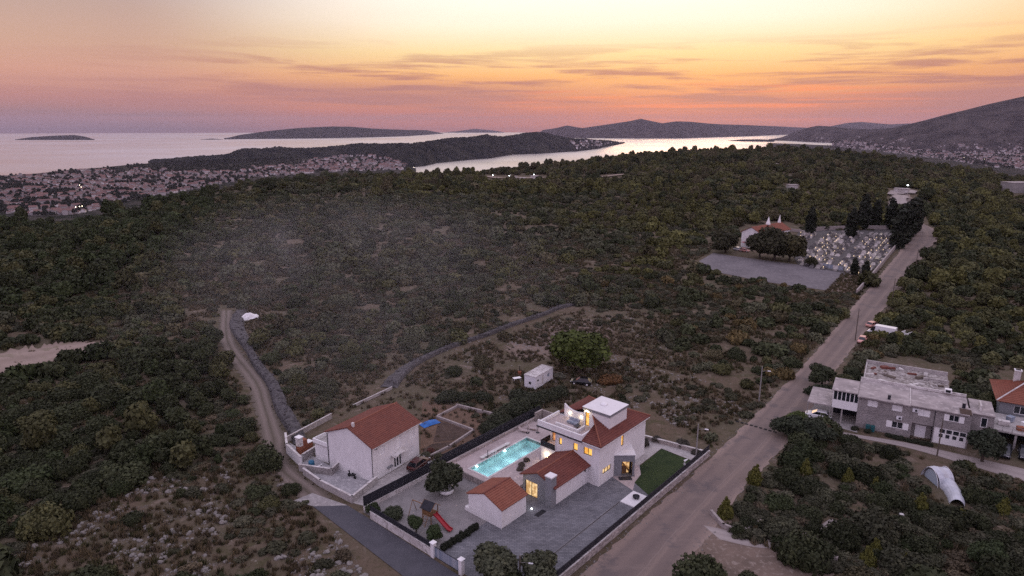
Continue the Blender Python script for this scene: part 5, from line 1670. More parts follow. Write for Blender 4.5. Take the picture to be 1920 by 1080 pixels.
# ------------------------------------------------------------------ street lamps and poles
def street_lamp(name, label, x, y, h, arm_dir=None, mat='steel_pole', group=None, r0=.13, z=None):
    z = float(hgt(x, y)) if z is None else z
    t = thing(name, label, 'street lamp' if arm_dir is not None else 'utility pole', (x, y, z), arm_dir or 0, group)
    MB().mat(mat).tube([(0, 0, -.2), (0, 0, h)], [r0, r0 * .62], 8).build('pole', t)
    if arm_dir is not None:
        MB().mat('steel_pole').tube([(0, 0, h - .9), (.6, 0, h - .75), (1.1, 0, h - .7)], .03, 6).build('arm', t)
        hd = MB().mat('white_metal'); hd.box((1.25, 0, h - .7), (.6, .22, .1), top=.8); hd.build('lamp_head', t)
    else:
        MB().mat('steel_pole').tube([(-.35, 0, h - .5), (.35, 0, h - .5)], .04, 5).build('crossarm', t)
        ins = MB().mat('marble_grey')
        for s_ in (-.3, 0, .3): ins.lathe([(.04, 0), (.05, .1), (.03, .16)], (s_, 0, h - .46), 6)
        ins.build('insulator', t)
    return t


A_ = FV.a - math.pi / 2 + .4
q = FV.w(15.4, -7.5); street_lamp('street_lamp', 'pale street lamp inside the villa fence by the lawn corner', q[0], q[1], 6.6, A_)
q = FV.w(44.1, -6.4); street_lamp('street_lamp', 'tall pale street lamp at the road edge behind the villa opposite the stone house', q[0], q[1], 7.3, A_)
q = FV.w(-22.9, -4.6); street_lamp('street_lamp', 'wooden street lamp pole between the two olive trees at the bottom edge', q[0], q[1], 3.6, A_, 'wood_old')
q = FB.w(11.8, -5.0); street_lamp('utility_pole', 'dark wooden pole on the footpath in front of the stone house', q[0], q[1], 6.3, None, 'wood_old', None, .12)
for k, (x_, y_) in enumerate(((83.2, 150.2), (110.2, 182.3), (145.2, 229.0))):
    street_lamp('utility_pole', 'dark wooden pole along the straight road, %s' % ('near the parked van', 'opposite the car park, by the white parked car', 'farthest, opposite the cemetery wall')[k], x_, y_, 8, None, 'wood_old', 'poles along the road', .13)
sb = thing('speed_bump', 'dark dashed rumble strip across the road beside the villa lawn', 'speed bump', (43.2, 100.9, .05), 0)
bm_ = MB().mat('rubber').bx(-.24, .24, -.2, .2, 0, .06).mesh('segment')
for k in range(9): part('segment', bm_, sb, ((k - 4) * .62 - 1.2, -(k - 4) * .5 + 2.2, 0), R(-39))


# ------------------------------------------------------------------ vehicles
def car(name, label, loc, rz, paint, L_=4.2, Wd=1.74, Ht=1.46, kind='hatch', group=None):
    t = thing(name, label, 'van' if kind == 'van' else 'car', loc, rz, group)
    hl, hw = L_ / 2, Wd / 2
    b_ = MB().mat(paint)
    if kind == 'van':
        sec = [(-hl, .45, 1.05, .94), (-hl + .04, .3, 1.2, 1), (-hl * .1, .28, 1.2, 1), (hl * .62, .28, 1.15, 1), (hl * .9, .3, 1.0, .95), (hl, .42, .85, .86)]
    else:
        sec = [(-hl, .42, .8, .86), (-hl + .18, .28, .92, .97), (-hl * .3, .24, .93, 1), (hl * .35, .24, .92, 1), (hl * .8, .26, .82, .96), (hl, .4, .66, .82)]
    vs, fs = [], []
    for x_, z0, z1, q_ in sec:
        y_ = hw * q_
        vs += [(x_, -y_ * .9, z0), (x_, -y_, z0 + .18), (x_, -y_, z1 - .14), (x_, -y_ * .86, z1), (x_, y_ * .86, z1), (x_, y_, z1 - .14), (x_, y_, z0 + .18), (x_, y_ * .9, z0)]
    for i in range(len(sec) - 1):
        for k in range(8): fs.append((i * 8 + k, (i + 1) * 8 + k, (i + 1) * 8 + (k + 1) % 8, i * 8 + (k + 1) % 8))
    fs += [tuple(range(8)), tuple(range(len(sec) * 8 - 1, len(sec) * 8 - 9, -1))]
    b_.add(vs, fs); b_.build('body', t)

    def cab(mb_, x0, x1, x2, x3, z0, z1, y0, y1):
        mb_.add([(x0, -y0, z0), (x3, -y0, z0), (x3, y0, z0), (x0, y0, z0), (x1, -y1, z1), (x2, -y1, z1), (x2, y1, z1), (x1, y1, z1)], [(4, 5, 6, 7), (0, 1, 5, 4), (1, 2, 6, 5), (2, 3, 7, 6), (3, 0, 4, 7)])
    if kind == 'van':
        bx_ = MB().mat(paint); cab(bx_, -hl, -hl + .06, hl * .42, hl * .46, 1.15, Ht, hw, hw * .9); bx_.build('cargo_box', t)
        c_ = MB().mat('car_glass'); cab(c_, hl * .44, hl * .43, hl * .5, hl * .84, 1.1, Ht - .2, hw * .93, hw * .84); c_.build('windscreen', t)
        rf_ = MB().mat(paint); cab(rf_, hl * .42, hl * .42, hl * .5, hl * .54, Ht - .22, Ht - .04, hw * .86, hw * .82); rf_.build('roof', t)
    else:
        c_ = MB().mat('car_glass'); cab(c_, -hl * .88, -hl * .62, hl * .12, hl * .5, .9, Ht - .06, hw * .9, hw * .72); c_.build('window', t)
        rf_ = MB().mat(paint); cab(rf_, -hl * .66, -hl * .6, hl * .1, hl * .14, Ht - .08, Ht, hw * .75, hw * .68)
        for s_ in (-1, 1):
            for xa, xb in ((-hl * .88, -hl * .62), (hl * .5, hl * .12), (-hl * .2, -hl * .2)): rf_.tube([(xa, s_ * hw * .91, .9), (xb, s_ * hw * .73, Ht - .06)], .045, 4)
        rf_.build('roof', t)
    wm_ = MB().mat('rubber'); wm_.tube([(0, -.11, 0), (0, .11, 0)], .32, 14); wme = wm_.mesh('wheel'); rm_ = MB().mat('white_metal').tube([(0, -.12, 0), (0, .12, 0)], .19, 10).mesh('rim')
    for x_ in (-hl * .6, hl * .62):
        for s_ in (-1, 1):
            w_ = part('wheel', wme, t, (x_, s_ * (hw - .1), .32)); part('rim', rm_, w_)
    hm = MB().mat('headlamp').box((0, 0, 0), (.12, .34, .14)).mesh('headlight')
    for s_ in (-1, 1): part('headlight', hm, t, (hl * .97, s_ * hw * .6, .62 if kind != 'van' else .78))
    return t


def zz(x, y): return (x, y, float(hgt(x, y)) + .04)


q = FL.w(7.0, -2.6); car('parked_car', 'dark red car parked on the driveway at the left house', (q[0], q[1], .04), FL.a + R(5), 'car_red', 4.3)
q = FB.w(-5.9, .5); car('parked_car', 'white car under the flat carport roof beside the stone house', (q[0], q[1], .04), FB.a + R(180), 'car_white', 4.2)
car('parked_car', 'black car parked in the dirt clearing behind the villa', (13.9, 122.3, .04), R(165), 'car_black', 4.2)
car('parked_van', 'white long delivery van parked right of the straight road', zz(91.6, 153.9), R(138), 'car_white', 6.2, 2.1, 2.5, 'van')
car('parked_car', 'pale red car parked beside the nose of the white van', zz(93.3, 161.2), R(30), 'car_redwhite', 4.0)
car('parked_car', 'red and white car parked by the first utility pole along the road', zz(84.0, 148.6), R(235), 'car_redwhite', 4.0)
car('parked_car', 'white car parked among bushes right of the road opposite the car park', zz(127.6, 200.6), R(118), 'car_white', 4.4)
q = FB.w(20.9, .9); car('parked_car', 'dark car under the terrace of the red roofed house, nearer the round tree', (q[0], q[1], .04), FB.a + R(-100), 'car_dark', 4.2)
q = FB.w(23.6, 1.6); car('parked_car', 'dark car under the terrace at the right edge of the view', (q[0], q[1], .04), FB.a + R(-95), 'car_dark', 4.2)
q = hit(1698, 633); wt = thing('garden_trailer', 'small white open box trailer right of the white van', 'trailer', q, .6)
tm = MB().mat('white_paint'); tm.bx(-1.2, 1.2, -.8, -.74, .5, 1.5); tm.bx(-1.2, 1.2, .74, .8, .5, 1.5); tm.bx(-1.2, -1.14, -.74, .74, .5, 1.5); tm.bx(-1.2, 1.2, -.74, .74, .45, .52); tm.build('box', wt)
MB().mat('steel_pole').tube([(1.2, 0, .5), (2.2, 0, .45)], .05, 6).build('drawbar', wt)
for s_ in (-1, 1): MB().mat('rubber').tube([(0, s_ * .86, .3), (0, s_ * 1.04, .3)], .3, 12).build('wheel', wt)

# ------------------------------------------------------------------ left house
lh = thing('left_house', 'plain white two storey house with brown red gable roof left of the villa', 'house', FL.w(0, 0), FL.a)
w = MB().mat('white_render')
w.wall((0, 0, 0), X, 10.1, 5.5, [(1.5, 2.6, 3.6, 4.8), (8.0, 9.1, 3.5, 4.7), (5.2, 6.0, 3.0, 4.9), (4.4, 6.2, .1, 2.3), (8.1, 8.9, 1.0, 2.1)], Y)
w.quad((0, 0, 0), (0, 0, 5.5), (0, 9.3, 5.5), (0, 9.3, 0)); w.tri((0, 0, 5.5), (0, 4.6, 7.4), (0, 9.3, 5.5))
w.quad((10.1, 0, 0), (10.1, 9.3, 0), (10.1, 9.3, 5.5), (10.1, 0, 5.5)); w.tri((10.1, 0, 5.5), (10.1, 9.3, 5.5), (10.1, 4.6, 7.4)); w.quad((0, 9.3, 0), (0, 9.3, 5.5), (10.1, 9.3, 5.5), (10.1, 9.3, 0))
w.build('wall', lh)
for (a0, a1, z0, z1) in ((1.5, 2.6, 3.6, 4.8), (8.0, 9.1, 3.5, 4.7), (8.1, 8.9, 1.0, 2.1)):
    window(lh, (a0, 0, z0), X, -Y, a1 - a0, z1 - z0, 'white_paint', 1, 'white_paint', .08)
window(lh, (5.2, 0, 3.0), X, -Y, .8, 1.9, 'white_paint', 0, 'white_paint', .08)
dd_ = window(lh, (4.4, 0, .1), X, -Y, 1.8, 2.2, 'dark_glass', 2, 'white_paint', .12, .16); dd_.name = 'door'; dd_['label'] = 'white glazed double door'
cn = MB().mat('white_dirty')
for k in range(6):
    a0, a1 = math.pi * k / 6, math.pi * (k + 1) / 6
    cn.quad((5.3 - 1.5 * math.cos(a0), -1.1, 2.4 + .45 * math.sin(a0)), (5.3 - 1.5 * math.cos(a1), -1.1, 2.4 + .45 * math.sin(a1)), (5.3 - 1.5 * math.cos(a1), 0, 2.6 + .45 * math.sin(a1)), (5.3 - 1.5 * math.cos(a0), 0, 2.6 + .45 * math.sin(a0)))
cn.build('awning', lh)
MB().mat('grey_render').bx(2.9, 3.9, -.32, -.02, .9, 1.15).build('flower_box', lh)
rf = MB().mat('tile_brown')
rf.tiles((-.22, -.4, 5.4), (10.35, -.4, 5.4), (10.35, 4.6, 7.48), (-.22, 4.6, 7.48), 16, 34); rf.tiles((10.35, 9.7, 5.4), (-.22, 9.7, 5.4), (-.22, 4.6, 7.48), (10.35, 4.6, 7.48), 16, 34)
rfo = rf.build('roof', lh)
MB().mat('tile_orange').tube([(-.25, 4.6, 7.62), (10.4, 4.6, 7.62)], .12, 6).build('ridge_tiles', rfo)
MB().mat('coping').bx(.5, .85, 4.1, 4.45, 7.2, 8.05).build('chimney', rfo)
vg = MB().mat('white_dirty'); vg.tube([(-.24, -.45, 5.42), (10.4, -.45, 5.42)], .08, 6); vg.build('gutter', lh)
dp = MB().mat('charcoal_metal'); dp.tube([(-.07, -.07, 5.4), (-.07, -.07, 0)], .06, 6); dp.build('downpipe', lh)
dp = MB().mat('charcoal_metal'); dp.tube([(-.07, 9.2, 5.4), (-.07, 9.2, 0)], .06, 6); dp.build('downpipe', lh)
MB().mat('black_plastic').box((.9, -.06, 5.0), (.2, .12, .2)).build('wall_vent', lh)
lt = MB().mat('white_render'); lt.bx(.3, 4.2, 9.3, 12.6, 0, 2.7); lt.mat('concrete_pale').bx(.1, 4.4, 9.3, 12.8, 2.7, 2.85)
lt.mat('white_paint').bx(.1, .25, 9.4, 12.8, 2.85, 3.5); lt.bx(.25, 4.4, 12.65, 12.8, 2.85, 3.5); lt.build('annex', lh)


def lwall(name, label, pts, h, th, frame, mat='white_dirty', cat='wall', cap=True, z=0):
    t = thing(name, label, cat, frame.w(0, 0, z) if frame else (0, 0, z), frame.a if frame else 0)
    for p, q_ in zip(pts[:-1], pts[1:]):
        d_ = math.hypot(q_[0] - p[0], q_[1] - p[1]); a_ = math.atan2(q_[1] - p[1], q_[0] - p[0]); m_ = ((p[0] + q_[0]) / 2, (p[1] + q_[1]) / 2)
        MB().mat(mat).box((m_[0], m_[1], h / 2), (d_ + th, th, h), a_).build('wall_run', t)
        if cap: MB().mat('white_dirty').box((m_[0], m_[1], h + .035), (d_ + th + .06, th + .1, .07), a_).build('cap', t)
    return t


lwall('court_wall', 'white court wall around the yard in front of the left house', [(.2, -.5), (-5.4, -1.4), (-4.9, 5.6), (-4.0, 10.2)], 1.05, .22, FL, 'concrete_pale')
lwall('court_wall', 'tall white wall by the dirt track beside the brick barbecue', [(-2.7, 12.4), (-1.1, 17.6), (1.2, 20.8)], 1.7, .25, FL, 'white_render')
lwall('garden_wall', 'low grey inner wall in the court of the left house', [(-3.6, 11.6), (-1.9, 6.6), (1.2, 7.6)], 1.1, .2, FL, 'concrete')
lwall('garden_wall', 'long pale thin wall running back from the barbecue behind the left house', [(1.2, 20.8), (11.5, 21.6)], .95, .14, FL, 'concrete_pale')
lwall('garden_wall', 'pale thin wall in the scrub behind the left house, far piece', [(17, 21.9), (27.2, 21.9)], .5, .12, FL, 'concrete_pale')
lwall('garden_wall', 'grey wall between the barbecue corner and the house annex', [(-1.4, 13.4), (2.2, 13.9)], 1.3, .2, FL, 'concrete')
bq = thing('barbecue', 'brick barbecue with white chimney in the left house yard', 'barbecue', FL.w(.7, 16.1), FL.a)
MB().mat('brick_red').bx(-.9, 1.6, -.5, .5, 0, 1.25).build('hearth', bq); MB().mat('white_dirty').bx(-.9, -.2, -.45, .45, 1.25, 2.7).build('chimney', bq)
MB().mat('white_paint').bx(-1.0, -.1, -.55, .55, 2.7, 2.82).build('cap', bq); MB().mat('brick_red').bx(-.2, .6, -.48, .48, 1.25, 2.1).build('hood', bq); MB().mat('white_paint').bx(.7, 1.7, -.55, .55, 1.25, 1.34).build('worktop', bq)
br = thing('water_barrel', 'blue plastic barrel behind the court wall of the left house', 'barrel', FL.w(-1.9, 11.0), 0)
MB().mat('blue_barrel').lathe([(.38, 0), (.45, .15), (.47, .55), (.45, .95), (.38, 1.1)], n=16).build('drum', br, True); MB().mat('blue_barrel').lathe([(.2, 1.1), (.2, 1.16)], n=12).build('lid', br)
bf = thing('framed_board', 'white framed board leaning on the grey inner wall by the blue barrel', 'board', FL.w(-2.2, 8.7), FL.a)
f_ = MB().mat('white_paint'); f_.bx(-.4, .4, -.05, .05, .1, .2); f_.bx(-.4, .4, -.05, .05, 1.1, 1.2); f_.bx(-.4, -.28, -.05, .05, .2, 1.1); f_.bx(.28, .4, -.05, .05, .2, 1.1); f_.build('frame', bf); MB().mat('black_plastic').bx(-.28, .28, -.02, .02, .2, 1.1).build('panel', bf)
bk = thing('scooter', 'dark scooter parked against the gable wall of the left house', 'scooter', FL.w(-.7, 3.6), FL.a + R(88))
s_ = MB().mat('black_plastic'); s_.tube([(-.45, 0, .55), (0, 0, .35), (.45, 0, .45), (.6, 0, .95)], .12, 8); s_.box((-.4, 0, .72), (.7, .28, .14)); s_.tube([(.6, -.3, 1.0), (.6, .3, 1.0)], .03, 5); s_.build('body', bk, False)
for x_ in (-.6, .68): MB().mat('rubber').tube([(x_, -.06, .26), (x_, .06, .26)], .26, 12).build('wheel', bk)
bt = thing('blue_tarpaulin', 'bright blue tarpaulin over a heap in the garden behind the left house', 'tarpaulin', tuple(G(806, 795)), R(40))
vs, fs = [], []
for i in range(9):
    for j in range(7):
        x_, y_ = (i / 8 - .5) * 3.4, (j / 6 - .5) * 1.8
        vs.append((x_, y_, .05 + .55 * max(0, 1 - (x_ / 1.7) ** 2) * max(0, 1 - (y_ / .95) ** 2) + .1 * float(vnoise(np.array(x_ * 2.), np.array(y_ * 3.)))))
for i in range(8):
    for j in range(6): fs.append((i * 7 + j, (i + 1) * 7 + j, (i + 1) * 7 + j + 1, i * 7 + j + 1))
MB().mat('blue_tarp').add(vs, fs).build('sheet', bt, True)
lwall('garden_wall', 'low stone edging of the dark vegetable bed by the blue tarpaulin', GP((820, 784), (888, 809), (842, 840), (798, 862)), .45, .3, None, 'ashlar', 'wall', False)
lwall('garden_wall', 'low stone wall at the back of the vegetable garden', GP((857, 763), (905, 775), (956, 787)), .6, .35, None, 'ashlar', 'wall', False)
lwall('garden_wall', 'short low stone wall between the two halves of the vegetable garden', GP((857, 764), (822, 782)), .45, .3, None, 'ashlar', 'wall', False)
for k, (u_, v_, r_) in enumerate(((838, 752, 2.0), (870, 750, 1.6), (905, 752, 1.8), (938, 797, 2.1), (960, 778, 2.0), (978, 768, 2.2), (1000, 757, 2.2), (1025, 750, 2.0), (915, 812, 1.9), (975, 748, 1.9), (1050, 742, 1.8))):
    q = G(u_, v_); bushobj('bush', 'dark round bush between vegetable garden and the black pool fence' if k in (3, 4, 5, 8) else 'dark round bush behind the vegetable garden and villa', 'bush', (float(q[0]), float(q[1]), -.05), (r_ * 1.1, r_ * 1.1, r_ * .95), (.040, .046, .028), FBUSH[k % 3], 'dark bushes along the pool fence' if k in (3, 4, 5, 8) else 'dark bushes behind the villa', k)
bushobj('bush', 'rust green bush at the gable end of the left house roof', 'bush', FL.w(11.6, 6.8), (1.9, 1.9, 2.6), (.085, .065, .03), FBUSH[2])
for k, (x_, y_) in enumerate(((9.6, -1.6), (10.9, -3.3), (11.6, -1.0))):
    bushobj('bush', ('pale', 'small pale', 'red tinged')[k] + ' bush at the far end of the driveway by the red car', 'bush', FL.w(x_, y_), (.9, .75, .7)[k], ((.10, .10, .07), (.09, .09, .06), (.14, .06, .05))[k], FBUSH[k])

# ------------------------------------------------------------------ stones: the piled bank beside the track, the winding dry wall
def stone_bank(name, label, pts, wid, hgt_, spacing, seed, cat, sizes, n_ind):
    """a bank of piled stones along pts: solid core plus single stones"""
    n = 80; P = resample(pts, n)
    t = thing(name, label, cat, (0, 0, 0))
    vs, fs = [], []; k_ = 7
    T = np.gradient(P, axis=0); T /= np.hypot(T[:, 0], T[:, 1])[:, None]; Nn = np.stack([-T[:, 1], T[:, 0]], -1)
    prof = [(-.55, -.1), (-.5, .5), (-.42, .86), (-.15, 1.0), (.2, .97), (.42, .8), (.56, -.1)]
    for i in range(n):
        ww = np.interp(i / (n - 1), np.linspace(0, 1, len(wid)), wid)
        fade = min(1, i / 4 + .2, (n - 1 - i) / 4 + .2)
        for j, (a_, b_) in enumerate(prof):
            jj = .22 * (float(hash2(np.array(i * 1.7), np.array(j * 2.3), seed)) - .5)
            p = P[i] + Nn[i] * ww * a_
            vs.append((p[0], p[1], float(hgt(p[0], p[1])) + hgt_ * (b_ + (jj if 0 < j < 6 else 0)) * fade))
    for i in range(n - 1):
        for j in range(k_ - 1): fs.append((i * k_ + j, i * k_ + j + 1, (i + 1) * k_ + j + 1, (i + 1) * k_ + j))
    mb_ = MB().mat('rubble_stone').add(vs, fs); c = mb_.build('core', t)
    bm = bmesh.new(); bm.from_mesh(c.data); bmesh.ops.recalc_face_normals(bm, faces=bm.faces); bm.to_mesh(c.data); bm.free()
    g = np.random.default_rng(seed); A = []
    for q_ in range(n_ind):
        i = g.integers(1, n - 1); a_ = g.random() - .5
        ww = np.interp(i / (n - 1), np.linspace(0, 1, len(wid)), wid)
        p = P[i] + Nn[i] * ww * a_ * 1.04 + T[i] * (g.random() - .5)
        zz_ = np.interp(a_, [q2[0] for q2 in prof], [q2[1] for q2 in prof]) * hgt_ * min(1, i / 4 + .2, (n - 1 - i) / 4 + .2)
        o = bpy.data.objects.new('stone', STONE_G[q_ % 5]); COL.objects.link(o); o.parent = t
        o.location = (p[0], p[1], float(hgt(*p)) + zz_); o.rotation_euler = (g.random() * 3, g.random() * 3, g.random() * 6); s = sizes[0] + (sizes[1] - sizes[0]) * g.random() ** 2; o.scale = (s, s, s)
    return t


STONE_G = []
for me in STONE:
    m2 = me.copy(); m2.name = 'stone'; m2.materials.clear(); m2.materials.append(M['rubble_stone']); STONE_G.append(m2)
stone_bank('stone_bank', 'broad dark grey bank of piled stones along the right side of the dirt track', [(-76.2, 177), (-72, 163), (-63.5, 147.5), (-54.6, 132), (-48.0, 122), (-41.8, 110), (-36.8, 101.5), (-34.5, 97)], [2.4, 3.4, 2.9, 1.6, 1.8, 2.1, 2.5, 2.1], 1.05, 1, 31, 'stone bank', (.10, .38), 295)
stone_bank('dry_stone_wall', 'winding grey dry stone wall through the scrub behind the two houses', [(-24.5, 120.5), (-23.6, 126), (-21, 134), (-13.8, 145.3), (-6, 154), (0, 162.2), (8, 171), (13, 178), (18.8, 183)], [3.4, 2.2, 1.2, 1.05, 1.05, 1.1, 1.0, 1.0, .9], .9, 1, 32, 'stone wall', (.10, .34), 290)
tw_ = hit(466, 598); tp_ = thing('white_tarpaulin', 'white tarpaulin heap among the shrubs at the bend of the dirt track', 'tarpaulin', (tw_[0], tw_[1], tw_[2] + .2), .35)
vs, fs = [], []
for i in range(11):
    for j in range(8):
        x_, y_ = (i / 10 - .5) * 5.2, (j / 7 - .5) * 2.6
        vs.append((x_, y_, 1.25 * max(0, 1 - (x_ / 2.6) ** 2) ** .9 * max(0, 1 - (y_ / 1.3) ** 2) ** .8 + .95 * (float(vnoise(np.array(x_ * 1.4 + 3), np.array(y_ * 2.))) - .5)))
for i in range(10):
    for j in range(7): fs.append((i * 8 + j, (i + 1) * 8 + j, (i + 1) * 8 + j + 1, i * 8 + j + 1))
MB().mat('white_paint').add(vs, fs).build('sheet', tp_)

# ------------------------------------------------------------------ cabin in the clearing
ang = math.atan2(124.5 - 118.9, 8.4 - 4.6)
cb = thing('site_cabin', 'white site cabin with flat ribbed roof in the dirt clearing under the round tree', 'cabin', (4.6, 118.9, 0), ang)
c_ = MB().mat('white_metal')
c_.wall((0, 0, .35), X, 6.6, 2.45, [(.6, 1.3, 1.2, 1.8), (2.3, 3.1, .1, 2.1), (4.4, 5.4, 1.0, 1.9)], Y, .08)
c_.quad((0, 0, .35), (0, 0, 2.8), (0, 2.6, 2.8), (0, 2.6, .35)); c_.quad((6.6, 0, .35), (6.6, 2.6, .35), (6.6, 2.6, 2.8), (6.6, 0, 2.8)); c_.quad((0, 2.6, .35), (0, 2.6, 2.8), (6.6, 2.6, 2.8), (6.6, 2.6, .35)); c_.bx(.01, 6.59, .01, 2.59, .3, .36)
c_.build('wall', cb)
c_ = MB().mat('white_dirty'); c_.bx(-.08, 6.68, -.08, 2.68, 2.8, 2.92)
for k in range(6): c_.bx(-.06, 6.66, .12 + .45 * k, .2 + .45 * k, 2.92, 2.97)
c_.build('roof', cb)
window(cb, (.6, 0, 1.55), X, -Y, .7, .6, 'dark_glass', 0, 'white_paint', .05); window(cb, (4.4, 0, 1.35), X, -Y, 1.0, .9, 'banner', 0, 'white_paint', .05)
dd_ = window(cb, (2.3, 0, .45), X, -Y, .8, 2.0, 'white_dirty', 0, 'white_paint', .05); dd_.name = 'door'
MB().mat('charcoal_metal').box((-.03, 1.3, 1.4), (.05, .5, .5)).build('vent', cb)
for x_ in (.3, 3.3, 6.3): MB().mat('concrete').bx(x_ - .2, x_ + .2, .3, 2.3, 0, .3).build('block_foot', cb)
ft = thing('field_table', 'small white table left of the site cabin', 'table', (1.0, 124.0, 0), .4)
MB().mat('white_paint').bx(-.8, .8, -.45, .45, .7, .76).build('top', ft)
for x_ in (-.7, .7):
    for y_ in (-.35, .35): MB().mat('white_paint').bx(x_ - .04, x_ + .04, y_ - .04, y_ + .04, 0, .7).build('leg', ft)
fc = thing('oil_drum', 'rusty dark drum stove behind the small table by the site cabin', 'drum', (1.6, 127.0, 0), 0)
MB().mat('brick_red').lathe([(.35, 0), (.38, .1), (.35, .5), (.38, .9), (.34, 1.0)], n=14).build('drum', fc); MB().mat('black_plastic').tube([(0, 0, 1), (0, 0, 2.2)], .07, 6).build('pipe', fc)
plant_tree('round_tree', 'big round bright green tree between site cabin and black car', 'tree', (14.2, 128.4, 0), 5.9, 8, 1.9, (.064, .084, .022), FINE[1], .5, None, .78)
bushobj('bush', 'pale flowering bush at the right end of the site cabin', 'bush', (9.8, 126.0, 0), (1.3, 1.3, 1.0), (.16, .16, .13), FBUSH[1])
bushobj('bush', 'rust coloured bush right of the black car', 'bush', (19.8, 123.2, 0), (2.6, 2.4, 1.4), (.12, .065, .03), FBUSH[0])
q = hit(1275, 793); o = bpy.data.objects.new('boulder', STONE[1]); COL.objects.link(o); o.location = q; o.scale = (1.6, 1.1, .7); tag(o, 'white rock heap behind the villa near the street lamp', 'rock')

# ------------------------------------------------------------------ long stone house on the right
sh = thing('stone_house', 'long grey stone two storey house with flat pale roof right of the road', 'house', FB.w(0, 0), FB.a)
w = MB().mat('stone_facade')
HO = [(1.4, 2.9, 4.2, 5.26), (5.0, 6.5, 4.2, 5.25), (8.7, 10.4, 4.2, 5.3), (12.3, 15.0, 4.2, 5.3), (4.5, 7.7, 1.2, 2.35), (8.1, 11.0, 0, 2.75), (11.25, 15.7, 0.05, 2.8)]
w.wall((0, 0, 0), X, 15.9, 5.7, HO, Y, .3)
w.quad((0, 0, 0), (0, 0, 5.7), (0, 8, 5.7), (0, 8, 0)); w.quad((15.9, 0, 0), (15.9, 8, 0), (15.9, 8, 5.7), (15.9, 0, 5.7)); w.quad((0, 8, 0), (0, 8, 5.7), (15.9, 8, 5.7), (15.9, 8, 0)); w.bx(8.1, 11.0, 1.2, 1.3, 0, 2.75)
w.build('wall', sh)
for (a0, a1, z0, z1) in HO[:3]: window(sh, (a0, 0, z0), X, -Y, a1 - a0, z1 - z0, 'white_paint', 1, 'white_paint', .1)


def shutters(parent, x0, x1, z0, z1, n_):
    wv = (x1 - x0) / 4
    me = MB().mat('white_paint')
    me.bx(0, wv, -.05, 0, 0, z1 - z0); mm = me.mesh('shutter')
    part('shutter', mm, parent, (x0, -.01, z0)); part('shutter', mm, parent, (x1 - wv, -.01, z0))
    window(parent, (x0 + wv, 0, z0), X, -Y, 2 * wv, z1 - z0, 'dark_glass', n_, 'white_paint', .12)


shutters(sh, 12.3, 15.0, 4.2, 5.3, 1); shutters(sh, 4.5, 7.7, 1.2, 2.35, 1)
d_ = MB().mat('white_paint').bx(8.7, 10.2, 1.08, 1.17, 0, 2.1); d_.mat('white_metal')
for k in range(2): d_.bx(8.8 + .72 * k, 9.4 + .72 * k, 1.05, 1.09, .3, 1.9)
d_.build('door', sh)
gd = MB().mat('white_paint').bx(11.25, 15.7, .12, .2, .05, 2.8).build('garage_door', sh)
gp = MB().mat('dark_glass').bx(0, .75, -.02, .02, 0, .62).mesh('pane')
for z_ in (1.95, 1.15):
    for k in range(4): part('pane', gp, gd, (12.0 + .93 * k, .11, z_), 0, (1 if z_ > 1.5 else .7, 1, 1 if z_ > 1.5 else .95))
r_ = MB().mat('roof_concrete'); r_.bx(-.2, 7.55, -.75, 8.2, 5.72, 5.92); rfo = r_.build('roof', sh)
r_ = MB().mat('roof_concrete'); r_.bx(7.56, 15.6, -.35, 8.2, 5.7, 5.86); r_.bx(14.4, 15.95, -.1, 3, 5.86, 5.9); r_.build('roof', sh)
pr = MB().mat('white_dirty'); pr.bx(-.2, 15.6, 8.0, 8.25, 5.92, 6.35); pr.bx(7.4, 7.56, 0, 8, 5.92, 5.99); pr.build('parapet', sh)
for x_, y_ in ((4.4, .4), (14.9, 2.6)):
    c_ = MB().mat('charcoal_mesh'); c_.bx(x_ - .22, x_ + .22, y_ - .22, y_ + .22, 5.9, 6.7); c_.mat('concrete').bx(x_ - .28, x_ + .28, y_ - .28, y_ + .28, 6.7, 6.8); c_.build('chimney', sh)
c_ = MB().mat('white_paint'); c_.bx(12.4, 13.4, 7.2, 7.9, 6.36, 7.0); c_.mat('black_plastic').bx(12.55, 13.25, 7.16, 7.2, 6.45, 6.9); c_.build('roof_vent', sh)
MB().mat('dirt_dark').quad((14.3, -.2, 5.92), (15.9, -.2, 5.92), (15.9, 2.2, 5.92), (14.3, 2.2, 5.92)).build('roof_patch', sh)
for x_, z_ in ((6.2, 3.2), (8.3, 5.05)):
    a_ = MB().mat('white_metal'); a_.box((x_, -.2, z_), (.8, .3, .55)); a_.mat('charcoal_metal').tube([(x_ + .1, -.36, z_), (x_ + .1, -.37, z_)], .2, 12); a_.build('air_conditioner', sh)
dp = MB().mat('charcoal_metal'); dp.tube([(11.05, -.06, 5.7), (11.05, -.06, 0)], .05, 6); dp.build('downpipe', sh)
cv = MB().mat('white_paint'); cv.bx(-3.95, -.02, .1, .25, 2.9, 4.25); cv.bx(-3.95, -3.8, .25, 6, 2.9, 4.25); cv.bx(-3.95, -.02, .1, 6, 2.75, 2.9)
for k in range(7): cv.bx(-3.95 + k * .645, -3.83 + k * .645, .1, .22, 4.25, 5.95)
for k in range(5): cv.bx(-3.95, -3.83, 1.3 + k * 1.1, 1.42 + k * 1.1, 4.25, 5.95)
cvo = cv.build('conservatory', sh)
pn = MB().mat('dark_glass').bx(.13, .64, .14, .18, 4.26, 5.94).mesh('pane')
for k in range(6): part('pane', pn, cvo, (-3.95 + k * .645, 0, 0))
MB().mat('dark_glass').bx(-3.9, -3.86, .25, 5.9, 4.26, 5.94).build('side_glass', cvo)
MB().mat('roof_concrete').bx(-4.2, -.22, -.25, 6.3, 5.95, 6.1).build('conservatory_roof', sh)
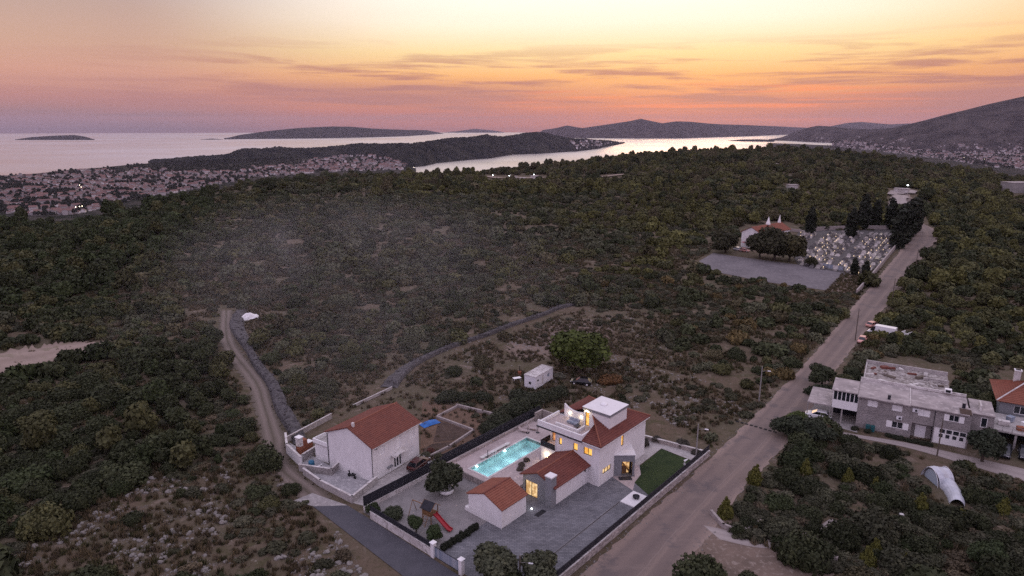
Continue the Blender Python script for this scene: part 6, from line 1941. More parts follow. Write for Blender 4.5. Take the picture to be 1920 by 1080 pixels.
for x_ in (-3.8, -2.3): MB().mat('concrete').bx(x_ - .12, x_ + .12, .15, .4, 0, 2.75).build('post', sh)
MB().mat('charcoal_mesh').bx(-3.9, 0, 4.6, 4.7, 0, 2.75).build('back_wall', sh)
cpt = thing('carport', 'flat roofed carport at the road side of the stone house', 'carport', FB.w(-5.9, 3.4), FB.a)
MB().mat('roof_concrete').bx(-1.9, 1.85, -3.6, 4.4, 2.85, 3.05).build('roof', cpt)
for x_, y_ in ((-1.8, -3.5), (1.75, -3.5), (-1.8, 4.2), (1.75, 4.2)): MB().mat('concrete').bx(x_ - .09, x_ + .09, y_ - .09, y_ + .09, 0, 2.85).build('post', cpt)
sheet('stone_house_yard', [(-8, -.8), (.5, -2.4), (0, 9), (-8, 9)], .025, 'concrete', FB)
for k in range(2):
    bi = thing('wheelie_bin', 'teal wheelie bin against the stone house wall, %s of the two' % ('left', 'right')[k], 'bin', FB.w(1.9 + .75 * k, -.6), FB.a, 'bins by the stone house')
    MB().mat('teal_bin').box((0, 0, .5), (.58, .6, .9), 0, 1.12).build('body', bi); MB().mat('teal_bin').box((0, 0, 1.0), (.68, .72, .08)).build('lid', bi)
for k in range(9):
    bushobj('hedge_bush', 'dark low bush at the foot of the stone house wall', 'bush', FB.w(1.0 + (k if k > 0 else -1) * .95 + (2.2 if k > 1 else 0), -1.35 - .05 * k), (.65, .6, .6), (.035, .04, .026), FBUSH[k % 3], 'bushes along the stone house', k)
# extension and terrace
ex = thing('house_extension', 'small grey stone extension with white framed window at the right end of the stone house', 'house', FB.w(0, 0), FB.a)
w = MB().mat('stone_facade'); w.wall((15.92, 2.5, 0), X, 3.2, 5.3, [(1.5, 2.4, 3.2, 4.9), (.4, 2.8, 0, 2.4)], Y, .25); w.quad((19.12, 2.5, 0), (19.12, 9, 0), (19.12, 9, 5.3), (19.12, 2.5, 5.3)); w.quad((15.92, 9, 0), (15.92, 9, 5.3), (19.12, 9, 5.3), (19.12, 9, 0)); w.build('wall', ex)
window(ex, (17.42, 2.5, 3.2), X, -Y, .9, 1.7, 'dark_glass', 0, 'white_paint', .08, .1)
MB().mat('roof_concrete').bx(15.92, 19.2, 2.3, 9.1, 5.3, 5.45).build('roof', ex); MB().mat('black_plastic').bx(16.3, 18.8, 3.2, 3.3, 0, 2.4).build('garage_dark_sheet', ex)  # black sheet puts the dark of the garage opening into colour
MB().mat('white_dirty').bx(17.2, 17.45, 4, 6.5, 5.45, 6.3).build('parapet', ex)
te = thing('raised_terrace', 'raised concrete terrace with railing between stone house and red roofed house', 'terrace', FB.w(0, 0), FB.a)
MB().mat('concrete_pale').bx(19.15, 32, 3.6, 11.5, 2.6, 2.85).build('deck', te)
rl = MB().mat('steel_pole'); rl.bx(19.2, 32, 3.62, 3.66, 3.75, 3.8); rl.bx(19.2, 32, 3.62, 3.66, 3.3, 3.33); rl.build('railing', te)
ps = MB().mat('steel_pole').bx(-.03, .03, -.03, .03, 2.85, 3.78).mesh('post')
for k in range(11): part('post', ps, te, (19.3 + k * 1.25, 3.64, 0))
cl_ = MB().mat('concrete').bx(-.15, .15, -.15, .15, 0, 2.6).mesh('column')
for x_ in (19.4, 22.4, 25.4, 28.4): part('column', cl_, te, (x_, 3.9, 0))
MB().mat('charcoal_mesh').bx(19.2, 32, 8.2, 8.3, 0, 2.6).build('back_wall', te)
for k, (x_, y_, w_, h_, m_, la) in enumerate(((20.9, 6.2, 1.5, .75, 'white_dirty', 'pale covered table on the raised terrace'), (23.0, 5.2, .9, .6, 'brick_red', 'reddish crate on the raised terrace'), (24.0, 7.2, 1.3, .8, 'white_paint', 'white chest on the raised terrace near the red roofed house'), (22.0, 8.4, 1.0, .9, 'banner', 'grey bench seat on the raised terrace by the railing back'))):
    t = thing('terrace_box', la, 'box', FB.w(x_, y_, 2.85), FB.a + .3 * k)
    MB().mat(m_).bx(-w_ / 2, w_ / 2, -.4, .4, .05, h_).build('body', t); MB().mat(m_).bx(-w_ / 2 - .04, w_ / 2 + .04, -.44, .44, h_, h_ + .07).build('lid', t)
rh = thing('red_roofed_house', 'house with orange red hip roof and white chimney at the right edge', 'house', FB.w(20.8, 12.2), FB.a)
w = MB().mat('grey_render'); w.wall((0, 0, 0), X, 11, 5.0, [(2, 4.6, 3.0, 4.4), (6, 8.6, 3.0, 4.6)], Y); w.quad((0, 0, 0), (0, 0, 5), (0, 10, 5), (0, 10, 0)); w.quad((11, 0, 0), (11, 10, 0), (11, 10, 5), (11, 0, 5)); w.quad((0, 10, 0), (0, 10, 5), (11, 10, 5), (11, 10, 0)); w.build('wall', rh)
window(rh, (2, 0, 3.0), X, -Y, 2.6, 1.4, 'dark_glass', 2, 'white_paint'); window(rh, (6, 0, 3.0), X, -Y, 2.6, 1.6, 'dark_glass', 2, 'white_paint')
rf = MB().mat('tile_orange')
rf.tiles((-.6, -.6, 4.9), (11.6, -.6, 4.9), (7.0, 5, 7.4), (4.0, 5, 7.4), 14, 32); rf.tiles((-.6, 10.6, 4.9), (-.6, -.6, 4.9), (4.0, 5, 7.4), (3.99, 5, 7.4), 14, 30); rf.tiles((11.6, -.6, 4.9), (11.6, 10.6, 4.9), (7.0, 5.01, 7.4), (7, 5, 7.4), 14, 30); rf.tiles((11.6, 10.6, 4.9), (-.6, 10.6, 4.9), (4, 5, 7.4), (7, 5, 7.4), 14, 32)
rfo = rf.build('roof', rh)
hp = MB().mat('white_dirty'); hp.tube([(-.6, -.6, 5.08), (4, 5, 7.56)], .12, 6); hp.tube([(4, 5, 7.56), (7, 5, 7.56), (11.6, -.6, 5.08)], .12, 6); hp.build('ridge_tiles', rfo)
c_ = MB().mat('white_dirty'); c_.bx(2.2, 3.1, 6.4, 7.3, 5.6, 8.6); c_.mat('white_paint').bx(2.1, 3.2, 6.3, 7.4, 8.6, 8.75); c_.mat('black_plastic').bx(2.3, 3.0, 6.5, 7.2, 8.75, 8.9); c_.build('chimney', rh)
# ruined flat roofed building behind
ru = thing('ruined_building', 'derelict low flat roofed building covered in rubble behind the stone house', 'building', FB.w(.2, 11.2), FB.a)
w = MB().mat('concrete'); w.wall((0, 0, 0), X, 13.4, 4.3, [(3, 4.2, 1.4, 2.6), (8, 8.9, 1.6, 2.8), (9.8, 10.6, 2.9, 3.6)], Y, .4); w.quad((0, 0, 0), (0, 0, 4.3), (0, 11.5, 4.3), (0, 11.5, 0)); w.quad((13.4, 0, 0), (13.4, 11.5, 0), (13.4, 11.5, 4.3), (13.4, 0, 4.3)); w.quad((0, 11.5, 0), (0, 11.5, 4.3), (13.4, 11.5, 4.3), (13.4, 11.5, 0)); w.build('wall', ru)
MB().mat('debris').bx(-.1, 13.5, -.1, 11.6, 4.3, 4.45).build('roof', ru)
p_ = MB().mat('concrete_pale'); p_.bx(-.1, 13.5, 11.3, 11.6, 4.45, 5.1); p_.bx(-.1, .15, 0, 11.3, 4.45, 4.8); p_.bx(9.5, 13.5, 6.5, 6.8, 4.45, 5.0); p_.build('parapet', ru)
g = np.random.default_rng(71)
for k in range(26):
    m_ = ('white_dirty', 'tile_red', 'debris', 'wood_old', 'concrete_pale')[k % 5]
    s = (.5 + 1.6 * g.random(), .3 + .8 * g.random(), .1 + .35 * g.random()); x_, y_ = .8 + 11.8 * g.random(), .8 + 9.6 * g.random()
    o = MB().mat(m_).box((0, 0, s[2] / 2), s, g.random() * 3, .85).build('rubble_slab'); o.location = FB.w(.2 + x_, 11.2 + y_, 4.45); o.rotation_euler = (0, 0, FB.a)
    tag(o, {'white_dirty': 'pale slab lying on the derelict rubble roof', 'tile_red': 'reddish board lying on the derelict rubble roof', 'debris': 'mottled slab lying on the derelict rubble roof', 'wood_old': 'grey wooden board lying on the derelict rubble roof', 'concrete_pale': 'light concrete block lying on the derelict rubble roof'}[m_], 'slab', {'white_dirty': 'pale roof slabs', 'tile_red': 'reddish roof boards', 'debris': 'mottled roof slabs', 'wood_old': 'wooden roof boards', 'concrete_pale': 'concrete roof blocks'}[m_])
yl = thing('yard_lamp', 'small yellow lamp glowing in the trees behind the carport', 'lamp', FB.w(-2.6, 11.5), 0)
MB().mat('steel_pole').tube([(0, 0, 0), (0, 0, 3.0)], .05, 6).build('pole', yl); MB().mat('lamp_glow').lathe([(.05, 3.0), (.14, 3.1), (.1, 3.25), (.02, 3.3)], n=8).build('bulb', yl); lamp('yard_light', FB.w(-2.6, 11.3, 3.4), 12, (1, .8, .35))
bushobj('hedge', 'dark clipped hedge by the road behind the carport', 'hedge', FB.w(-6, 11.5), (3.6, 1.6, 2.2), (.03, .038, .022), FBUSH[0], None, FB.a)
for k, (x_, y_, r_, la) in enumerate(((-7, 17, 2.6, 'rust green tree by the road behind the hedge'), (-3.2, 14.8, 2.0, 'dark green tree at the corner of the derelict building'), (-1.5, 18.5, 2.2, 'dark tree behind the derelict building near the van'), (17, 13, 2.6, 'round dark tree between derelict building and red roofed house'), (16.5, 19, 2.8, 'olive tree behind the stone house extension'), (20, 17, 2.2, 'bushy tree left of the red roof chimney'))):
    q = FB.w(x_, y_); plant_tree('garden_tree', la, 'tree', (q[0], q[1], float(hgt(q[0], q[1]))), r_, 4, 1.2, (.058, .062, .03) if k % 2 else (.042, .05, .028), FINE[k % 4], k, None, .85)
plant_tree('garden_tree', 'dark round tree on the footpath in front of the raised terrace', 'tree', FB.w(17.7, -3.6), 2.3, 4, 1.6, (.032, .040, .026), FINE[2], 1, None, .95)
q = FB.w(-8.8, -7.2); plant_tree('garden_tree', 'bright green tree in front of the carport beside the road', 'tree', q, 2.1, 4, .4, (.062, .085, .026), FINE[1], 2, None, .8)
q = FB.w(-5.0, -6.8); plant_tree('garden_tree', 'brownish tree right of the bright green tree by the road', 'tree', q, 1.8, 4, .4, (.085, .06, .038), FINE[3], 3, None, .75)
q = FB.w(-9.2, -9.6); plant_tree('garden_tree', 'large dark tree at the road edge below the bright green tree', 'tree', q, 2.6, 4, .7, (.036, .045, .028), FINE[0], 4, None, .75)
q = FB.w(-5.2, -9.6); plant_tree('garden_tree', 'dark tree on the field side of the bright green tree', 'tree', q, 2.6, 4, .6, (.034, .042, .027), FINE[2], 5, None, .7)
for k, (u_, v_, r_) in enumerate(((1415, 905, 1.5), (1360, 968, 1.4), (1590, 905, 1.2), (1640, 920, 1.1), (1725, 960, 1.4), (1625, 1060, 1.3), (1690, 1068, 1.2), (1850, 1062, 1.7), (1800, 985, 1.2), (1880, 965, 1.3), (1510, 890, 1.3), (1640, 1040, 1.1))):
    q = hit(u_, v_); plant_tree('young_conifer', ('yellow green young tree at the road edge above the stone fence', 'yellow green young tree at the corner of the low field wall', 'young yellow green tree in the overgrown field', 'young yellow green tree in the overgrown field')[min(k, 3)], 'young tree', q, r_, 2, .3, (.085, .086, .022) if k != 7 else (.045, .062, .03), CONI[k % 3] if k != 7 else FINE[0], k, None if k < 2 else 'young trees in the overgrown field', 1.25)
# field walls lower right
lwall('field_wall', 'low stone wall corner in the field beside the road', [(26.6, 77.0), (27.2, 74.0), (29.2, 72.6), (32.2, 75.0)], .6, .35, None, 'ashlar', 'wall', False)
lwall('field_wall', 'low stone wall along the dirt path at the bottom right', [(33.6, 70.6), (36.2, 68.6), (38.5, 67.4)], .6, .4, None, 'ashlar', 'wall', False)
# polytunnel
pn_ = thing('polytunnel', 'white plastic polytunnel in two bent sections in the overgrown field', 'polytunnel', (0, 0, 0))


def tunnel(pts, rads, name, parent, mat='poly_film', nseg=10):
    mb_ = MB().mat(mat); P = [Vector(p) for p in pts]; vs, fs = [], []
    for i, p in enumerate(P):
        t_ = (P[min(i + 1, len(P) - 1)] - P[max(i - 1, 0)]).normalized(); n_ = Vector((-t_.y, t_.x, 0))
        for k in range(nseg + 1):
            a_ = math.pi * k / nseg; rr_ = rads[i] * (1 + .06 * (i % 2))
            vs.append(p + n_ * math.cos(a_) * rr_ + Z * (math.sin(a_) * rr_ * 1.25))
    for i in range(len(P) - 1):
        for k in range(nseg): fs.append((i * (nseg + 1) + k, i * (nseg + 1) + k + 1, (i + 1) * (nseg + 1) + k + 1, (i + 1) * (nseg + 1) + k))
    mb_.add(vs, fs); return mb_.build(name, parent, False)


z0 = float(hgt(61.5, 85.0)) - .1
t1 = tunnel([(61.0 + 2.6 * q, 85.5 + .5 * q, z0) for q in np.linspace(0, 1, 4)], [1.75, 1.75, 1.65, 1.5], 'front_section', pn_)
t2 = tunnel([(62.6 - .4 * q - 1.5 * q * q, 84.4 - 5.3 * q, z0) for q in np.linspace(0, 1, 7)], [1.05, 1.08, 1.05, 1.02, .98, .94, .86], 'back_section', pn_)
ef = MB().mat('poly_end'); ef.add([(61.12, 85.5 + math.cos(math.pi * k / 14) * 1.5, z0 + .12 + math.sin(math.pi * k / 14) * 1.5 * 1.2) for k in range(15)], [tuple(range(15))]); ef.build('end_sheet', pn_)
hp_ = MB().mat('white_metal')
for q in (0, .5, 1):
    hp_.tube([(61.0 + 2.6 * q, 85.5 + .5 * q + math.cos(math.pi * k / 10) * (1.8 - .15 * q), z0 + math.sin(math.pi * k / 10) * (1.8 - .15 * q) * 1.25) for k in range(11)], .04, 4, False)
hp_.build('hoop', pn_)
for k, (u_, v_, s_, m_, la) in enumerate(((1548, 1003, (.8, .5, .3), 'white_paint', 'small white scrap in the overgrown field'), (1872, 1000, (1.6, .2, .12), 'wood', 'pale plank lying at the right edge of the field'), (1860, 905, (1.6, .9, .12), 'white_dirty', 'pale broken frame lying right of the polytunnel'), (1418, 1000, (.9, .5, .2), 'white_paint', 'white slab behind the low field wall corner'), (1690, 970, (.5, .5, .4), 'white_dirty', 'pale bucket below the polytunnel'))):
    q = hit(u_, v_); o = MB().mat(m_).box((0, 0, s_[2] / 2), s_, .5 + k, .9).build('scrap_piece'); o.location = (q[0], q[1], q[2] + .1); tag(o, la, 'scrap')

# ------------------------------------------------------------------ chapel, cemetery
FC = FR(104.8, 271.5, 38)
ch_ = thing('chapel', 'white chapel with long red roof beside the cemetery car park', 'chapel', FC.w(0, 0), FC.a)
w = MB().mat('white_render'); w.wall((0, 0, 0), Y, 9, 6.6, [(2.2, 6.6, 2.9, 4.1), (3.9, 4.6, 5.0, 5.8)], X, .4); w.quad((0, 0, 0), (23, 0, 0), (23, 0, 6.6), (0, 0, 6.6)); w.quad((23, 0, 0), (23, 9, 0), (23, 9, 6.6), (23, 0, 6.6)); w.quad((0, 9, 0), (0, 9, 6.6), (23, 9, 6.6), (23, 9, 0))
w.tri((0, 0, 6.6), (0, 4.5, 9), (0, 9, 6.6)); w.tri((23, 0, 6.6), (23, 9, 6.6), (23, 4.5, 9)); w.build('wall', ch_)
window(ch_, (0, 2.2, 2.9), Y, -X, 4.4, 1.2, 'dark_glass', 3, 'charcoal_metal'); window(ch_, (0, 3.9, 5.0), Y, -X, .7, .8, 'dark_glass', 0)
rf = MB().mat('tile_orange'); rf.tiles((-.4, -.5, 6.4), (23.4, -.5, 6.4), (23.4, 4.5, 9.05), (-.4, 4.5, 9.05), 10, 36, .08, .05); rf.tiles((23.4, 9.5, 6.4), (-.4, 9.5, 6.4), (-.4, 4.5, 9.05), (23.4, 4.5, 9.05), 10, 36, .08, .05); rf.build('roof', ch_)
MB().mat('red_plastic').bx(-2.4, -.5, 1.5, 7.5, 2.4, 2.5).build('awning', ch_)
for x_, w_, h_ in ((12.5, 1.15, 3.0), (21.5, .8, 3.2)):
    s = MB().mat('white_paint'); s.bx(x_ - w_ * .6, x_ + w_ * .6, 4.5 - w_ * .6, 4.5 + w_ * .6, 8.2, 9.6)
    s.add([(x_ - w_ * .55, 4.5 - w_ * .55, 9.6), (x_ + w_ * .55, 4.5 - w_ * .55, 9.6), (x_ + w_ * .55, 4.5 + w_ * .55, 9.6), (x_ - w_ * .55, 4.5 + w_ * .55, 9.6), (x_ + w_ * .2, 4.5, 9.6 + h_)], [(0, 1, 4), (1, 2, 4), (2, 3, 4), (3, 0, 4)]); s.build('spire', ch_)
for k, (u_, v_, r_, la) in enumerate(((1360, 474, 5.2, 'dark round tree left of the chapel at the car park corner'), (1424, 484, 5.6, 'big dark tree in front of the chapel, leftmost of the clump'), (1452, 488, 6.8, 'big dark tree in the middle of the clump before the chapel'), (1480, 490, 5.8, 'big dark tree at the grave side of the clump before the chapel'), (1520, 500, 2.0, 'small round tree by the first graves behind the banners'))):
    q = hit(u_, v_); plant_tree('park_tree', la, 'tree', q, r_, 9, 1.6 if r_ > 3 else .8, (.044, .044, .026) if k != 3 else (.055, .052, .026), FINE[k % 4], k, None, 1.0)
for k, (u_, v_, h_) in enumerate(((1518, 441, 13), (1594, 447, 13.5), (1617, 430, 17), (1668, 430, 15), (1640, 428, 14), (1690, 458, 17), (1699, 449, 17), (1706, 442, 17), (1713, 435, 16), (1684, 466, 16), (1622, 522, 6), (1601, 516, 6))):
    q = hit(u_, v_)
    t = thing('cypress', ('slim dark cypress behind the graves nearest the chapel', 'slim dark cypress standing among the graves', 'tall dark cypress behind the cemetery back wall', 'tall dark cypress at the back right of the cemetery', 'dark cypress in the row behind the cemetery back wall')[k] if k < 5 else ('dark cypress in the dense row between graves and road bend' if k < 10 else 'small slim cypress at the front corner of the graves'), 'cypress', q, k, 'cypresses between graves and road bend' if 5 <= k < 10 else ('small cypresses at the front graves' if k >= 10 else None))
    MB().mat('bark').tube([(0, 0, -.2), (0, 0, h_ * .3)], [.22, .15], 6).build('trunk', t)
    wf = 1.15 if k < 5 else 1.35
    c_ = part('crown', CYP[k % 2], t, (0, 0, 0), 0, (h_ * wf, h_ * wf, h_)); c_['tint'] = (.022, .026, .018)
# graves
CA = R(55.3); ax, ay = np.array([math.cos(CA), math.sin(CA)]), np.array([-math.sin(CA), math.cos(CA)])
org = np.array([123.2, 218.7]) + ay * 1.5 + ax * 1.5
cemu = [(1499, 499), (1629, 521), (1684, 458), (1688, 438), (1502, 436), (1492, 470)]
def grave_mesh(mat):
    s = MB().mat(mat); s.bx(-1.1, 1.1, -.65, .65, 0, .3); s.bx(-1.0, 1.0, -.5, .5, .3, .42); slab_ = s.mesh('slab')
    h_ = MB().mat(mat); h_.bx(-.09, .09, -.62, .62, .3, 1.0); h_.bx(-.09, .09, -.4, .4, 1.0, 1.22); return slab_, h_.mesh('headstone')
GM = {m_: grave_mesh(m_) for m_ in ('marble', 'marble_grey')}
LN = MB().mat('charcoal_metal').lathe([(.07, 0), (.07, .03)], n=6).mat('candle_glow').lathe([(.06, .03), (.06, .24), (.03, .3)], n=6).mesh('lantern')
g = np.random.default_rng(5); cnt = 0
GM['mid'] = grave_mesh('marble_mid'); more_ = []
for i in range(40):
    if i % 9 == 8: continue
    for j in range(-4, 30):
        if j in (6, 14, 15, 23): continue
        p = org + ax * (i * 3.7) + ay * (j * 2.0 + (g.random() - .5) * .1); z_ = float(hgt(*p)); u_, v_ = proj(p[0], p[1], z_)
        if not inpoly(np.array([u_]), np.array([v_]), cemu)[0] or g.random() < .1: continue
        q3 = g.random(); m_ = 'marble' if q3 < .26 else ('mid' if q3 < .52 else 'marble_grey')
        if cnt >= 298: more_.append((p[0], p[1], z_ + .12)); continue
        la = {'marble': 'pale polished marble grave in the walled cemetery', 'marble_grey': 'dark grey polished grave in the walled cemetery', 'mid': 'greyish stone grave in the walled cemetery'}[m_]
        t = thing('grave', la, 'grave', (p[0], p[1], z_ + .12), CA, {'marble': 'pale graves', 'marble_grey': 'dark graves', 'mid': 'greyish graves'}[m_])
        q_ = 1.05 + .35 * g.random(); part('slab', GM[m_][0], t, (0, 0, 0), 0, (.8 + .25 * g.random(), q_, .7 + .9 * g.random())); part('headstone', GM[m_][1], t, (1.0, 0, 0), 0, (1, q_ * .9, .6 + .8 * g.random()))
        if g.random() < .42: part('lantern', LN, t, (.55, .2, .45), 0, (1.6, 1.6, 1.6))
        cnt += 1
if more_:
    PC_GR = proto_collection('grave_shapes', [GM[k_][q_] for k_ in ('marble', 'mid', 'marble_grey') for q_ in (0, 0, 1)])
    o = scatter('far_graves', np.array(more_), np.ones(len(more_)), np.ones((len(more_), 3)), 9, PC_GR, 15)
    o.data.attributes['rot'].data.foreach_set('vector', np.tile([0, 0, CA], len(more_)).astype(np.float32))
def longwall(name, label, pts, h, th, mat):
    P = resample(pts, 40); vs, fs = [], []
    for i in range(40):
        t_ = P[min(i + 1, 39)] - P[max(i - 1, 0)]; t_ /= np.hypot(*t_); n_ = np.array([-t_[1], t_[0]]) * th / 2; z_ = float(hgt(*P[i]))
        vs += [(*(P[i] - n_), z_ - .2), (*(P[i] - n_), z_ + h), (*(P[i] + n_), z_ + h), (*(P[i] + n_), z_ - .2)]
    for i in range(39):
        for k in range(3): fs.append((i * 4 + k, (i + 1) * 4 + k, (i + 1) * 4 + k + 1, i * 4 + k + 1))
    fs += [(0, 1, 2, 3), (159, 158, 157, 156)]
    o = MB().mat(mat).add(vs, fs).build(name)
    bm = bmesh.new(); bm.from_mesh(o.data); bmesh.ops.recalc_face_normals(bm, faces=bm.faces); bm.to_mesh(o.data); bm.free()
    return tag(o, label, 'wall')
longwall('cemetery_wall', 'pale stone cemetery wall along the straight road up to the bend', [(106.3, 194.5), (124.5, 219.3), (157.0, 264.6), (184, 302.5), (200, 326)], 1.7, .45, 'ashlar')
longwall('cemetery_wall', 'pale wall behind the graves and cypresses', [hit(1520, 434)[:2], hit(1570, 431)[:2], hit(1630, 430)[:2], hit(1700, 431)[:2]], 2.0, .4, 'ashlar')
longwall('cemetery_wall', 'low grey wall behind the chapel at the left of the graves', [hit(1462, 432)[:2], hit(1500, 436)[:2], hit(1516, 445)[:2]], 1.4, .4, 'ashlar')
bnr = thing('banner_fence', 'row of blue grey banner panels between car park and graves', 'fence', (110.0, 240.6, 0), math.atan2(227.3 - 240.4, 118.6 - 110.2))
for k in range(8):
    MB().mat('banner' if k % 3 else 'white_dirty').bx(k * 1.95 + .05, k * 1.95 + 1.88, -.03, .03, .35, 1.85).build('panel', bnr)
for k in range(9): MB().mat('steel_pole').bx(k * 1.95 - .03, k * 1.95 + .03, -.05, .05, 0, 2.0).build('post', bnr)
for k, (u_, v_) in enumerate(((1385, 470), (1396, 472))):
    q = hit(u_, v_); car('parked_car', 'red and white car below the chapel gable, %s' % ('left of the pair', 'right of the pair')[k], (q[0], q[1], q[2] + .05), R(-40), 'car_redwhite' if k else 'car_white', 4.0, group='cars below the chapel')
lm_ = []
# small things in the far scrub
for k, (u_, v_, s_, la) in enumerate(((1485, 354, (7, 5, 3), 'lone pale hut in the woods behind the chapel'), (1450, 314, (9, 6, 4), 'small white hut high on the wooded ridge'), (1905, 360, (22, 14, 9), 'grey flat roofed building among trees at the right edge'), (962, 337, (12, 7, 4), 'left pale shed of the lit farm on the ridge'), (980, 339, (10, 7, 3.5), 'middle pale shed of the lit farm on the ridge'), (1003, 336, (12, 6, 4), 'right pale shed of the lit farm on the ridge'), (1690, 362, (10, 6, 3.5), 'pale building at the forest clearing beyond the road bend'), (1300, 508, (2.2, 1.5, 1.2), 'small pale concrete box left of the car park'))):
    q = hit(u_, v_); o = thing('far_hut' if k != 2 else 'far_building', la, 'building', (q[0], q[1], q[2]), .4 * k)
    if k == 2: o.rotation_euler = (0, 0, .15)
    MB().mat('concrete' if k == 2 else 'white_dirty').bx(-s_[0] / 2, s_[0] / 2, -s_[1] / 2, s_[1] / 2, -1, s_[2]).build('wall', o); MB().mat('roof_concrete').bx(-s_[0] / 2 - .3, s_[0] / 2 + .3, -s_[1] / 2 - .3, s_[1] / 2 + .3, s_[2], s_[2] + .35).build('roof', o)
for k, (u_, v_, la) in enumerate(((924, 335, 'leftmost lit lamp of the ridge farm'), (955, 336, 'middle lit lamp of the ridge farm'), (1001, 334, 'right lit lamp of the ridge farm'), (1700, 359, 'lit lamp at the forest clearing beyond the bend'))):
    q = hit(u_, v_ + 3); t = thing('yard_lamp', la, 'lamp', q, 0); MB().mat('steel_pole').tube([(0, 0, 0), (0, 0, 6)], .1, 5).build('pole', t); MB().mat('cool_glow').lathe([(.3, 6), (.55, 6.3), (.3, 6.6)], n=8).build('bulb', t)
for (u0, v0, u1, v1, d_) in ((1660, 366, 1716, 360, 6), (1682, 392, 1690, 368, 5), (905, 332, 1030, 334, 5), (1085, 335, 1175, 328, 4)):
    p, q = np.array(hit(u0, v0)), np.array(hit(u1, v1)); n_ = np.array([-(q - p)[1], (q - p)[0]]); n_ = n_ / np.hypot(*n_) * d_
    ribbon('forest_clearing', [tuple(p[:2] - n_), tuple(q[:2] - n_)], [tuple(p[:2] + n_), tuple(q[:2] + n_)], 'bare_surface' if u0 < 1300 else 'path_surface', .8, 3, n=12, jag=.3)

# ------------------------------------------------------------------ the towns far below
from mathutils.bvhtree import BVHTree
lands = [o for o in COL.objects if o.get('kind') == 'structure' and o.name.split('.')[0] in ('coastal_plain', 'valley_plain', 'headland', 'near_hill', 'mountain', 'ground')]
vs, fs, own = [], [], []
for o in lands:
    k = len(vs); vs += [v.co[:] for v in o.data.vertices]; fs += [tuple(i + k for i in p.vertices) for p in o.data.polygons]; own += [o.name.split('.')[0]] * len(o.data.polygons)
BV = BVHTree.FromPolygons(vs, fs)


def land(u, v):
    dd = Vector(dirv(u, v).tolist()).normalized()
    loc, nrm, idx, dist = BV.ray_cast(Vector((0, 0, H)), dd)
    if loc is None or own[idx] == 'ground': return None
    return loc


def house_mesh(k):
    mb_ = MB().mat('far_wall' if k % 3 else 'far_wall_pale'); l, w_, h_ = [(1, .8, .55), (1.1, .75, .75), (.9, .8, .95), (1.3, .7, .6)][k % 4]
    mb_.bx(-l / 2, l / 2, -w_ / 2, w_ / 2, -.4, h_); rr_ = .26 if k % 4 != 2 else .2
    for s in (-1, 1): mb_.tri((s * l / 2, -w_ / 2, h_), (s * l / 2, w_ / 2, h_), (s * l / 2, 0, h_ + rr_))
    mb_.mat('far_roof')
    for s in (-1, 1): mb_.quad((-l / 2 - .05, s * (w_ / 2 + .06), h_ - .04), (l / 2 + .05, s * (w_ / 2 + .06), h_ - .04), (l / 2 + .05, 0, h_ + rr_), (-l / 2 - .05, 0, h_ + rr_))
    return mb_.mesh('town_house')


HM = [house_mesh(k) for k in range(6)]
PC_HOUSE = proto_collection('house_shapes', HM)
TOWNS = [([(0, 332), (60, 328), (120, 321), (200, 315), (262, 316), (330, 321), (420, 322), (500, 312), (560, 304), (640, 300), (640, 320), (480, 334), (420, 344), (300, 367), (200, 389), (150, 401), (80, 407), (0, 399)], 1500, 'pale house in the dense coastal town below the scrub', 'houses of the coastal town', 10.5),
         ([(560, 304), (640, 292), (690, 290), (730, 297), (765, 308), (760, 319), (640, 321), (560, 326)], 420, 'pale house in the suburb at the foot of the dark headland', 'houses at the headland foot', 13),
         ([(1075, 263), (1110, 264), (1150, 268), (1120, 275), (1080, 279), (1065, 270)], 60, 'pale house on the tip of the dark headland', 'houses on the headland tip', 14),
         ([(1520, 268), (1570, 262), (1610, 266), (1700, 278), (1800, 286), (1925, 280), (1925, 319), (1860, 313), (1780, 301), (1700, 290), (1600, 279)], 900, 'hazy pale house in the valley town below the mountain', 'houses of the valley town', 11),
         ([(1470, 262), (1600, 255), (1700, 262), (1800, 268), (1925, 262), (1925, 284), (1700, 280), (1560, 268)], 60, 'hazy scattered house on the lower mountain slope', 'houses on the mountain slope', 12)]
g = np.random.default_rng(21); allh = []; trees_ = []
for poly, n, la, gr, s0 in TOWNS:
    P_ = np.array(poly); got = 0; tries = 0; used = set()
    if gr == 'houses of the coastal town':
        strip = [(225, 314), (262, 308), (330, 304), (420, 301), (540, 297), (570, 303), (500, 312), (420, 322), (330, 322), (262, 318)]
        for _ in range(1500):
            u_, v_ = 225 + 345 * g.random(), 296 + 27 * g.random(); L_ = land(u_, v_) if inpoly(np.array([u_]), np.array([v_]), strip)[0] else None
            if L_ is not None: trees_.append((L_.x, L_.y, L_.z))
    while got < n and tries < n * 12:
        tries += 1
        u_, v_ = P_[:, 0].min() + g.random() * np.ptp(P_[:, 0]), P_[:, 1].min() + g.random() * np.ptp(P_[:, 1])
        if not inpoly(np.array([u_]), np.array([v_]), poly)[0]: continue
        L_ = land(u_, v_)
        if L_ is None: continue
        r_ = math.hypot(L_.x, L_.y); c_ = (int(L_.x // 15), int(L_.y // 15))
        if c_ in used: continue
        used.add(c_)
        clump = float(fbm(np.array(L_.x / 130), np.array(L_.y / 130), 91))
        clump2 = float(fbm(np.array(L_.x / 45), np.array(L_.y / 45), 93))
        if (clump < .36 and 'headland' not in gr) or clump2 < .38 or g.random() < .12:
            trees_.append((L_.x, L_.y, L_.z)); continue
        s = s0 * (.75 + 1.15 * g.random() ** 3); allh.append((s / r_, L_.x, L_.y, L_.z, s, la, gr)); got += 1
allh.sort(key=lambda t: -t[0])
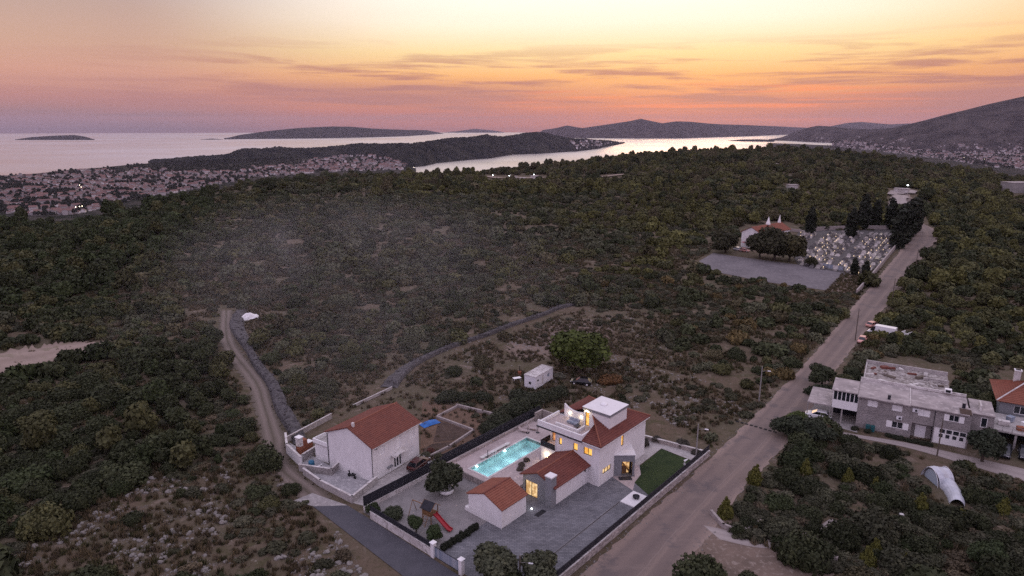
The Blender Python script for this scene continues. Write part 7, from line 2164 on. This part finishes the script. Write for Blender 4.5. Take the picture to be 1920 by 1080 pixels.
for k, (q, x_, y_, z_, s, la, gr) in enumerate(allh[:300]):
    o = bpy.data.objects.new('town_house', HM[k % 6]); COL.objects.link(o); o.location = (x_, y_, z_); o.rotation_euler = (0, 0, g.choice([.3, 1.87, .5, 2.1, .9]) + (g.random() - .5) * .3); o.scale = (s, s, s * .8); tag(o, la, 'house', gr)
hh = np.array([t[1:5] for t in allh[300:]])
scatter('distant_town', hh[:, :3], np.stack([hh[:, 3], hh[:, 3], hh[:, 3] * .8], -1), np.ones((len(hh), 3)), 6, PC_HOUSE, 6)
tr_ = np.array(trees_)
scatter('town_trees', tr_, 4 + 4 * g.random(len(tr_)), np.tile((.03, .036, .028), (len(tr_), 1)), 5, PC_TREE, 7)
TL_ = [(119, 354), (130, 353), (150, 352), (153, 356), (143, 395), (150, 394), (155, 393), (1807, 298), (1845, 301), (776, 317), (384, 322)]
for k, (u_, v_) in enumerate(TL_):
    L_ = land(u_, v_)
    if L_ is None: continue
    t = thing('town_lamp', 'lit street lamp in the valley town under the mountain' if 6 < k < 9 else 'lit street lamp shining in the coastal town', 'street lamp', tuple(L_), 0, 'lit lamps of the valley town' if 6 < k < 9 else 'lit lamps of the coastal town')
    MB().mat('steel_pole').tube([(0, 0, -1), (0, 0, 9)], .2, 5).build('pole', t); MB().mat('lamp_glow').lathe([(.4, 9), (.8, 9.6), (.4, 10.3)], n=8).build('bulb', t)

# ------------------------------------------------------------------ air: smoke drifting over the scrub, haze over everything
sm = MB().mat('white_paint').bx(-125, 125, -75, 75, 0, 36)
m = bpy.data.materials.new('smoke_volume'); m.use_nodes = True; t = m.node_tree; t.nodes.remove(t.nodes['Principled BSDF']); MATS['smoke_volume'] = m
tcn = nd(t, 'ShaderNodeTexCoord'); sp_ = nd(t, 'ShaderNodeSeparateXYZ'); t.links.new(tcn.outputs['Object'], sp_.inputs[0])
n_ = nd(t, 'ShaderNodeTexNoise', inp={'Scale': .03, 'Detail': 4, 'Roughness': .6, 'Distortion': .9})
mpn = nd(t, 'ShaderNodeMapping'); mpn.inputs['Scale'].default_value = (.55, 1.3, 1.2); t.links.new(tcn.outputs['Object'], mpn.inputs[0]); t.links.new(mpn.outputs[0], n_.inputs['Vector'])
ex_ = mth(t, 'ADD', mth(t, 'POWER', mth(t, 'DIVIDE', sp_.outputs[0], 122.0), 2.0), mth(t, 'POWER', mth(t, 'DIVIDE', sp_.outputs[1], 72.0), 2.0))
ex_ = mth(t, 'ADD', ex_, mth(t, 'POWER', mth(t, 'DIVIDE', mth(t, 'SUBTRACT', sp_.outputs[2], 8.0), 24.0), 2.0))
fo = mth(t, 'MAXIMUM', mth(t, 'SUBTRACT', 1.0, ex_), 0.0)
den = mth(t, 'MULTIPLY', mth(t, 'MULTIPLY', smooth(t, n_.outputs[0], .30, .85), fo), .0031)
pv = nd(t, 'ShaderNodeVolumePrincipled'); pv.inputs['Color'].default_value = (.85, .83, .86, 1); t.links.new(den, pv.inputs['Density']); t.links.new(pv.outputs[0], t.nodes['Material Output'].inputs['Volume'])
m.cycles.volume_step_rate = 3.0
sm.mats = ['smoke_volume']; so = sm.build('smoke'); so.location = (-44, 190, 1); so.rotation_euler = (0, 0, R(112)); tag(so, kind='stuff')

top = max([H] + [max((o.matrix_world @ Vector(c))[2] for c in o.bound_box) for o in COL.objects if o.type == 'MESH' and o.get('kind') == 'structure' and o.parent is None]) + 15
hz = MB().mat('white_paint').bx(-35500, 35500, -35500, 35500, SEA - 12, top)
m = bpy.data.materials.new('haze_volume'); m.use_nodes = True; t = m.node_tree; t.nodes.remove(t.nodes['Principled BSDF']); MATS['haze_volume'] = m
pv = nd(t, 'ShaderNodeVolumePrincipled'); pv.inputs['Color'].default_value = (.74, .68, .82, 1); pv.inputs['Density'].default_value = 1.8e-5; pv.inputs['Anisotropy'].default_value = .15
t.links.new(pv.outputs[0], t.nodes['Material Output'].inputs['Volume'])
hz.mats = ['haze_volume']; ho = hz.build('haze'); tag(ho, kind='stuff')
